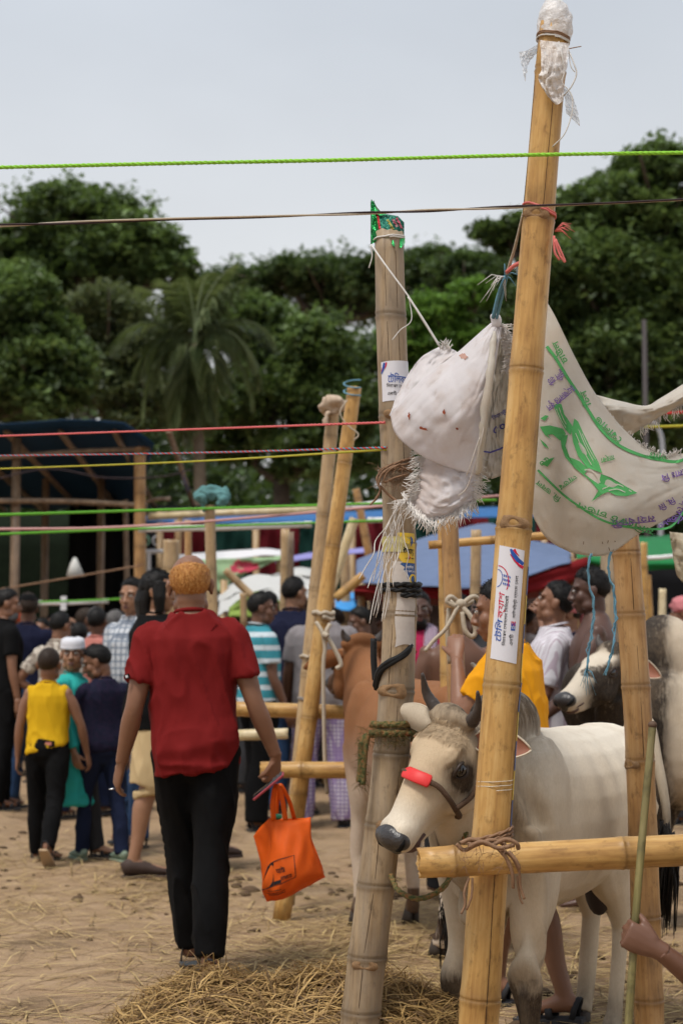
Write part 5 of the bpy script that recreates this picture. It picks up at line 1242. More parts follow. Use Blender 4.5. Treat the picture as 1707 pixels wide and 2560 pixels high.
# --- man in the red shirt, seen from behind
def red_extra(root, tp, s, dz, AR):
    b = MB(); b.tube([V(p) * s for p in [(-.105 + .21 * i / 14, -.129 + .035 * (2 * i / 14 - 1) ** 2, 1.405 + dz - .085 * (1 - (2 * i / 14 - 1) ** 2)) for i in range(15)]], .0022 * s, 5); b.build('yoke_seam', cloth('maroon_seam', (.15, .008, .008)), tp)
    sp, el, w_, sd = AR[0]; c = sp.lerp(el, .60); M_ = Matrix.Rotation(R(-18), 3, 'Y')
    b = MB(); b.box((c + V((-.052, -.054, .01))) * s, (.022, .004, .018), M_); o = b.build('sleeve_tab', C_BLK, tp, smooth=False); b = MB(); b.box((c + V((-.054, -.0575, .01))) * s, (.010, .004, .010), M_); b.build('tab_print', C_WHITE, o, smooth=False)
RED = person('man in maroon red T-shirt walking away with an orange bag', PX(513, 6.85), 3, 1.685, 'mid', top=dict(m=C_RED, hem=.805, sleeve=.66, ease=.020, tilt=-.020, wr=.0085, loose=.0, extra=red_extra), bottom=dict(m=C_BLK, knee=.075, ankle=.062, wr=.007, cuff=.030),
    hair='fringe', hair_m=H_ORG, head=(4, -4), legs=((15, 4, -2.5, 10), (-9, 6, -4.5, 0)), arms=(((-.240, -.045, 1.075), (-.305, .03, .845)), ((.246, -.05, 1.075), (.325, -.01, .850))),
    hands=((26, ((-.25, .35, -.9), (.85, .3, 0), (.2, .9, 0))), (72, ((-.12, .25, -.95), (-.75, .65, 0), (-.5, -.6, .2)))), vox=.0085, vh=.0055, shoe_m=SOLE_G, face=True, bw=.99, sw=1.0, nk=-.026, hs=1.10, fat=1.06, beard=(H_BEARD, .55), seed=2)
RED['root'].rotation_euler.y = -R(2.2)
b = MB(); w0 = RED['AR'][0][2]; b.tube([V(p) * RED['s'] for p in [w0 + V((-.045 + .011 * math.cos(t), .045 + .011 * math.sin(t), -.105)) for t in [i * .63 for i in range(11)]]], .0022, 6); b.build('ring', plain('silver', (.7, .7, .7), .25, .5, 0, metallic=1.0), RED['root'])

# --- three boys
def tag_extra(root, bt, s, dz, J):
    b = MB(); b.box(V((.045, -.142, .955 + dz)) * s, (.075, .006, .04)); o = b.build('waist_label', C_BLK, bt, smooth=False); b = MB(); b.box(V((.045, -.147, .958 + dz)) * s, (.038, .004, .018)); b.build('label_print', C_PINK, o, smooth=False)
person('boy in yellow sleeveless shirt walking away', PX(124, 10.45), -6, 1.275, 'mid', top=dict(m=C_YEL, hem=.90, sleeve=0, ease=.014, tilt=-.045, wr=.007, name='tank_top'), bottom=dict(m=C_BLK, ankle=.060, extra=tag_extra), hair='buzz', hair_m=HD_, hs=1.2,
    legs=((10, 3, 3, 0), (-16, 22, 2, 38)), arms=((-2, 14, 10), (6, 22, 12)), vox=.0095, shoe_m=SOLE_B, bw=1.0, seed=3)
person('boy in long teal tunic and white cap looking back', PX(186, 10.75), -105, 1.36, 'light', top=dict(m=C_TEAL, hem=.42, sleeve=1.9, ease=.018, flare=.10, wr=.008, name='tunic'), bottom=dict(m=C_DGREY, ankle=.052, knee=.06), hair='short', head=(-72, 2), hs=1.17,
    legs=((16, 8, 2, 0), (-12, 6, 2, 6)), arms=((-8, 6, 12), (6, 8, 14)), vox=.0095, vh=.0058, shoe_m=M_SOLE, cap=('kufi', cloth('cap_white', (.62, .62, .66), .05)), seed=4)
person('boy in dark navy T-shirt and jeans looking down to the left', PX(260, 10.7), 30, 1.325, 'mid', top=dict(m=blotch('navy_print', (.008, .009, .026), (.014, .010, .030), 40), hem=.86, sleeve=.66, ease=.022), bottom=dict(m=C_DDEN, ankle=.056, knee=.062), hair='short', head=(58, -22), hs=1.18,
    legs=((14, 10, 3, 0), (-8, 4, 3, 0)), arms=((20, 12, 24), (-4, 8, 10)), vox=.0095, vh=.0058, shoes='clog', shoe_m=SOLE_T, seed=5)
# --- the two men between the boys and the red shirt
person('long haired man in black T-shirt and khaki shorts, half hidden', PX(392, 9.95), -72, 1.765, 'light', top=dict(m=C_BLK, hem=.80, sleeve=.72, ease=.03), bottom=dict(m=C_KHAKI, len=.52, ease=.03, wide=.03, name='shorts'), hair='long', head=(-30, -2), legs=((30, 12, 4, 0), (-8, 4, 2, 0)), arms=((4, 8, 12), (4, 8, 14)), vox=.011, shoes='clog', shoe_m=SOLE_BR, bw=1.1, fat=1.15, seed=6)
person('frowning man glancing back beside the long haired man', PX(332, 11.4), 150, 1.775, 'light', top=dict(m=C_GPL, hem=.82, sleeve=.7, collar=True), bottom=dict(m=C_DENIM), hair='short', head=(8, -3), legs=((8, 6, 3, 0), (-8, 6, 3, 0)), vox=.012, vh=.0065, seed=7)
# --- group right of the red shirt
person('man in teal and white striped polo shirt in profile', PX(650, 12.35), -62, 1.70, 'dark', top=dict(m=C_STRIPE, hem=.80, sleeve=.66, collar=True, ease=.022), bottom=dict(m=C_BLK, ankle=.075), hair='short', head=(-24, -4), legs=((4, 4, 3, 0), (-4, 4, 3, 0)), arms=((14, 8, 40), (4, 8, 20)), vox=.012, vh=.0065, shoe_m=M_SOLE, seed=8)
person('tall man in navy polo shirt behind the leaning poles', PX(733, 13.5), -20, 1.86, 'light', top=dict(m=C_NAVY, hem=.80, sleeve=.72, collar=True, ease=.03), bottom=dict(m=C_DENIM), head=(-30, -2), arms=((2, 9, 18), (2, 9, 14)), vox=.012, bw=1.15, fat=1.2, seed=9)
person('man in grey T-shirt and purple checked trousers', PX(806, 12.6), -5, 1.76, 'dark', top=dict(m=C_GREY, hem=.84, sleeve=.72, ease=.03, cm=C_BLK), bottom=dict(m=C_CHECK, knee=.095, ankle=.085, ease=.03, wr=.008), head=(10, -12), arms=((4, 12, 22), (10, 12, 40)), legs=((0, 2, 6, 0), (0, 2, 6, 0)), vox=.012, shoes='shoe', shoe_m=plain('black_sneaker', (.02, .02, .024), .6, .3), bw=1.14, fat=1.15, seed=10)
# --- right of the foil capped post
person('youth in orange T-shirt with hand to his mouth', PX(1292, 6.25), 66, 1.57, 'mid', top=dict(m=C_ORG, hem=.84, sleeve=.66, ease=.026, wr=.008), bottom=dict(m=C_PLAIDB, len=.54, ease=.03, wide=.04, name='shorts'), hair='short', head=(14, -8), lean=.10, legs=((-14, 4, 5, 4), (14, 8, 5, 0)), arms=(((-.22, .16, 1.16), (-.06, .235, 1.39)), (2, 10, 18)), vox=.010, vh=.006, shoe_m=M_SOLE, seed=11, hs=1.05)
person('man in white striped shirt with chin raised', PX(1378, 9.0), 88, 1.665, 'mid', top=dict(m=C_WSTRIPE, hem=.80, sleeve=.85, collar=True, ease=.028), bottom=dict(m=C_DDEN), hair='short', head=(-6, 14), arms=((14, 8, 40), (10, 10, 30)), vox=.011, vh=.0062, seed=12)
person('bare chested dark skinned man in profile beside the orange brown post', PX(1482, 8.75), 84, 1.735, 'deep', top=None, bottom=dict(m=C_PLAIDB, kind='lungi', name='lungi'), hair='short', head=(6, -6), arms=((20, 10, 30), (0, 9, 14)), vox=.011, vh=.0062, seed=13, bw=1.1, fat=1.1, shoes=None)
person('man with pink head cloth shading his eyes', PX(1418, 10.4), 100, 1.64, 'mid', top=dict(m=C_NAVY, hem=.8, sleeve=.6), bottom=dict(m=C_DDEN), hair='short', cap=('wrap', cloth('pink_gamcha', (.50, .16, .17), .2)), arms=(((-.30, .22, 1.38), (-.08, .20, 1.56)), (2, 9, 14)), head=(0, -4), vox=.013, seed=14)
person('bare backed brown man behind the rope knotted post', PX(1142, 9.1), 8, 1.60, 'dark', top=None, bottom=dict(m=C_DGREY, kind='lungi', name='lungi'), hair='short', head=(-40, -2), vox=.012, seed=15, bw=1.12, fat=1.12, shoes=None)
def scarf_extra(root, tp, s, dz, AR):
    for q in (-1, 1):
        b = MB(); b.tube([V(p) * s for p in [(q * .05, -.06, 1.47 + dz), (q * .085, .03, 1.45 + dz), (q * .08, .125, 1.33 + dz), (q * .085, .145, 1.12 + dz), (q * .09, .14, .98 + dz)]], [(.045 * s, .014 * s)] * 5, 10); b.build('scarf', C_SCARF, tp)
person('bearded man with a striped scarf facing the camera', PX(1046, 11.0), 176, 1.655, 'deep', top=dict(m=C_MAG, hem=.8, sleeve=1.8, extra=scarf_extra), bottom=dict(m=C_DDEN), hair='short', beard=(HB_, .12), head=(6, -4), vox=.013, vh=.0068, seed=16)
person('man in dull green shirt bending behind the tan cow', PX(908, 13.0), 96, 1.62, 'dark', top=dict(m=C_GREEN, hem=.8, sleeve=.9), bottom=dict(m=C_DDEN), head=(10, -14), vox=.014, arms=((30, 10, 50), (30, 10, 50)), seed=17)
person('dark haired man between the rope knotted post and the front post', PX(1186, 10.2), 150, 1.63, 'deep', top=dict(m=C_DGREY, hem=.8, sleeve=.7), bottom=dict(m=C_DDEN), head=(10, -3), vox=.014, seed=18)
person('person in pink by the far right pen', PX(1712, 12.6), 70, 1.66, 'mid', top=dict(m=C_PINK, hem=.8, sleeve=.9), bottom=dict(m=C_DGREY), cap=('wrap', cloth('pink_head_cloth', (.50, .18, .19), .2)), vox=.014, seed=19)
# --- the crowd on the left, and deeper in the market
T_ = lambda m, **k: dict(m=m, hem=.82, sleeve=.68, **k)
CROWD = [
 ('bearded man in black T-shirt at the left edge', 14, 13.2, -60, 1.70, 'mid', T_(C_BLK), C_BLK, dict(beard=(HG_, .12), head=(-20, -6))),
 ('man in navy T-shirt and black baseball cap', 70, 13.8, -5, 1.70, 'dark', T_(C_NAVY), C_DENIM, dict(cap=('cap', C_BLK), head=(10, 0), hip=1)),
 ('man in floral shirt with a hand on his hip', 148, 13.0, -25, 1.555, 'mid', T_(C_FLORAL), C_DDEN, dict(arms=(((-.34, -.10, 1.12), (-.20, .06, .98)), (2, 9, 14)), head=(-10, -8))),
 ('balding man behind the floral shirt', 170, 15.5, -20, 1.58, 'light', T_(C_LAV), C_DGREY, dict(hair='fringe', head=(-15, -8))),
 ('man facing right above the white cap boy', 213, 16.0, -70, 1.66, 'dark', T_(C_GREEN), C_DGREY, dict(head=(0, -4))),
 ('person in salmon tunic behind the teal tunic boy', 243, 13.4, -12, 1.60, 'dark', dict(m=C_PINK, hem=.70, sleeve=.9), C_DDEN, dict()),
 ('grey haired man in pale blue shirt', 240, 15.8, 20, 1.66, 'mid', T_(C_LBLUE), C_DGREY, dict(hair_m=HG_)),
 ('man in olive green shirt beside the frowning man', 288, 14.2, -15, 1.61, 'mid', T_(C_OLIVE), C_DDEN, dict(hair_m=HG_, head=(-10, 0))),
 ('man in white prayer cap deep in the left crowd', 312, 17.2, 30, 1.56, 'mid', T_(C_WHITE), C_DGREY, dict(cap=('kufi', C_WHITE))),
 ('man in charcoal shirt low in the left crowd', 105, 16.4, 150, 1.57, 'mid', T_(C_DGREY), C_DGREY, dict()),
 ('person with orange head cloth at the far left', 34, 17.5, -30, 1.68, 'mid', dict(m=C_DGREY, hem=.6, sleeve=1.8), C_DGREY, dict(cap=('wrap', cloth('orange_scarf', (.50, .07, .02), .2)))),
 ('man in lavender shirt behind the white cap boy', 197, 14.6, 10, 1.50, 'mid', T_(C_LAV), C_DDEN, dict()),
 ('man in magenta shirt deep in the left crowd', 130, 18.5, 170, 1.64, 'mid', T_(C_MAG), C_DGREY, dict()),
 ('man with curly hair between the red shirt and the striped polo', 607, 15.5, -40, 1.66, 'deep', T_(C_DGREY), C_DGREY, dict(hair='thick', head=(-10, -6))),
 ('man with black hair just right of the red shoulder', 585, 17.0, 20, 1.60, 'deep', T_(C_BLK), C_DGREY, dict()),
 ('man behind the striped polo, only his hair showing', 672, 13.9, -30, 1.74, 'dark', T_(C_MAG), C_DGREY, dict()),
 ('man in white shirt under the small blue tarpaulin', 835, 16.2, 60, 1.66, 'dark', T_(C_WHITE), C_DGREY, dict()),
 ('man beside the small blue tarpaulin facing right', 870, 18.0, -80, 1.68, 'dark', T_(C_LBLUE), C_DGREY, dict()),
 ('man in dark shirt far behind the bearded scarf man', 1012, 15.5, 150, 1.62, 'deep', T_(C_DGREY), C_DGREY, dict()),
 ('man in pink shirt far behind the tan cow', 960, 16.5, -150, 1.64, 'dark', T_(C_PINK), C_DGREY, dict()),
 ('man in grey shirt far behind the orange youth', 1230, 15.0, 60, 1.66, 'dark', T_(C_GREY), C_DGREY, dict()),
 ('man in white shirt far behind the white striped shirt', 1320, 15.5, -60, 1.64, 'dark', T_(C_WHITE), C_DGREY, dict()),
 ('man in blue shirt beyond the pen at the right', 1592, 17.0, 120, 1.66, 'dark', T_(C_LBLUE), C_DGREY, dict()),
 ('man in maroon shirt beyond the pen at the right', 1665, 17.5, 80, 1.64, 'deep', T_(C_MAG), C_DGREY, dict()),
 ('man in black shirt deep behind the boys', 268, 18.6, 0, 1.66, 'dark', T_(C_BLK), C_DGREY, dict()),
 ('man in dark green shirt deep behind the yellow boy', 45, 19.5, 10, 1.66, 'dark', T_(C_OLIVE), C_DGREY, dict()),
]
for i, (lb, px, Y, yw, h, sk_, tp_, bm_, kw) in enumerate(CROWD):
    kw = dict(kw); kw.pop('hip', 0); kw.setdefault('hair', ('short', 'thick', 'short', 'buzz', 'short')[i % 5]); kw.setdefault('hair_m', (HB_, HD_, HB_)[i % 3]); kw.setdefault('arms', ((-2 + 7 * (i % 4), 7 + 2 * (i % 3), 12 + 14 * (i % 5)), (4 * (i % 3), 9, 10 + 17 * (i % 4))))
    person(lb, PX(px, Y), yw, h, sk_, top=tp_, bottom=dict(m=bm_), vox=.016, vh=.0095, seed=40 + i, group='people in the market crowd', shoes='sandal', wr=.006, legs=((4, 4, 3, 0), (-5, 5, 3, 0)), **kw)

# --- the person at the right edge whose fist holds a stick
Yh = 4.27; HX, HY = at(1900, 1608, 4.42).x, 4.42; zf = gz(HX, HY); yw = 78; Hh = 1.60; ss = Hh / 1.7
Ri = Matrix.Rotation(-R(yw), 3, 'Z')
def lc(p): return tuple(Ri @ V((p[0] - HX, p[1] - HY, p[2] - zf)) / ss - V((0, 0, .030)))
def ld(d): return tuple(Ri @ V(d))
STK = (at(1630, 1812, 4.33), at(1560, 2700, 4.27))
person('person at the right edge holding a stick, only fist and forearm in view', (HX, HY), yw, Hh, 'dark', top=dict(m=C_DGREY, hem=.82, sleeve=.5), bottom=dict(m=C_DDEN), vox=.0085, seed=31,
       legs=((2, 4, 3, 0), (-2, 4, 3, 0)), arms=((lc(at(1812, 2500, 4.33)), lc(at(1648, 2372, Yh))), (2, 9, 14)), hands=((88, (ld((-.86, .05, .42)), ld((.1, 1, .0)), ld((-.3, 0, 1)))), (25, None)), hs=1.0)
k_ = bamboo('thin greenish cane held upright in a fist at the right', STK[1], STK[0], .0105, .0098, bamboo_material('green_cane', (.10, .085, .025), (.20, .17, .06), (.29, .24, .10), .2, .5), spacing=.165, seed=61, segs=14, name='cane_stick', cat='stick', bend=-.004, oval=.02)
mb = MB(); mb.ell((0, 0, k_.L), (.0118, .0118, .010)); mb.build('rounded_tip', plain('cane_tip', (.10, .06, .04), .7, .3), k_.o)
# ------------------------------------------------------------------ orange carrier bag and telephone in the red shirted man's hand
def nonwoven(name, c):
    k = N(name); v = k.tex(); k.col(k.mix(k.noise(v, 26, 3), lit(c, .85), lit(c, 1.1))).rough(.6, .35); k.bump(k.noise(v, 260, 2), .25, .003); k.translucent(.38, lit(c, 1.15)); return k.m
C_BAG = nonwoven('orange_nonwoven', (.86, .155, .012)); YB = 6.72
def sheet_fn(net):
    """control net rows [v][u] of (px, py, Y) -> smooth surface fn(u, v) in the world"""
    W = [[tuple(at(*p)) for p in row] for row in net]; nv, nu = len(W), len(W[0])
    def span(P, t):
        n = len(P) - 1; i = min(int(t * n), n - 1); f = t * n - i
        p1, p2 = P[i], P[i + 1]; p0 = P[i - 1] if i else tuple(2 * a - b for a, b in zip(p1, p2)); p3 = P[i + 2] if i + 2 <= n else tuple(2 * b - a for a, b in zip(p1, p2))
        return tuple(.5 * (2 * b + (c - a) * f + (2 * a - 5 * b + 4 * c - d) * f * f + (3 * b - a - 3 * c + d) * f ** 3) for a, b, c, d in zip(p0, p1, p2, p3))
    return lambda u, v: V(span([span(row, u) for row in W], v))
bag = empty('carrier_bag', at(720, 2215, YB + .03), label='bright orange cloth carrier bag with black print, held by the red shirted man', cat='bag'); bo = bag.location.copy()
def bsheet(name, net, nu=20, nv=20, amp=.0055, seed=0, mat=C_BAG, th=.0012):
    f = sheet_fn(net); mb = MB(); cache = {}
    def g(u, v):
        p = f(u, v); w = amp * (math.sin(u * 23 + v * 5 + seed) * .5 + math.sin(u * 9 - v * 13 + seed * 2) * .6 + math.sin((u + v) * 17 + seed) * .5); return p + V((.2 * w, w, .1 * w)) - bo
    mb.grid(nu, nv, g, thick=th); return mb.build(name, mat, bag), g
fr, gf = bsheet('front_panel', [[(672, 2046, YB), (700, 2050, YB - .02), (742, 2050, YB - .02), (777, 2042, YB)], [(676, 2110, YB - .02), (705, 2112, YB - .055), (750, 2110, YB - .055), (779, 2100, YB - .02)],
    [(664, 2175, YB - .02), (705, 2178, YB - .075), (752, 2170, YB - .07), (794, 2145, YB - .02)], [(655, 2225, YB - .01), (700, 2228, YB - .055), (754, 2208, YB - .06), (809, 2182, YB)], [(668, 2253, YB + .02), (708, 2248, YB + .0), (758, 2222, YB + .0), (812, 2194, YB + .03)]])
bsheet('back_panel', [[(672, 2050, YB + .02), (700, 2048, YB + .06), (742, 2046, YB + .06), (776, 2044, YB + .02)], [(655, 2120, YB + .05), (700, 2110, YB + .1), (750, 2110, YB + .1), (779, 2100, YB + .05)],
    [(656, 2200, YB + .05), (705, 2178, YB + .10), (752, 2170, YB + .10), (800, 2150, YB + .05)], [(668, 2252, YB + .03), (708, 2247, YB + .06), (758, 2221, YB + .06), (811, 2193, YB + .04)]], seed=2)
bsheet('left_gusset', [[(634, 2090, YB + .05), (650, 2068, YB + .03), (672, 2047, YB + .002)], [(645, 2130, YB + .05), (660, 2118, YB + .03), (676, 2108, YB - .012)], [(655, 2178, YB + .04), (662, 2176, YB + .02), (667, 2174, YB - .012)], [(655, 2228, YB + .03), (656, 2227, YB + .015), (657, 2226, YB - .002)]], 10, 16, .002, 4)
def handle(pts, w=.020):
    mb = MB(); mb.ribbon([at(*p) - bo for p in cr(pts, 6)], w, V((0, -1, .15))); o = mb.build('handle', C_BAG, bag); m = o.modifiers.new('t', 'SOLIDIFY'); m.thickness = .002
handle([(684, 2052, YB - .012), (682, 2005, YB - .03), (690, 1965, YB - .035), (704, 1990, YB - .03), (714, 2052, YB - .022)])
handle([(690, 2050, YB + .045), (694, 2000, YB + .02), (700, 1962, YB - .0), (722, 2000, YB + .02), (736, 2048, YB + .05)], .016)
mb = MB(); mb.ell(at(692, 2042, YB + .02) - bo, (.022, .02, .012)); mb.build('green_packet', plain('green_plastic', (.04, .35, .16), .4, .5), bag)
# black print on the front of the bag, drawn in panel coordinates and laid on it
def on_bag(vs, fs, name='print', m=I_BLACK):
    mb = MB(); mb.add([gf(u, v) + V((0, -.0035, 0)) for u, v in vs], fs); mb.build(name, m, fr, smooth=False)
def bq(x, y): return ((x - 672 + (y - 2046) * .10) / 118.0, (y - 2046) / 190.0)                # photo place -> panel place (roughly)
def bstrip(pts, w): vs, fs = strip2(pts, w); on_bag([bq(*p) for p in vs], fs)
bstrip([(674, 2127), (696, 2119), (712, 2116), (729, 2113), (730, 2137), (729, 2159), (700, 2168), (668, 2182)], 1.6)
on_bag([bq(*p) for p in [(666, 2134), (673, 2127), (681, 2125), (684, 2172), (672, 2182), (658, 2190), (661, 2160)]], [(0, 1, 2, 3, 4, 5, 6)])
on_bag([bq(*p) for p in [(684, 2164), (700, 2158), (700, 2166), (684, 2172)]], [(0, 1, 2, 3)])
def btext(s, x, y, h, fit, rot, bold=.01):
    vs, fs = place2(s, 0, 0, h, 0, bold, 1, fit); c, q = math.cos(rot), math.sin(rot); on_bag([bq(x + a * c - b * q, y - a * q - b * c) for a, b in vs], fs)
btext('হাট', 688, 2146, 13, 22, .16, .02); btext('বাজার', 699, 2160, 12, 24, .16, .02)
btext('Online Order', 670, 2192, 6, 32, .28, .015); btext('www.hatbazar.com', 666, 2201, 6, 42, .28, .02); btext('01844684682', 670, 2207, 6.5, 38, .28, .02)
# telephone
A, Bp_ = at(634, 1996, YB - .05), at(709, 1934, YB - .06); d = (Bp_ - A); Zp = d.normalized(); Xp = V((.25, -.95, .1)); Xp = (Xp - Zp * Xp.dot(Zp)).normalized(); Yp = Zp.cross(Xp)
PM = Matrix(((Xp.x, Yp.x, Zp.x), (Xp.y, Yp.y, Zp.y), (Xp.z, Yp.z, Zp.z)))
ph = empty('telephone', A, label='dark telephone in a reddish case held with the orange bag', cat='phone')
def slab(name, size, off, m, parent):
    mb = MB(); mb.box((0, 0, 0), size); me = mb.mesh(); o = bpy.data.objects.new('t', me); mo = o.modifiers.new('b', 'BEVEL'); mo.width = min(size) * .42; mo.segments = 3; m2 = evaluated(o); bpy.data.objects.remove(o); m2.materials.clear()
    P = co_of(m2); set_co(m2, np.array([tuple(PM @ (V(p) + V(off))) for p in P])); return obj(name, m2, m, parent)
L_ = d.length; cs = slab('case', (.074, .011, L_), (0, 0, L_ / 2), plain('rose_case', (.30, .035, .05), .4, .5), ph)
slab('back_glass', (.069, .003, L_ * .96), (0, -.0062, L_ / 2), plain('black_glass', (.006, .006, .008), .15, .6), ph)
for k_ in range(3): slab('lens', (.012, .003, .012), (-.015, -.0085, L_ * (.93 - .11 * k_)), plain('lens_grey', (.10, .10, .11), .2, .6), cs)

# ------------------------------------------------------------------ shed on the left with blue underside
M_TARP_SHADED = cloth('blue_tarpaulin_shaded', (.008, .034, .080), .2, .6); M_BLACKC = cloth('black_backcloth', (.006, .006, .007), .2); M_MAROON = cloth('maroon_backcloth', (.085, .006, .010), .25); M_DGREEN = cloth('dark_green_backcloth', (.006, .030, .024), .25)  # shed roof blue is darkened, its deep shade mixed into the colour
sh = empty('market_shed', (-4.5, 20, 0), label='open bamboo shed with a blue tarpaulin roof at the left', cat='shed'); so = sh.location.copy()
zr = 3.66; X1 = at(398, 1090, 18).x
mb = MB(); mb.grid(24, 14, lambda u, v: V((-9.5 + (X1 + 9.5) * u - v * 1.2 * u, 17.5 + 8.2 * v, zr + .10 * math.sin(u * 30) * .25 - .25 * v + (-.20 if u > .97 else 0))) - so, thick=.012, back=V((0, 0, 1))); rf = mb.build('roof', M_TARP_SHADED, sh)
for i in range(13):
    mb = MB(); x_ = -8.8 + i * .58; mb.tube([V((x_, 17.85, zr - .06)) - so, V((x_ - .4, 25.6, zr - .28)) - so], .035, 8); o = mb.build('rafter', B_DRK, sh); attr(o.data, 'node', [0] * len(o.data.vertices))  # dark bamboo on rafters, beams and posts paints in the shed's shade
for (p0, p1, r_) in (((-20, 1146, 17.9), (375, 1122, 17.9), .026), ((-20, 1252, 17.9), (368, 1264, 17.9), .030), ((355, 1258, 18.0), (426, 1247, 18.0), .022)):
    mb = MB(); a_, b_ = at(*p0), at(*p1); mb.tube(cr([tuple(a_ - so), tuple(a_.lerp(b_, .5) + V((0, 0, .02)) - so), tuple(b_ - so)], 8), r_, 8); o = mb.build('cross_beam', B_DRK, sh); attr(o.data, 'node', [0] * len(o.data.vertices))
for px, Y in ((35, 18), (110, 22), (250, 22)):
    mb = MB(); a_ = at(px, 1608, Y); mb.tube([V((a_.x, Y, -.1)) - so, V((a_.x, Y, zr - .1)) - so], .05, 8); o = mb.build('post', B_DRK, sh); attr(o.data, 'node', [0] * len(o.data.vertices))
mb = MB(); xa, xb = at(170, 1600, 25).x, at(560, 1600, 25).x; mb.grid(30, 6, lambda u, v: V((xa + (xb - xa) * u, 25 + .06 * math.sin(u * 60), .3 + 3.1 * v)) - so, thick=.01); mb.build('back_cloth', M_BLACKC, sh)
mb = MB(); mb.grid(30, 6, lambda u, v: V((-12 + (xa + 12) * u, 26.5 + .05 * math.sin(u * 50), .2 + 3.2 * v)) - so, thick=.01); mb.build('side_shade_sheet', cloth('shed_shade_green', (.008, .014, .007), .5), sh)  # near-black sheet added to stand in for the shade under the shed
# small hanging lamp shade and switch boxes under the shed
mb = MB(); c = at(190, 1415, 17.8); mb.loft([(c.x, c.y, c.z - .11, .10, .10), (c.x - .01, c.y, c.z + .02, .05, .05), (c.x - .01, c.y, c.z + .09, .015, .015)], 14); tag(mb.build('hanging_cloth_bag', plain('white_bag', (.55, .55, .52), .7, .3)), 'small white bag hanging on a line under the shed', 'bag')

# ------------------------------------------------------------------ canopies in the middle distance
def canopy(label, name='canopy', cat='awning', loc=None): return empty(name, loc, label=label, cat=cat)
def panel(parent, name, net, mat, nu=24, nv=10, th=.01, amp=.02, seed=0):
    f = sheet_fn(net); o_ = parent.location; mb = MB()
    mb.grid(nu, nv, lambda u, v: f(u, v) + V((0, 1, .3)) * amp * (math.sin(u * 21 + v * 7 + seed) * .5 + math.sin(u * 8 - v * 11 + seed)) - o_, thick=th); return mb.build(name, mat, parent)
def strut(parent, a_, b_, r_=.03, m=None):
    mb = MB(); mb.tube([at(*a_) - parent.location, at(*b_) - parent.location], r_, 8); o = mb.build('strut', m or B_TAN, parent); attr(o.data, 'node', [0] * len(o.data.vertices))
C_BLUET = cloth('blue_tarpaulin', (.14, .19, .32), .22, .45, tl=.15); C_REDT = cloth('red_lining', (.16, .010, .012), .2)
bt = canopy('large blue tarpaulin tent with dark red lining in the centre', 'tarpaulin_tent', 'tent', at(1140, 1480, 14.5))
panel(bt, 'front_slope', [[(890, 1400, 14.6), (1000, 1365, 15), (1110, 1330, 15.2), (1215, 1304, 15.4), (1320, 1345, 15.2), (1425, 1376, 15)], [(890, 1425, 13.9), (1000, 1412, 14), (1110, 1392, 14), (1220, 1380, 14), (1320, 1385, 14), (1425, 1390, 14)], [(888, 1462, 13.2), (1000, 1462, 13.1), (1110, 1462, 13), (1220, 1462, 13), (1320, 1440, 13), (1425, 1405, 13.2)]], C_BLUET, 50, 18, amp=.055)
panel(bt, 'red_valance', [[(885, 1463, 13.3), (1000, 1463, 13.2), (1110, 1463, 13.1), (1220, 1463, 13.1), (1320, 1441, 13.1), (1470, 1392, 13.3)], [(885, 1480, 13.3), (1000, 1492, 13.2), (1110, 1494, 13.1), (1220, 1496, 13.1), (1330, 1482, 13.1), (1470, 1440, 13.3)]], C_REDT, 30, 5)
panel(bt, 'red_lining', [[(885, 1478, 13.5), (1180, 1490, 13.4), (1470, 1430, 13.5)], [(885, 1500, 17), (1180, 1510, 17), (1470, 1480, 17)]], C_REDT, 12, 6)
for p in (900, 1060, 1300, 1420): strut(bt, (p, 1930, 14.6), (p + 4, 1400 if p < 1100 else 1380, 14.9), .035)
ft = canopy('white edged green floral awning behind the red shirted man', 'floral_awning', 'awning', at(600, 1450, 18))
C_FL = N('green_floral'); _v = C_FL.tex(); C_FL.col(C_FL.mix(C_FL.rng(C_FL.noise(_v, 3.2, 4), .58, .62, 0, 1), (.30, .44, .25), (.50, .06, .10))).rough(.8, .2); C_FL = C_FL.m
panel(ft, 'white_top', [[(440, 1388, 19), (560, 1378, 19.4), (660, 1370, 19.5), (712, 1378, 19.4)], [(440, 1400, 18.4), (560, 1396, 18.4), (660, 1388, 18.4), (720, 1390, 18.4)]], C_WHITE, 20, 6)
panel(ft, 'floral_side', [[(436, 1402, 18.3), (560, 1398, 18.3), (640, 1394, 18.3), (712, 1391, 18.3)], [(436, 1440, 18.3), (550, 1440, 18.3), (610, 1425, 18.3), (690, 1402, 18.3)], [(436, 1478, 18.3), (548, 1480, 18.3), (580, 1452, 18.3), (660, 1412, 18.3)]], C_FL, 20, 10)
for p in (450, 560, 700): strut(ft, (p, 1900, 18.6), (p, 1400, 18.6), .04)
ar = canopy('white arched awning with lime green lining', 'arched_awning', 'awning', at(650, 1500, 16))
panel(ar, 'white_arch', [[(545, 1490, 16), (600, 1452, 16), (680, 1430, 16), (760, 1416, 16), (830, 1440, 16)], [(548, 1545, 15.2), (600, 1520, 15.2), (680, 1500, 15.2), (760, 1500, 15.2), (830, 1510, 15.2)]], cloth('white_sheet', (.60, .60, .58), .06, tl=.2), 40, 14, amp=.09)
panel(ar, 'lime_lining', [[(572, 1520, 15.1), (620, 1484, 15.1), (660, 1478, 15.1), (700, 1505, 15.1)], [(572, 1545, 15.0), (620, 1540, 15.0), (660, 1540, 15.0), (700, 1545, 15.0)]], cloth('lime_sheet', (.30, .42, .10), .1, tl=.2), 14, 6)
for p in (560, 690, 815): strut(ar, (p, 1960, 16), (p, 1450, 16), .035)
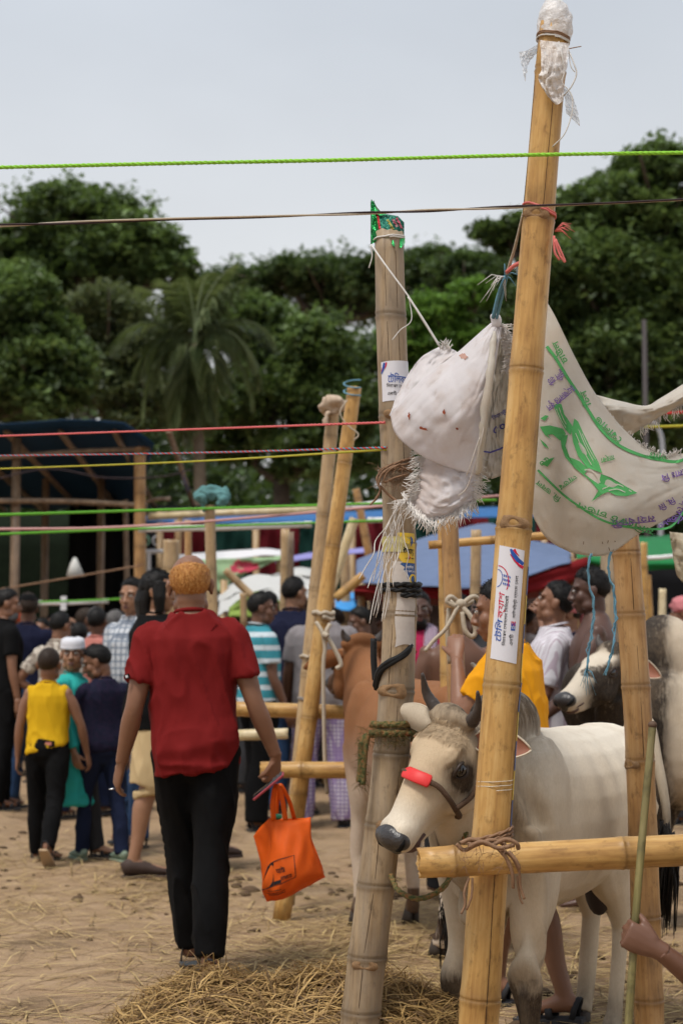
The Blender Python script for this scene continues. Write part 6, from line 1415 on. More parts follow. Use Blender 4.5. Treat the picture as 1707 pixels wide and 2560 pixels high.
sb = canopy('small bright blue tarpaulin beside the pale strut', 'blue_awning', 'awning', at(870, 1500, 17)); panel(sb, 'sheet', [[(838, 1482, 17.5), (870, 1478, 17.6), (915, 1486, 17.5)], [(838, 1522, 16.6), (876, 1524, 16.5), (920, 1516, 16.6)]], cloth('bright_blue_tarpaulin', (.05, .27, .62), .1, .5), 10, 6)
strut(sb, (842, 1925, 17.2), (842, 1500, 17.2)); strut(sb, (915, 1925, 17.2), (915, 1495, 17.2))
rg_ = canopy('long stage hung with maroon and dark green cloth with a blue top', 'market_stage', 'stage', at(650, 1500, 24))
for i in range(9):
    xa, xb = 395 + i * 118, 395 + (i + 1) * 118
    panel(rg_, 'cloth_panel', [[(xa, 1296, 24), (xb, 1290, 24)], [(xa, 1520, 24), (xb, 1520, 24)]], M_MAROON if i % 2 == 0 else M_DGREEN, 16, 6, amp=.05, seed=i)
panel(rg_, 'blue_top', [[(360, 1290, 23), (700, 1282, 23), (1000, 1272, 23), (1480, 1262, 23)], [(360, 1308, 22.4), (700, 1304, 22.4), (1000, 1296, 22.4), (1480, 1292, 22.4)]], cloth('blue_strip', (.03, .12, .30), .2, .5), 30, 4, amp=.05)
panel(rg_, 'lilac_roll', [[(690, 1398, 20), (800, 1378, 20), (930, 1368, 20)], [(690, 1408, 19.8), (800, 1392, 19.8), (930, 1380, 19.8)]], cloth('lilac_cloth', (.25, .24, .50), .1), 14, 4)
for p in (400, 640, 880, 1120, 1360): strut(rg_, (p, 1850, 23.5), (p, 1280, 23.5), .045)
mb = MB(); mb.tube([at(370, 1292, 21.5), at(560, 1282, 21.5), at(860, 1272, 21.5)], [.05, .045, .05], 10); o = mb.build('bamboo_rail', B_PAL); attr(o.data, 'node', [0] * len(o.data.vertices)); tag(o, 'long pale bamboo pole laid along the blue stage top', 'bamboo rail')
gt = canopy('green tarpaulin stall roof at the right behind the sack', 'green_stall', 'stall', at(1600, 1450, 15.5))
panel(gt, 'roof_sheet', [[(1440, 1330, 17), (1600, 1340, 17), (1760, 1330, 17)], [(1440, 1385, 15.5), (1600, 1398, 15.5), (1760, 1390, 15.5)], [(1440, 1408, 15.4), (1600, 1425, 15.4), (1760, 1420, 15.4)]], cloth('green_tarpaulin', (.012, .16, .045), .2, .5), 16, 8)
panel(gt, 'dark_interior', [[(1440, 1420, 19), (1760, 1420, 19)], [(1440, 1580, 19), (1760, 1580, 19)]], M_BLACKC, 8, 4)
for p in (1450, 1600, 1750): strut(gt, (p, 1940, 16), (p, 1390, 16), .04)
dk = canopy('dark cloth wall of stalls behind the crowd in the centre', 'cloth_stall', 'stall', at(1000, 1560, 21)); panel(dk, 'cloth', [[(560, 1500, 21), (1000, 1490, 21), (1500, 1480, 21)], [(560, 1700, 21), (1000, 1700, 21), (1500, 1700, 21)]], cloth('dark_brown_cloth', (.030, .018, .014), .3), 24, 6, amp=.05)
for p in (570, 1030, 1490): strut(dk, (p, 1880, 21.2), (p, 1490, 21.2), .04)
# white door frame under the shed, banner with round emblems
fm = empty('white_frame', at(395, 1500, 22), label='white painted frame standing under the shed beside thin poles', cat='frame')
for a_, b_ in (((372, 1380, 22), (372, 1560, 22)), ((366, 1379, 22), (428, 1377, 22))):
    mb = MB(); mb.tube([at(*a_) - fm.location, at(*b_) - fm.location], .028, 4); mb.build('bar', C_WHITE, fm, smooth=False)
bn = empty('banner', at(400, 1350, 24.5), label='black banner with pale round emblems under the shed', cat='banner'); panel(bn, 'cloth', [[(350, 1328, 24.6), (440, 1328, 24.6)], [(350, 1560, 24.6), (440, 1560, 24.6)]], M_BLACKC, 6, 6)
for px, m_ in ((362, plain('emblem_green', (.16, .30, .20))), (395, plain('emblem_white', (.45, .45, .47))), (425, plain('emblem_grey', (.35, .35, .38)))):
    mb = MB(); c = at(px, 1352, 24.5) - bn.location; mb.tube([c + V((.07 * math.cos(t), 0, .07 * math.sin(t))) for t in [i * .35 for i in range(19)]], .014, 5); mb.build('emblem', m_, bn)
# tube lights on lines
def tube_light(label, a_, b_, Y, r_=.022):
    A_, B_ = at(*a_, Y), at(*b_, Y); r0 = empty('tube_light', A_, label=label, cat='tube light'); mb = MB(); mb.tube([V((0, 0, 0)), (B_ - A_) * .5 + V((0, 0, -.006)), B_ - A_], r_, 10); mb.build('tube', plain('white_tube', (.72, .71, .70), .35, .5, .03), r0)
    for t in (.0, .98): mb = MB(); q = (B_ - A_) * t; mb.tube([q, q + (B_ - A_).normalized() * .05], r_ * 1.15, 10); mb.build('end_cap', plain('tube_cap', (.55, .54, .52), .5, .4), r0)
tube_light('long white tube light strung behind the red shirted man', (347, 1323), (770, 1311), 11.5)
tube_light('white tube light low over the left crowd', (92, 1508), (262, 1503), 15.5); tube_light('white tube light left of the foil capped post', (862, 1268), (960, 1256), 12, .026); tube_light('white tube light half hidden by the hanging sack', (918, 1301), (1080, 1290), 12.5, .02); tube_light('white tube light behind the green stall', (1600, 1396), (1700, 1388), 14.5, .02)
mb = MB(); mb.box(at(160, 1508, 15.45), (.05, .04, .13)); o = mb.build('lamp_bracket', C_WHITE, smooth=False); tag(o, 'small white bracket crossing the low tube light', 'bracket')
mb = MB(); a_ = at(1612, 1000, 36); mb.tube([V((a_.x, 36, -.3)), V((a_.x, 36, at(1610, 800, 36).z))], [.07, .05], 8); o = mb.build('iron_post', plain('dark_iron', (.06, .05, .05), .7, .3)); tag(o, 'thin dark iron post before the huge right tree', 'post')
mb = MB(); a_ = at(1650, 1300, 28); mb.tube(cr([(a_.x, 28, -.2), (a_.x, 28, a_.z), tuple(at(1655, 1120, 28)), tuple(at(1640, 1065, 28)), tuple(at(1620, 1045, 28))], 5), [.05, .035], 8); o = mb.build('lamp_post', plain('grey_steel', (.30, .31, .33), .5, .4)); mb = MB(); mb.loft([(at(1615, 1045, 28).x, 28, at(1615, 1045, 28).z - .1, .13, .1), (at(1615, 1045, 28).x, 28, at(1615, 1045, 28).z + .05, .05, .05)], 12); mb.build('lamp_head', C_WHITE, o); tag(o, 'curved grey lamp post behind the twisted sack', 'lamp post')
# ------------------------------------------------------------------ woven plastic sacks
def sack_material(name, c, stain):
    k = N(name); v = k.tex(); w = k.noise(k.tex(scale=(1, 1, 14)), 70, 2); w2 = k.noise(k.tex(scale=(12, 1, 1)), 60, 2)
    d = k.rng(k.noise(v, 5.5, 5, .65), .48, .70, 0, .75); b = k.mix(d, c, stain); b = k.mix(k.rng(k.noise(v, 24, 4), .62, .72, 0, .5), b, lit(stain, .75))
    k.col(k.mix(k.rng(k.math('ADD', w, w2), .8, 1.2, 0, .22), b, lit(c, .72))).rough(.55, .35); k.bump(k.math('ADD', w, w2), .25, .004); k.translucent(.46, lit(c, 1.05)); return k.m
S_WHITE = sack_material('woven_sack_white', (.84, .81, .82), (.60, .46, .37)); S_PALE = sack_material('woven_sack_pale', (.74, .695, .62), (.62, .50, .38))
M_FIB = plain('white_fibre', (.70, .66, .62), .7, .3, .1); M_BLUSH = plain('rust_stain', (.30, .075, .035), .8, .2, .3)
class Sheet: pass
def sheet(parent, name, net, mat, nu=40, nv=30, amp=.006, th=.0012, seed=0, freq=1.0, crease=0.0):
    f = sheet_fn(net); S = Sheet(); o_ = parent.location
    def g(u, v):
        p = f(u, v); n1 = mnoise.noise(V((u * 5 * freq + seed, v * 5 * freq, .3))) + .5 * mnoise.noise(V((u * 13 * freq + seed, v * 11 * freq, 1.3))) + .3 * mnoise.noise(V((u * 30 * freq, v * 24 * freq, seed)))
        n1 += 1.6 * (.5 - abs(mnoise.noise(V((u * 4 * freq + v * 3, v * 6 * freq - u * 2, seed + 4.4))))) ** 2 * 2
        if crease: n1 += crease * 2 * (.4 - abs(mnoise.noise(V((v * 7 + seed, u * 1.2, 8.1))))) * (1 - .7 * u) + crease * (.4 - abs(mnoise.noise(V((v * 3 + u * 2, u * 5 - v, seed)))))
        return p + V((.25 * n1, n1, .2 * n1)) * amp - o_
    S.g = g; mb = MB(); mb.grid(nu, nv, g, thick=th); S.o = mb.build(name, mat, parent); S.off = o_
    # lookup table photo place -> world depth, for prints
    T = []; n_ = 70
    for i in range(n_ + 1):
        for j in range(n_ + 1):
            p = g(i / n_, j / n_) + o_; T.append((p.x / p.y, (p.z - HC) / p.y, p.y))
    S.T = np.array(T); return S
def on_sheet(S, pts, lift=.004):
    out = []
    for (px, py) in pts:
        r = ray(px, py); a_, b_ = r.x / r.y, r.z / r.y; d = (S.T[:, 0] - a_) ** 2 + (S.T[:, 1] - b_) ** 2; k = np.argpartition(d, 4)[:4]; w = 1 / (d[k] + 1e-9); Y = float((S.T[k, 2] * w).sum() / w.sum()) - lift
        out.append(at(px, py, Y) - S.off)
    return out
def sprint(S, vs, fs, mat, name='print'):
    mb = MB(); mb.add(on_sheet(S, vs), fs); return mb.build(name, mat, S.o, smooth=False)
def stext(S, s, x, y, h, fit, ang, mat, bold=.01):
    """photo place of the line's start, letter height and length in photo pixels, direction ang (clockwise on the photo)"""
    vs, fs = place2(s, 0, 0, h, 0, bold, 1, fit); c, q = math.cos(ang), math.sin(ang); sprint(S, [(x + a * c + b * q, y + a * q - b * c) for a, b in vs], fs, mat, 'lettering')
def fringe(parent, name, edge, dirn, L, n, r=.0011, mat=M_FIB, seed=0, spread=.35):
    rg = random.Random(seed); mb = MB(); E_ = cr(edge, 10); o_ = parent.location
    for _ in range(n):
        t = rg.random() * (len(E_) - 1.001); i = int(t); p = V(E_[i]).lerp(V(E_[i + 1]), t - i); w0 = at(*p) - o_; d = V(dirn).normalized() + V((rg.gauss(0, spread), rg.gauss(0, spread), rg.gauss(0, spread))); l = L * rg.uniform(.35, 1.2)
        q1 = w0 + d * l * .5 + V((rg.gauss(0, .1), rg.gauss(0, .1), 0)) * l; q2 = q1 + (d + V((rg.gauss(0, .5), 0, -.3))).normalized() * l * .5
        mb.tube([w0 - d * .01, q1, q2], [r, r, r * .6], 4)
    o = mb.build(name, mat, parent); o['kind'] = 'stuff'; return o
G_GRN = plain('print_green', (.075, .33, .10), .7, .2, .12); G_PUR = plain('print_purple', (.20, .115, .36), .7, .2, .12); G_BLU = plain('print_violet', (.10, .095, .34), .7, .2, .15)
# --- left sack, crumpled between the two posts
sk1 = empty('woven_sack', at(1150, 1050, 4.85), label='crumpled white woven sack with frayed edges tied between the posts', cat='sack')
A1 = sheet(sk1, 'front_fold', [[(1226, 806, 4.80), (1140, 882, 4.84), (1052, 950, 4.88), (974, 1038, 4.94)], [(1234, 812, 4.78), (1168, 915, 4.74), (1082, 1005, 4.77), (995, 1095, 4.90)], [(1242, 815, 4.78), (1202, 955, 4.71), (1142, 1060, 4.72), (1080, 1155, 4.84)], [(1252, 818, 4.78), (1230, 960, 4.74), (1210, 1080, 4.74), (1196, 1190, 4.80)]], S_WHITE, 80, 70, .0055, seed=1, crease=1.6, freq=.6)
sheet(sk1, 'rear_fold', [[(1104, 862, 4.98), (1045, 900, 5.0), (995, 980, 5.0), (973, 1038, 4.98)], [(1128, 872, 4.94), (1075, 925, 4.93), (1025, 990, 4.93), (980, 1045, 4.95)], [(1150, 885, 4.92), (1105, 930, 4.90), (1052, 985, 4.90), (990, 1050, 4.94)]], S_WHITE, 36, 26, .009, seed=3, crease=.6)
sheet(sk1, 'lower_flap', [[(1055, 1120, 4.90), (1105, 1150, 4.88), (1150, 1168, 4.86), (1200, 1165, 4.84)], [(1045, 1180, 4.90), (1100, 1205, 4.84), (1150, 1205, 4.82), (1196, 1200, 4.84)], [(1035, 1235, 4.90), (1090, 1265, 4.83), (1145, 1250, 4.82), (1190, 1235, 4.85)], [(1005, 1255, 4.92), (1075, 1300, 4.86), (1140, 1282, 4.84), (1188, 1252, 4.86)]], S_WHITE, 44, 36, .010, seed=5, crease=1.0)
D1 = sheet(sk1, 'right_panel', [[(1248, 820, 4.83), (1268, 850, 4.86), (1292, 830, 4.88)], [(1222, 950, 4.86), (1250, 955, 4.90), (1290, 940, 4.90)], [(1208, 1075, 4.86), (1245, 1080, 4.90), (1295, 1060, 4.90)], [(1192, 1185, 4.84), (1235, 1196, 4.86), (1298, 1150, 4.88)]], S_PALE, 40, 46, .014, seed=7, freq=1.6, crease=.8)
mb = MB(); mb.tube([at(*p) - sk1.location for p in cr([(1236, 828, 4.77), (1222, 950, 4.70), (1206, 1080, 4.71), (1194, 1186, 4.77)], 8)], [.006, .012, .011, .008], 8); me = mb.mesh(); displace(me, lambda P, n_: .005 * vnoise(P * 60, 3)); obj('rolled_hem', me, S_PALE, sk1)
mb = MB(); mb.ell(at(1240, 802, 4.79) - sk1.location, (.016, .016, .022)); mb.tube([at(1240, 812, 4.79) - sk1.location, at(1228, 785, 4.79) - sk1.location], [.014, .006], 8); obj('gathered_corner', remesh(mb, .004, 2), S_WHITE, sk1)
for (x, y, w, h, m_) in ((1058, 1072, 22, 9, M_BLUSH), (1022, 1040, 6, 16, M_BLUSH), (1110, 1030, 7, 14, M_BLUSH), (1142, 1072, 9, 6, M_BLUSH), (1158, 890, 20, 16, plain('faded_stain', (.42, .25, .20), .8, .2, .3))):
    rg = random.Random(x); pts = [(x + w * .6 * math.cos(t) * rg.uniform(.4, 1.2), y + h * .6 * math.sin(t) * rg.uniform(.4, 1.2) + .3 * w * math.cos(t) * .4) for t in [i * .52 for i in range(12)]]; sprint(A1, pts, [tuple(range(12))], m_, 'stain')
stext(D1, '৫০', 1236, 1086, 26, 34, -.5, G_BLU, .02); stext(D1, 'িসেমন্ট', 1232, 1050, 12, 40, -.5, G_BLU, .02)
sprint(D1, *strip2([(1204, 1128), (1225, 1131), (1250, 1122), (1280, 1106)], 4), G_BLU)
fringe(sk1, 'frayed_edge', [(1008, 1240, 4.91), (1040, 1282, 4.88), (1080, 1302, 4.86), (1140, 1284, 4.84), (1190, 1252, 4.85)], (0, -.15, -1), .036, 230, seed=1)
fringe(sk1, 'frayed_edge', [(1058, 1115, 4.90), (1046, 1180, 4.90), (1036, 1236, 4.90), (1010, 1262, 4.91)], (-1, -.2, -.1), .032, 150, seed=2); fringe(sk1, 'frayed_edge', [(1190, 1150, 4.80), (1194, 1200, 4.82), (1188, 1250, 4.84)], (1, -.3, -.4), .028, 80, seed=3)
fringe(sk1, 'frayed_edge', [(1250, 815, 4.80), (1262, 850, 4.83), (1270, 890, 4.85), (1266, 930, 4.87)], (1, -.2, .1), .034, 150, seed=4); fringe(sk1, 'frayed_edge', [(1100, 870, 4.97), (1112, 862, 4.96), (1125, 872, 4.94)], (0, -.1, 1), .016, 30, seed=5)
rg = random.Random(9); mb = MB()
for _ in range(15):                                                        # drawn threads hanging past the poster
    x = rg.uniform(985, 1035); e_ = (rg.gauss(945, 22), rg.uniform(1440, 1560)); pts = [(x, 1250 + rg.uniform(-6, 20), 4.93)]
    for k_ in range(1, 7): t = k_ / 6; pts.append((x + (e_[0] - x) * t ** .8 + rg.gauss(0, 5), 1255 + (e_[1] - 1255) * t, 4.94 + rg.gauss(0, .01)))
    mb.tube([at(*p) - sk1.location for p in cr(pts, 4)], rg.uniform(.0009, .0017), 5)
for p in ([(1216, 1060, 4.71), (1196, 1100, 4.71), (1176, 1160, 4.73), (1165, 1190, 4.76)], [(1214, 1000, 4.71), (1205, 1090, 4.70), (1170, 1210, 4.78), (1145, 1240, 4.80)]): mb.tube([at(*q) - sk1.location for q in cr(p, 6)], .0016, 5)
o = mb.build('drawn_threads', M_FIB, sk1); o['kind'] = 'stuff'
# --- printed sack on the right
sk2 = empty('woven_sack', at(1480, 1180, 4.76), label='pale woven sack printed with a green bird and purple writing', cat='sack')
cols = [[(1318, 690), (1290, 840), (1285, 1020), (1300, 1180), (1335, 1300)], [(1378, 775), (1375, 930), (1370, 1070), (1368, 1210), (1368, 1348)], [(1440, 900), (1432, 1020), (1425, 1140), (1425, 1260), (1432, 1382)], [(1492, 990), (1500, 1090), (1505, 1190), (1510, 1290), (1515, 1387)],
        [(1570, 1085), (1580, 1150), (1588, 1210), (1595, 1270), (1600, 1333)], [(1650, 1135), (1660, 1165), (1668, 1200), (1675, 1240), (1685, 1288)], [(1760, 1125), (1765, 1150), (1770, 1180), (1775, 1210), (1785, 1235)]]
YY = [[4.84, 4.82, 4.82, 4.82, 4.82], [4.80, 4.78, 4.76, 4.76, 4.80], [4.78, 4.74, 4.70, 4.70, 4.76], [4.77, 4.72, 4.68, 4.67, 4.74], [4.80, 4.76, 4.73, 4.72, 4.77], [4.86, 4.84, 4.83, 4.82, 4.84], [4.95] * 5]
B2 = sheet(sk2, 'cloth', [[(cols[c][r][0], cols[c][r][1], YY[c][r]) for c in range(7)] for r in range(5)], S_PALE, 70, 50, .0038, seed=11, freq=1.0)
P2_ = lambda zx, zy: (1240 + zx * .3188, 700 + zy * .3188)                   # places read off an enlarged view
def gz8(pts): return [P2_(*p) for p in pts]
def line8(pts, w, m=G_GRN): sprint(B2, *strip2(cr([(x, y, 0) for x, y in gz8(pts)], 4) and [(p[0], p[1]) for p in cr([(x, y, 0) for x, y in gz8(pts)], 4)], w * .3188), m)
line8([(395, 520), (470, 620), (560, 770), (640, 890), (720, 1020), (820, 1170), (950, 1290), (1120, 1370), (1290, 1410), (1400, 1425), (1480, 1405)], 24); line8([(325, 1490), (420, 1585), (520, 1680), (640, 1770), (800, 1870), (960, 1925), (1150, 1950), (1310, 1950), (1390, 1915), (1480, 1800)], 17)
def poly8(pts, m=G_GRN, name='bird_print'): sprint(B2, gz8(pts), [tuple(range(len(pts)))], m, name)
poly8([(448, 985), (480, 965), (510, 975), (530, 1050), (600, 1150), (580, 1215), (530, 1160), (475, 1050)]); poly8([(610, 1085), (640, 1110), (680, 1200), (740, 1320), (800, 1430), (830, 1515), (790, 1500), (710, 1470), (640, 1380), (600, 1270), (590, 1190)])
poly8([(340, 1150), (420, 1140), (520, 1165), (545, 1205), (500, 1260), (440, 1210), (400, 1215), (430, 1250), (380, 1215)]); poly8([(500, 1225), (560, 1215), (540, 1300), (575, 1390), (650, 1420), (720, 1480), (690, 1520), (740, 1560), (800, 1600), (820, 1520), (900, 1550), (1000, 1610), (1105, 1670), (1020, 1695), (940, 1690), (880, 1660), (830, 1680), (745, 1738), (800, 1650), (720, 1560), (620, 1480), (540, 1390), (510, 1310)])
poly8([(340, 1245), (390, 1290), (412, 1325), (370, 1300)]); poly8([(350, 1440), (420, 1400), (455, 1390), (400, 1465)]); poly8([(345, 1085), (385, 1060), (410, 1065), (380, 1105)])
for a_, b_ in (((640, 1160), (770, 1440)), ((620, 1200), (745, 1450)), ((660, 1180), (800, 1450)), ((490, 1000), (575, 1180)), ((470, 1010), (545, 1160))): line8([a_, ((a_[0] + b_[0]) / 2 - 8, (a_[1] + b_[1]) / 2), b_], 6, S_PALE)
line8([(830, 1640), (900, 1610), (960, 1605), (1060, 1660)], 8, S_PALE); line8([(690, 1490), (740, 1490), (790, 1540), (810, 1590)], 12, S_PALE); line8([(880, 1650), (950, 1640), (1010, 1665)], 9, S_PALE); line8([(560, 1320), (575, 1380), (600, 1420)], 9, S_PALE)
def t8(s, x, y, h, fit, deg, m): p = P2_(x, y); stext(B2, s, p[0], p[1], h * .3188, fit * .3188, R(deg), m, .014)
t8('ভুিল হাট', 520, 705, 70, 150, 148, G_PUR); t8('রঞ্জনগর কুল', 595, 820, 75, 270, 141, G_PUR); t8('মহাখালী', 1245, 1845, 78, 350, 174, G_PUR); t8('িব. িম', 1385, 1700, 62, 140, 150, G_PUR); t8('দশ েকিজ', 1450, 1690, 72, 220, 108, G_PUR); t8('েমাঃ িব', 1480, 1480, 66, 200, 165, G_PUR); t8('৩৯৮০', 1400, 1840, 62, 160, 150, G_PUR)
t8('চাউল', 565, 640, 70, 190, -118, G_GRN); t8('িচন', 745, 980, 70, 130, -112, G_GRN); t8('েপালাউ', 990, 1250, 70, 270, -136, G_GRN); t8('মার্কা', 920, 1370, 55, 110, 165, G_GRN); t8('আতপ', 610, 1520, 60, 160, 143, G_GRN); t8('৫০', 400, 1385, 75, 80, 150, G_GRN)
t8('িন. ডবল', 510, 1710, 56, 230, -142, G_GRN); t8('মিনেকট চাউল', 1240, 1960, 66, 640, -160, G_GRN); t8('খাঁিট', 1350, 1370, 56, 150, -170, G_GRN)
rg = random.Random(5)
for _ in range(7): x, y = rg.uniform(680, 1000), rg.uniform(2030, 2120); line8([(x, y), (x + rg.uniform(-8, 12), y + rg.uniform(8, 26))], 5, K_KNOT)
fringe(sk2, 'frayed_edge', [(1480, 985, 4.80), (1560, 1080, 4.80), (1650, 1134, 4.85), (1700, 1130, 4.9)], (.4, -.1, 1), .012, 90, seed=8, r=.0008)
sk3 = empty('woven_sack', at(1620, 1010, 5.1), label='twisted strip of pale sack stretched to the right edge', cat='sack')
sheet(sk3, 'cloth', [[(1480, 985, 5.05), (1540, 1000, 5.1), (1610, 1014, 5.15), (1650, 995, 5.15), (1730, 945, 5.1)], [(1500, 1040, 5.1), (1550, 1030, 5.0), (1612, 1026, 5.05), (1660, 1015, 5.05), (1740, 975, 5.05)], [(1540, 1100, 5.1), (1580, 1085, 5.1), (1620, 1060, 5.1), (1670, 1030, 5.1), (1750, 990, 5.1)]], S_PALE, 36, 18, .012, seed=21)
fringe(sk3, 'frayed_edge', [(1600, 1075, 5.1), (1660, 1035, 5.1), (1720, 1005, 5.1)], (.2, -.1, -1), .03, 50, seed=12)
sk4 = empty('woven_sack', at(1705, 1400, 6.2), label='cream cloth hanging at the right edge under the printed sack', cat='sack'); sheet(sk4, 'cloth', [[(1672, 1330, 6.2), (1720, 1335, 6.15), (1780, 1330, 6.2)], [(1680, 1390, 6.2), (1725, 1395, 6.1), (1785, 1400, 6.2)], [(1690, 1440, 6.2), (1725, 1470, 6.15), (1790, 1500, 6.2)]], sack_material('cream_sack', (.60, .53, .40), (.45, .36, .25)), 16, 16, .02, seed=23)

# ------------------------------------------------------------------ ropes and lines
def rope(label, pts, r, mat, name='rope', cat='rope', n=7, twist=0, per=6, pitch=None):
    W = [at(*p) for p in pts]; Q = cr([tuple(w) for w in W], per)
    mb = MB()
    if not twist: mb.tube(Q, r, n)
    else:
        Lc = 0; acc = [0]
        for i in range(1, len(Q)): Lc += (V(Q[i]) - V(Q[i - 1])).length; acc.append(Lc)
        N_ = max(8, int(Lc / (r * 2.2)))
        for st in range(twist):
            pp = []
            for k_ in range(N_ + 1):
                t = Lc * k_ / N_; i = min(np.searchsorted(acc, t, 'right') - 1, len(Q) - 2); f = (t - acc[i]) / (acc[i + 1] - acc[i]); c = V(Q[i]).lerp(V(Q[i + 1]), f); d = (V(Q[i + 1]) - V(Q[i])).normalized(); a_ = d.orthogonal().normalized(); b_ = d.cross(a_)
                an = t / (pitch or r * 9) * 2 * math.pi + (1.7 * math.sin(t * 5.3) if pitch else 0) + st * 2 * math.pi / twist; pp.append(c + a_ * math.cos(an) * r * .5 + b_ * math.sin(an) * r * .5)
            mb.tube(pp, r * .62, 6, mi=st if isinstance(mat, (list, tuple)) and len(mat) > 1 else 0)
    o = mb.build(name, mat, None); tag(o, label, cat); return o
def rcol(name, c, var=.2): return plain(name, c, .6, .3, var, 160, .4)
R_LIME = rcol('lime_rope', (.26, .58, .04)); R_PINK = rcol('pink_rope', (.62, .13, .13)); R_YEL = rcol('yellow_rope', (.42, .38, .03)); R_GRN = rcol('green_rope', (.12, .38, .03)); R_PALEP = rcol('pale_pink_rope', (.55, .30, .28)); R_WHITE = rcol('white_cord', (.62, .60, .57)); R_BLUE = rcol('blue_strand', (.12, .27, .36)); R_JUTE = rcol('jute', (.24, .135, .075), .35); R_BLACK = rcol('black_rope', (.010, .010, .011)); R_CREAM = rcol('cream_rope', (.44, .37, .28)); R_RED = rcol('red_strand', (.50, .03, .03)); R_GREY = rcol('grey_strand', (.28, .25, .23)); R_DK = rcol('dark_strand', (.03, .015, .018)); R_CORAL = rcol('coral_strand', (.66, .17, .15))
rope('bright lime green rope strung across the sky', [(-60, 420, 4.45), (400, 409, 4.46), (853, 400, 4.48), (1345, 387, 4.52), (1780, 381, 4.5)], .0055, R_LIME, twist=3)
rope('flat dark and white twisted ribbon line below the lime rope', [(-60, 566, 4.4), (200, 556, 4.42), (420, 548, 4.44), (620, 543, 4.46), (800, 537, 4.48), (960, 531, 4.49), (1180, 522, 4.5), (1340, 515, 4.51), (1560, 506, 4.5), (1780, 495, 4.5)], .0045, [R_DK, R_CREAM], twist=2, per=8, name='ribbon_line', cat='line', pitch=.75)
rope('pink rope tied to the weathered post', [(-60, 1092, 6.6), (400, 1076, 5.9), (962, 1056, 5.05)], .0042, R_PINK, twist=2); rope('red and blue striped cord below the pink rope', [(-60, 1140, 7.2), (450, 1133, 6.3), (965, 1119, 5.05)], .004, [R_RED, R_BLUE], twist=2)
rope('yellow rope below the striped cord', [(-60, 1174, 7.8), (450, 1155, 6.6), (965, 1124, 5.06)], .004, R_YEL, twist=2); rope('green line sagging behind the poles at the left', [(-60, 1289, 8.8), (500, 1272, 9.5), (1240, 1250, 10)], .008, R_GRN); rope('pale pink line over the tube light', [(-60, 1324, 9.4), (400, 1312, 9.6), (1260, 1238, 9.8)], .008, R_PALEP)
rope('low green line at the left', [(-60, 1338, 10), (345, 1322, 10.5), (1000, 1300, 11)], .008, R_GRN); rope('thin green line over the crowd at the left', [(60, 1506, 15), (250, 1500, 15), (420, 1490, 15)], .009, R_GRN); rope('thin brown line under the shed', [(-40, 1480, 16), (200, 1440, 16), (360, 1412, 16)], .008, R_JUTE); rope('red line at the right edge above the printed sack', [(1560, 1040, 9), (1780, 1026, 9)], .008, R_RED); rope('yellow line at the right edge above the printed sack', [(1560, 1070, 9.2), (1780, 1062, 9.2)], .008, R_YEL); rope('dark wire drooping under the shed', [(-40, 1205, 17), (120, 1172, 17), (260, 1194, 17), (400, 1192, 17), (480, 1174, 17)], .007, R_DK)
def coil(P, py, turns, r, mat, label, name='rope_binding', lift=.0, pitch=None, tilt=0.0, strands=2, seed=0, tails=(), phase=0, cat='rope'):
    """rope wound round a pole; tails: lists of photo points"""
    rg = random.Random(seed); z0 = P.z(py) if hasattr(P, 'z') else py; pitch = pitch or r * 1.9; mb = MB(); n_ = int(turns * 22)
    for st in range(strands):
        pts = []
        for i in range(n_ + 1):
            t = i / n_; an = 2 * math.pi * turns * t + phase; z = z0 + (t - .5) * pitch * turns + tilt * math.sin(an); R_ = P.rad(z) + r * .9 + lift; hx = an * 6 + st * math.pi * 2 / strands; c = P.axis(z)
            pts.append(V((c.x + (R_ + .45 * r * math.cos(hx)) * math.sin(an), c.y - (R_ + .45 * r * math.cos(hx)) * math.cos(an), z + .45 * r * math.sin(hx) + rg.gauss(0, r * .08))))
        mb.tube(pts, r * (.66 if strands > 1 else 1), 6)
    vs = [P.M @ V(v) for v in mb.v]; o_ = V(P.M @ V((0, 0, z0))); mb.v = [tuple(V(v) - o_) for v in vs]
    root = empty(name, o_, label=label, cat=cat); mb.build('coil', mat, root)
    for tp in tails:
        pts, rr, m2 = tp; b = MB(); b.tube([at(*p) - o_ for p in cr(pts, 6)], rr, 6); b.build('tail', m2 or mat, root)
    return root
def fuzz(root, n, box, L, mat, seed):
    rg = random.Random(seed); mb = MB()
    for _ in range(n):
        p = at(rg.uniform(box[0], box[1]), rg.uniform(box[2], box[3]), rg.uniform(box[4], box[5])) - root.location; d = V((rg.gauss(0, 1), rg.gauss(-.4, .6), rg.gauss(0, 1))).normalized(); mb.tube([p, p + d * L * .5 + V((0, 0, -.1 * L)), p + d * L + V((0, 0, -.4 * L))], [.0007, .0006, .0003], 3)
    o = mb.build('loose_fibres', mat, root); o['kind'] = 'stuff'
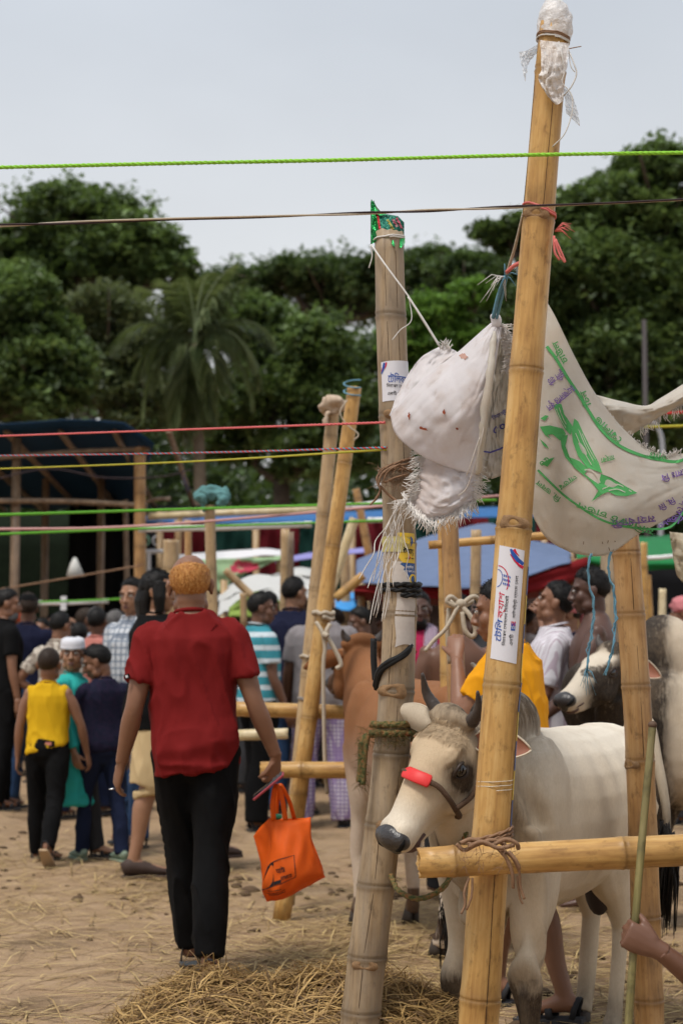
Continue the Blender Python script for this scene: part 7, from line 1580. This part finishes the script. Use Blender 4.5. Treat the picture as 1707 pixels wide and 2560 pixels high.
# jute lashing on the front rail
jl = coil(PF, 2118, 2.6, .0055, R_JUTE, 'brown jute lashing where the front rail meets the tall post', tilt=.020, seed=1, tails=[([(1262, 2112, 4.44), (1230, 2100, 4.42), (1190, 2112, 4.42), (1160, 2125, 4.43), (1140, 2110, 4.43)], .0055, None), ([(1245, 2122, 4.43), (1268, 2150, 4.42), (1280, 2185, 4.42), (1282, 2220, 4.43)], .005, None), ([(1250, 2120, 4.43), (1280, 2145, 4.42), (1297, 2180, 4.42), (1300, 2215, 4.43), (1310, 2248, 4.43)], .004, None), ([(1240, 2118, 4.43), (1262, 2140, 4.42), (1275, 2170, 4.42)], .005, None),
   ([(1172, 2195, 4.46), (1160, 2230, 4.45), (1162, 2260, 4.45), (1152, 2285, 4.45)], .0035, None), ([(1180, 2195, 4.46), (1178, 2240, 4.45), (1165, 2275, 4.45)], .003, None), ([(1292, 2190, 4.44), (1298, 2240, 4.44), (1306, 2260, 4.44)], .003, None), ([(1150, 2108, 4.42), (1180, 2098, 4.42), (1225, 2112, 4.42), (1262, 2098, 4.42), (1290, 2108, 4.42), (1295, 2122, 4.43)], .006, None), ([(1170, 2118, 4.42), (1205, 2104, 4.41), (1245, 2120, 4.41), (1285, 2112, 4.42)], .006, None), ([(1270, 2128, 4.415), (1288, 2150, 4.41), (1298, 2172, 4.415)], .005, None)])
fuzz(jl, 60, (1140, 1300, 2095, 2180, 4.40, 4.44), .03, R_JUTE, 3)
# thick green brown rope on the weathered post
R_MIX = N('mixed_fibre_rope'); _v = R_MIX.tex(); R_MIX.col(R_MIX.ramp(R_MIX.noise(_v, 90, 4, .7), [(.30, (.04, .065, .025)), (.45, (.12, .12, .045)), (.58, (.26, .15, .06)), (.72, (.30, .07, .03))])).rough(.9, .2); R_MIX.bump(R_MIX.noise(_v, 260, 3), .9, .008); R_MIX = R_MIX.m
gr = coil(PL, 1842, 1.9, .0115, R_MIX, 'thick frayed green and brown rope wound on the weathered post', pitch=.026, strands=3, seed=4, phase=2.0, tails=[([(925, 1835, 5.05), (908, 1850, 5.04), (904, 1880, 5.04), (902, 1925, 5.04), (898, 1955, 5.04)], .0115, None), ([(918, 1838, 5.04), (912, 1870, 5.035), (908, 1920, 5.035), (906, 1962, 5.035)], .010, None)])
fuzz(gr, 240, (895, 1020, 1815, 1865, 5.03, 5.06), .02, R_MIX, 5); fuzz(gr, 120, (893, 915, 1850, 1970, 5.02, 5.05), .02, R_MIX, 6)
rope('green and brown tether rope sagging from the bull to the weathered post', [(975, 2185, 5.08), (995, 2225, 5.0), (1035, 2246, 4.95), (1075, 2240, 4.95), (1110, 2215, 4.95), (1130, 2180, 4.97), (1150, 2120, 5.0), (1165, 2085, 4.93)], .0085, R_MIX, twist=3, name='tether_rope')
bk = coil(PL, 1492, 2.3, .0085, R_BLACK, 'black rope wound below the torn poster', pitch=.016, seed=7, tails=[([(1030, 1590, 5.11), (1024, 1618, 5.065), (1000, 1640, 5.05), (968, 1656, 5.055), (946, 1678, 5.085), (937, 1715, 5.13)], .0085, None), ([(1031, 1600, 5.11), (1018, 1632, 5.06), (985, 1654, 5.05), (952, 1678, 5.075), (940, 1722, 5.13)], .0085, None), ([(934, 1596, 5.14), (934, 1650, 5.14), (938, 1700, 5.14)], .010, None)])
ju = coil(PL, 1186, 2.4, .0045, R_JUTE, 'tangle of brown jute twine round the weathered post', pitch=.012, tilt=.02, seed=9, tails=[([(960, 1170, 5.05), (942, 1195, 5.03), (950, 1225, 5.03), (938, 1250, 5.03)], .004, None), ([(1030, 1180, 5.05), (990, 1165, 5.03), (955, 1185, 5.02), (945, 1215, 5.02)], .004, None), ([(950, 1215, 5.03), (975, 1240, 5.03), (995, 1255, 5.02)], .004, None), ([(938, 1250, 5.03), (925, 1262, 5.03)], .003, None), ([(1000, 1160, 5.03), (970, 1178, 5.02), (960, 1205, 5.02), (985, 1195, 5.02), (1020, 1185, 5.03)], .0035, None)])
fuzz(ju, 120, (935, 1035, 1160, 1220, 5.01, 5.05), .035, R_JUTE, 11)
# white cord from the packet to the sack
coil(PL, 603, 1.6, .0028, R_WHITE, 'white cord tied under the foil packet and down to the sack', strands=1, tilt=.006, seed=13, tails=[([(928, 612, 5.06), (965, 665, 5.0), (1020, 740, 4.97), (1050, 790, 4.96), (1098, 866, 4.95)], .003, None), ([(926, 614, 5.06), (930, 640, 5.06), (922, 670, 5.06)], .0018, None), ([(1022, 745, 4.98), (1028, 800, 4.97), (1000, 825, 4.97), (980, 850, 4.97)], .0015, None), ([(1020, 742, 4.97), (1055, 795, 4.955), (1100, 868, 4.945)], .0035, None)])
# coral string and the knotted blue and white strands at the front post
def burst(root, c, n, L, mats, seed, bias=(0, 0, 0), r=.0016, sp=1.0):
    rg = random.Random(seed)
    for k_, m in enumerate(mats):
        mb = MB(); c0 = at(*c) - root.location
        for _ in range(n):
            d = (V((rg.gauss(0, sp), rg.gauss(-.2, .4), rg.gauss(0, sp))) + V(bias)).normalized(); l = L * rg.uniform(.4, 1.1); mb.tube([c0, c0 + d * l * .5 + V((0, 0, .1 * l)), c0 + d * l + V((rg.gauss(0, .1) * l, 0, -.25 * l))], [r * 1.3, r, r * .5], 4)
        o = mb.build('strands', m, root); o['kind'] = 'stuff'
cs = coil(PF, 548, 1.2, .0032, R_CORAL, 'coral plastic string tied at the upper joint of the front post', strands=1, tilt=-.014, seed=15, tails=[([(1385, 600, 4.56), (1400, 640, 4.55), (1412, 655, 4.55), (1400, 625, 4.55), (1388, 598, 4.56)], .003, None), ([(1384, 590, 4.57), (1386, 630, 4.56), (1398, 650, 4.56)], .0035, None)])
burst(cs, (1386, 578, 4.56), 9, .065, [R_CORAL], 16, (1.2, 0, .25), .0014, .45)
kn = empty('string_knot', at(1262, 690, 4.70), label='knot of blue and white plastic strands holding the crumpled sack', cat='string')
burst(kn, (1262, 692, 4.70), 11, .085, [R_WHITE], 17, (-.9, 0, -.5), .0012, .45); burst(kn, (1262, 690, 4.70), 6, .05, [R_BLUE], 18, (0, 0, 0), .0026, 1.0)
for pts, r_, m in (([(1262, 692, 4.70), (1245, 740, 4.74), (1232, 795, 4.78)], .006, R_BLUE), ([(1266, 692, 4.70), (1255, 740, 4.74), (1240, 800, 4.78)], .004, R_BLUE), ([(1264, 688, 4.70), (1285, 620, 4.64), (1300, 560, 4.60), (1306, 535, 4.58)], .0035, R_CREAM), ([(1266, 690, 4.70), (1290, 610, 4.64), (1304, 540, 4.58)], .0028, R_CREAM), ([(1266, 680, 4.69), (1285, 664, 4.66), (1305, 655, 4.64)], .006, R_CORAL)):
    mb = MB(); mb.tube([at(*p) - kn.location for p in cr(pts, 5)], r_, 6); mb.build('strand', m, kn)
# blue strands hanging below the printed sack
for lb, pts in (('frayed blue string hanging left under the printed sack', [(1475, 1384, 4.72), (1470, 1440, 4.72), (1483, 1530, 4.72), (1474, 1610, 4.72), (1464, 1680, 4.72)]), ('blue string hanging right under the printed sack', [(1524, 1380, 4.72), (1521, 1430, 4.72), (1534, 1490, 4.72), (1538, 1560, 4.72), (1528, 1630, 4.72), (1512, 1688, 4.72)])):
    r0 = empty('hanging_string', at(*pts[0]), label=lb, cat='string')
    for k_ in range(3): mb = MB(); rg = random.Random(k_); mb.tube([at(p[0] + rg.gauss(0, 2.2), p[1], p[2] + rg.gauss(0, .003)) - r0.location for p in cr(pts, 5)], .0028 if k_ == 0 else .0018, 5); mb.build('strand', R_BLUE, r0)
    if 'frayed' in lb: burst(r0, (1464, 1672, 4.72), 11, .06, [R_BLUE], 30, (.1, 0, -1.6), .0009, .5)
# rope knot with a bow on the golden post
kb = empty('rope_knot', at(1150, 1510, 6.5), label='cream rope bow tied round the golden post', cat='rope')
for pts, r_ in (([(1118, 1500, 6.55), (1150, 1516, 6.5), (1180, 1502, 6.55)], .011), ([(1150, 1512, 6.50), (1128, 1492, 6.48), (1118, 1504, 6.48), (1140, 1516, 6.48)], .010), ([(1150, 1512, 6.49), (1175, 1540, 6.47), (1188, 1575, 6.47), (1180, 1592, 6.47), (1162, 1575, 6.47), (1155, 1530, 6.48)], .010), ([(1145, 1515, 6.48), (1115, 1570, 6.46), (1085, 1600, 6.45), (1062, 1628, 6.44)], .008), ([(1155, 1510, 6.49), (1180, 1492, 6.5), (1195, 1500, 6.52), (1200, 1530, 6.55)], .010), ([(1122, 1520, 6.5), (1118, 1580, 6.5), (1124, 1660, 6.5)], .009), ([(1180, 1660, 6.6), (1230, 1700, 6.3), (1260, 1720, 6.1)], .008)):
    mb = MB(); mb.tube([at(*p) - kb.location for p in cr(pts, 6)], r_, 8); mb.build('strand', R_CREAM, kb)
mb = MB(); mb.ell((0, -.01, 0), (.024, .02, .02)); mb.build('knot', R_CREAM, kb)
# rope on the leaning pair
PB.z = lambda py: PB.L * (2297 - py) / (2297 - 968); PA.z = lambda py: PA.L * (2260 - py) / (2260 - 1012)
coil(PB, 1545, 1.3, .012, R_CREAM, 'cream rope loop on the yellow leaning pole', strands=1, seed=20, tails=[([(790, 1555, 8.22), (805, 1580, 8.2), (812, 1620, 8.2), (808, 1680, 8.2), (812, 1900, 8.2), (818, 1985, 8.2)], .010, None), ([(825, 1560, 8.22), (815, 1585, 8.2), (835, 1620, 8.2), (852, 1660, 8.2), (840, 1672, 8.2)], .011, None), ([(808, 1586, 8.19), (820, 1590, 8.18)], .016, None)])
coil(PA, 1650, 1.6, .010, R_CREAM, 'cream rope band on the greyish leaning pole', strands=1, seed=21)
coil(PA, 1755, 2, .004, R_GREY, 'twisted grey wire binding low on the leaning pair', strands=1, seed=23, name='wire_binding', cat='wire')
coil(PB, 1925, 2.2, .009, R_JUTE, 'jute binding where the lower rail meets the yellow leaning pole', seed=22, tilt=.01)
# rags and wrappings on the pole tips
def rag(label, name, mat, ells, tubes, vox, amp, fr, loc, cat='cloth'):
    r0 = empty(name, loc, label=label, cat=cat); mb = MB()
    for c, r_ in ells: mb.ell(at(*c) - r0.location, r_)
    for pts, rr in tubes: mb.tube([at(*p) - r0.location for p in cr(pts, 4)], rr, 10)
    me = remesh(mb, vox, 2); displace(me, lambda P, n_: amp * (fbm(P * fr, 3) + .8 * (1 - 2 * np.abs(vnoise(P * fr * 1.4, 9))))); obj('bundle', me, mat, r0); return r0
rag('dirty cream rag knotted on the tip of the greyish leaning pole', 'rag', cloth('cream_rag', (.46, .36, .27), .2), [((832, 1012, 8.75), (.062, .06, .050))], [([(800, 1012, 8.72), (832, 1000, 8.70), (860, 1016, 8.72)], [.012, .03, .012]), ([(818, 1030, 8.70), (812, 1060, 8.7)], [.02, .006])], .008, .012, 30, at(832, 1020, 8.75))
rag('knotted teal cloth on top of the bamboo post', 'rag', cloth('teal_rag', (.10, .22, .22), .25), [((528, 1232, 10.2), (.08, .06, .045)), ((505, 1238, 10.2), (.035, .04, .05)), ((556, 1240, 10.2), (.035, .04, .045))], [([(505, 1240, 10.15), (512, 1275, 10.15)], [.03, .008]), ([(556, 1245, 10.15), (548, 1265, 10.15)], [.03, .008])], .01, .016, 22, at(528, 1240, 10.2))
mb = MB(); r0 = empty('tip_binding', at(880, 988, 8.3), label='blue wire and white thread on the split tip of the yellow pole', cat='wire'); mb.tube([at(880 + 21 * math.cos(t), 988 - 3 * t + 4 * math.sin(t), 8.3 - .04 * math.sin(t)) - r0.location for t in [i * .5 for i in range(26)]], .004, 5); mb.build('blue_wire', R_BLUE, r0)
mb = MB(); mb.tube([at(*p) - r0.location for p in cr([(868, 1000, 8.25), (850, 1030, 8.24), (865, 1060, 8.24), (895, 1085, 8.24), (885, 1100, 8.24)], 5)], .004, 5); mb.build('thread', R_CREAM, r0)
# plastic bag crown on the front post
def film(name, c, fac):
    k = N(name); v = k.tex(); k.col(c).rough(.32, .6); k.bump(k.noise(v, 60, 4, .7), .8, .01); tr = k.n('BsdfTransparent'); mx = k.n('MixShader'); k.l(k.rng(k.noise(v, 26, 4), .3, .7, fac - .22, fac + .22), mx.inputs[0]); k.l(tr.outputs[0], mx.inputs[1]); k.l(k.b.outputs[0], mx.inputs[2]); k.l(mx.outputs[0], k.o.inputs[0]); return k.m
F1 = film('clear_plastic_film', (.80, .77, .75), .74); F2 = film('thin_plastic_film', (.80, .78, .76), .55)
pb = empty('plastic_bag', at(1390, 90, 4.6), label='crumpled clear plastic bag tied over the tip of the tall post', cat='plastic bag')
mb = MB(); mb.tube([at(*p) - pb.location for p in cr([(1374, -8, 4.6), (1383, 22, 4.6), (1387, 58, 4.6), (1384, 98, 4.6)], 6)], [(.010, .010), (.032, .032), (.0455, .0455), (.0475, .0475), (.0455, .0455)], 36)
me = mb.mesh(); displace(me, lambda P, n_: .004 * fbm(P * 60, 2) + .004 * vnoise(P * np.array([110, 110, 16]), 4)); obj('hood', me, F1, pb)
for nm, net, m in (('front_tail', [[(1350, 100, 4.54), (1385, 104, 4.53), (1422, 108, 4.55)], [(1352, 170, 4.53), (1382, 165, 4.51), (1418, 160, 4.53)], [(1345, 200, 4.53), (1372, 225, 4.52), (1408, 205, 4.53)], [(1368, 240, 4.53), (1390, 262, 4.52), (1408, 250, 4.53)]], F1), ('left_tail', [[(1350, 106, 4.6), (1345, 128, 4.6)], [(1318, 125, 4.6), (1320, 160, 4.6)], [(1296, 130, 4.6), (1312, 205, 4.6)]], F2), ('right_tail', [[(1408, 215, 4.58), (1432, 245, 4.58)], [(1412, 260, 4.58), (1442, 275, 4.58)], [(1414, 282, 4.58), (1450, 318, 4.58)]], F2)):
    f = sheet_fn(net); mb = MB(); mb.grid(18, 22, lambda u, v: f(u, v) + V((.4, 1, .4)) * .012 * (mnoise.noise(V((u * 9, v * 9, len(nm)))) + .6 * mnoise.noise(V((u * 21, v * 21, 2)))) - pb.location); mb.build(nm, m, pb)
coil(PF, 99, 2.2, .0022, R_JUTE, 'thin brown twine binding the plastic bag to the tall post', strands=1, seed=31, tilt=-.006, lift=.004, tails=[([(1352, 120, 4.55), (1365, 138, 4.54), (1380, 140, 4.54)], .0018, None), ([(1420, 122, 4.55), (1440, 118, 4.55), (1452, 116, 4.55)], .0014, None)])
coil(PF, 106, 1.6, .0022, R_WHITE, 'white string below the brown twine, its end dangling', strands=1, seed=32, tilt=-.004, lift=.004, tails=[([(1396, 104, 4.54), (1404, 140, 4.52), (1410, 178, 4.52), (1404, 205, 4.52), (1420, 225, 4.52), (1430, 245, 4.52), (1428, 285, 4.52), (1410, 335, 4.52), (1380, 367, 4.54)], .0017, None), ([(1420, 125, 4.55), (1434, 160, 4.54), (1440, 185, 4.54), (1428, 215, 4.54), (1408, 240, 4.54)], .0022, None), ([(1420, 128, 4.55), (1426, 165, 4.54), (1436, 180, 4.54)], .0016, None)])
coil(PF, 1990, 2.5, .0010, plain('clear_thread', (.6, .55, .45), .4, .5), 'clear thread wound round the front post above the rail', strands=1, pitch=.012, tilt=.004, seed=33, name='thread_winding', cat='thread')
# green foil packet on the weathered post
def foil(name, c, r_=.22, met=.75):
    k = N(name); v = k.tex(); k.col(c).rough(r_, .5); k.b.inputs['Metallic'].default_value = met; k.bump(k.noise(v, 38, 4, .65), .7, .02); return k.m
fp = empty('foil_packet', at(972, 560, 5.12), label='green foil snack packet with red stripe capping the weathered post', cat='packet')
def fpm(u, v):
    x = 926 + 84 * u; ytop = np.interp(u, [0, .03, .12, .3, .5, .8, 1], [505, 497, 515, 532, 536, 540, 556]); ybot = np.interp(u, [0, .3, .6, 1], [612, 597, 592, 592]); y = ytop + (ybot - ytop) * v
    bul = .055 * math.sin(math.pi * (.06 + .88 * u)) ** .6; cr_ = .006 * (mnoise.noise(V((u * 9, v * 9, 1))) + mnoise.noise(V((u * 19, v * 15, 2)))); return at(x, y, 5.12 - bul * (.25 + .75 * min(1, v * 1.8)) + cr_) - fp.location
FG = foil('green_foil', (.008, .20, .045)); FT = foil('teal_foil_print', (.006, .13, .085), .3, .5); FRED = foil('red_foil_print', (.42, .012, .02), .3, .4); FLG = foil('bright_green_foil', (.06, .55, .16), .28)
mb = MB(); mb.grid(26, 22, lambda u, v: fpm(u * .27, v)); mb.build('side_face', FG, fp); mb = MB(); mb.grid(6, 22, lambda u, v: fpm(.15 + .14 * v + .07 * u, v) + V((0, -.0015, 0))); mb.build('red_stripe', FRED, fp)
mb = MB(); mb.grid(26, 22, lambda u, v: fpm(.27 + .73 * u, v)); ff = mb.build('front_face', FT, fp); mb = MB(); mb.grid(20, 14, lambda u, v: at(930 + 80 * u, np.interp(u, [0, .03, .12, .3, .5, .8, 1], [505, 497, 515, 532, 536, 540, 556]) + (90) * v, 5.12 + .05 * math.sin(math.pi * (.06 + .88 * u)) ** .6) - fp.location); mb.build('back_face', FG, fp)
mb = MB(); mb.grid(10, 10, lambda u, v: fpm(.12 + .42 * u, .02 + .20 * v * (1 - u)) + V((0, -.004 - .006 * v, 0))); mb.build('bright_fold', FLG, fp)
mb = MB(); mb.grid(12, 8, lambda u, v: at(968 + 44 * u, 594 + (26 * math.sin(u * 2.6) ** 1.2 + 2) * v, 5.05 + .02 * math.sin(u * 14) * v + .03 * u) - fp.location); mb.build('loose_skirt', FLG, fp)
def ftext(s, u0, v0, h, fit, ang, m):
    vs, fs = place2(s, 0, 0, h, 0, .02, 1, fit); c, q = math.cos(ang), math.sin(ang); b = MB(); b.add([fpm(u0 + (a * c + bb * q) / 84, v0 + (a * q - bb * c) / 70) + V((0, -.0035, 0)) for a, bb in vs], fs); b.build('lettering', m, ff, smooth=False)
ftext('েগালাপ', .46, .25, 10, 34, R(65), plain('gold_print', (.60, .50, .08), .4, .5)); ftext('েসাহাগ চা', .62, .22, 10, 26, R(65), plain('rose_print', (.65, .10, .18), .5, .4)); ftext('পাউডার', .72, .10, 11, 34, R(65), plain('rose_print', (.65, .10, .18), .5, .4))
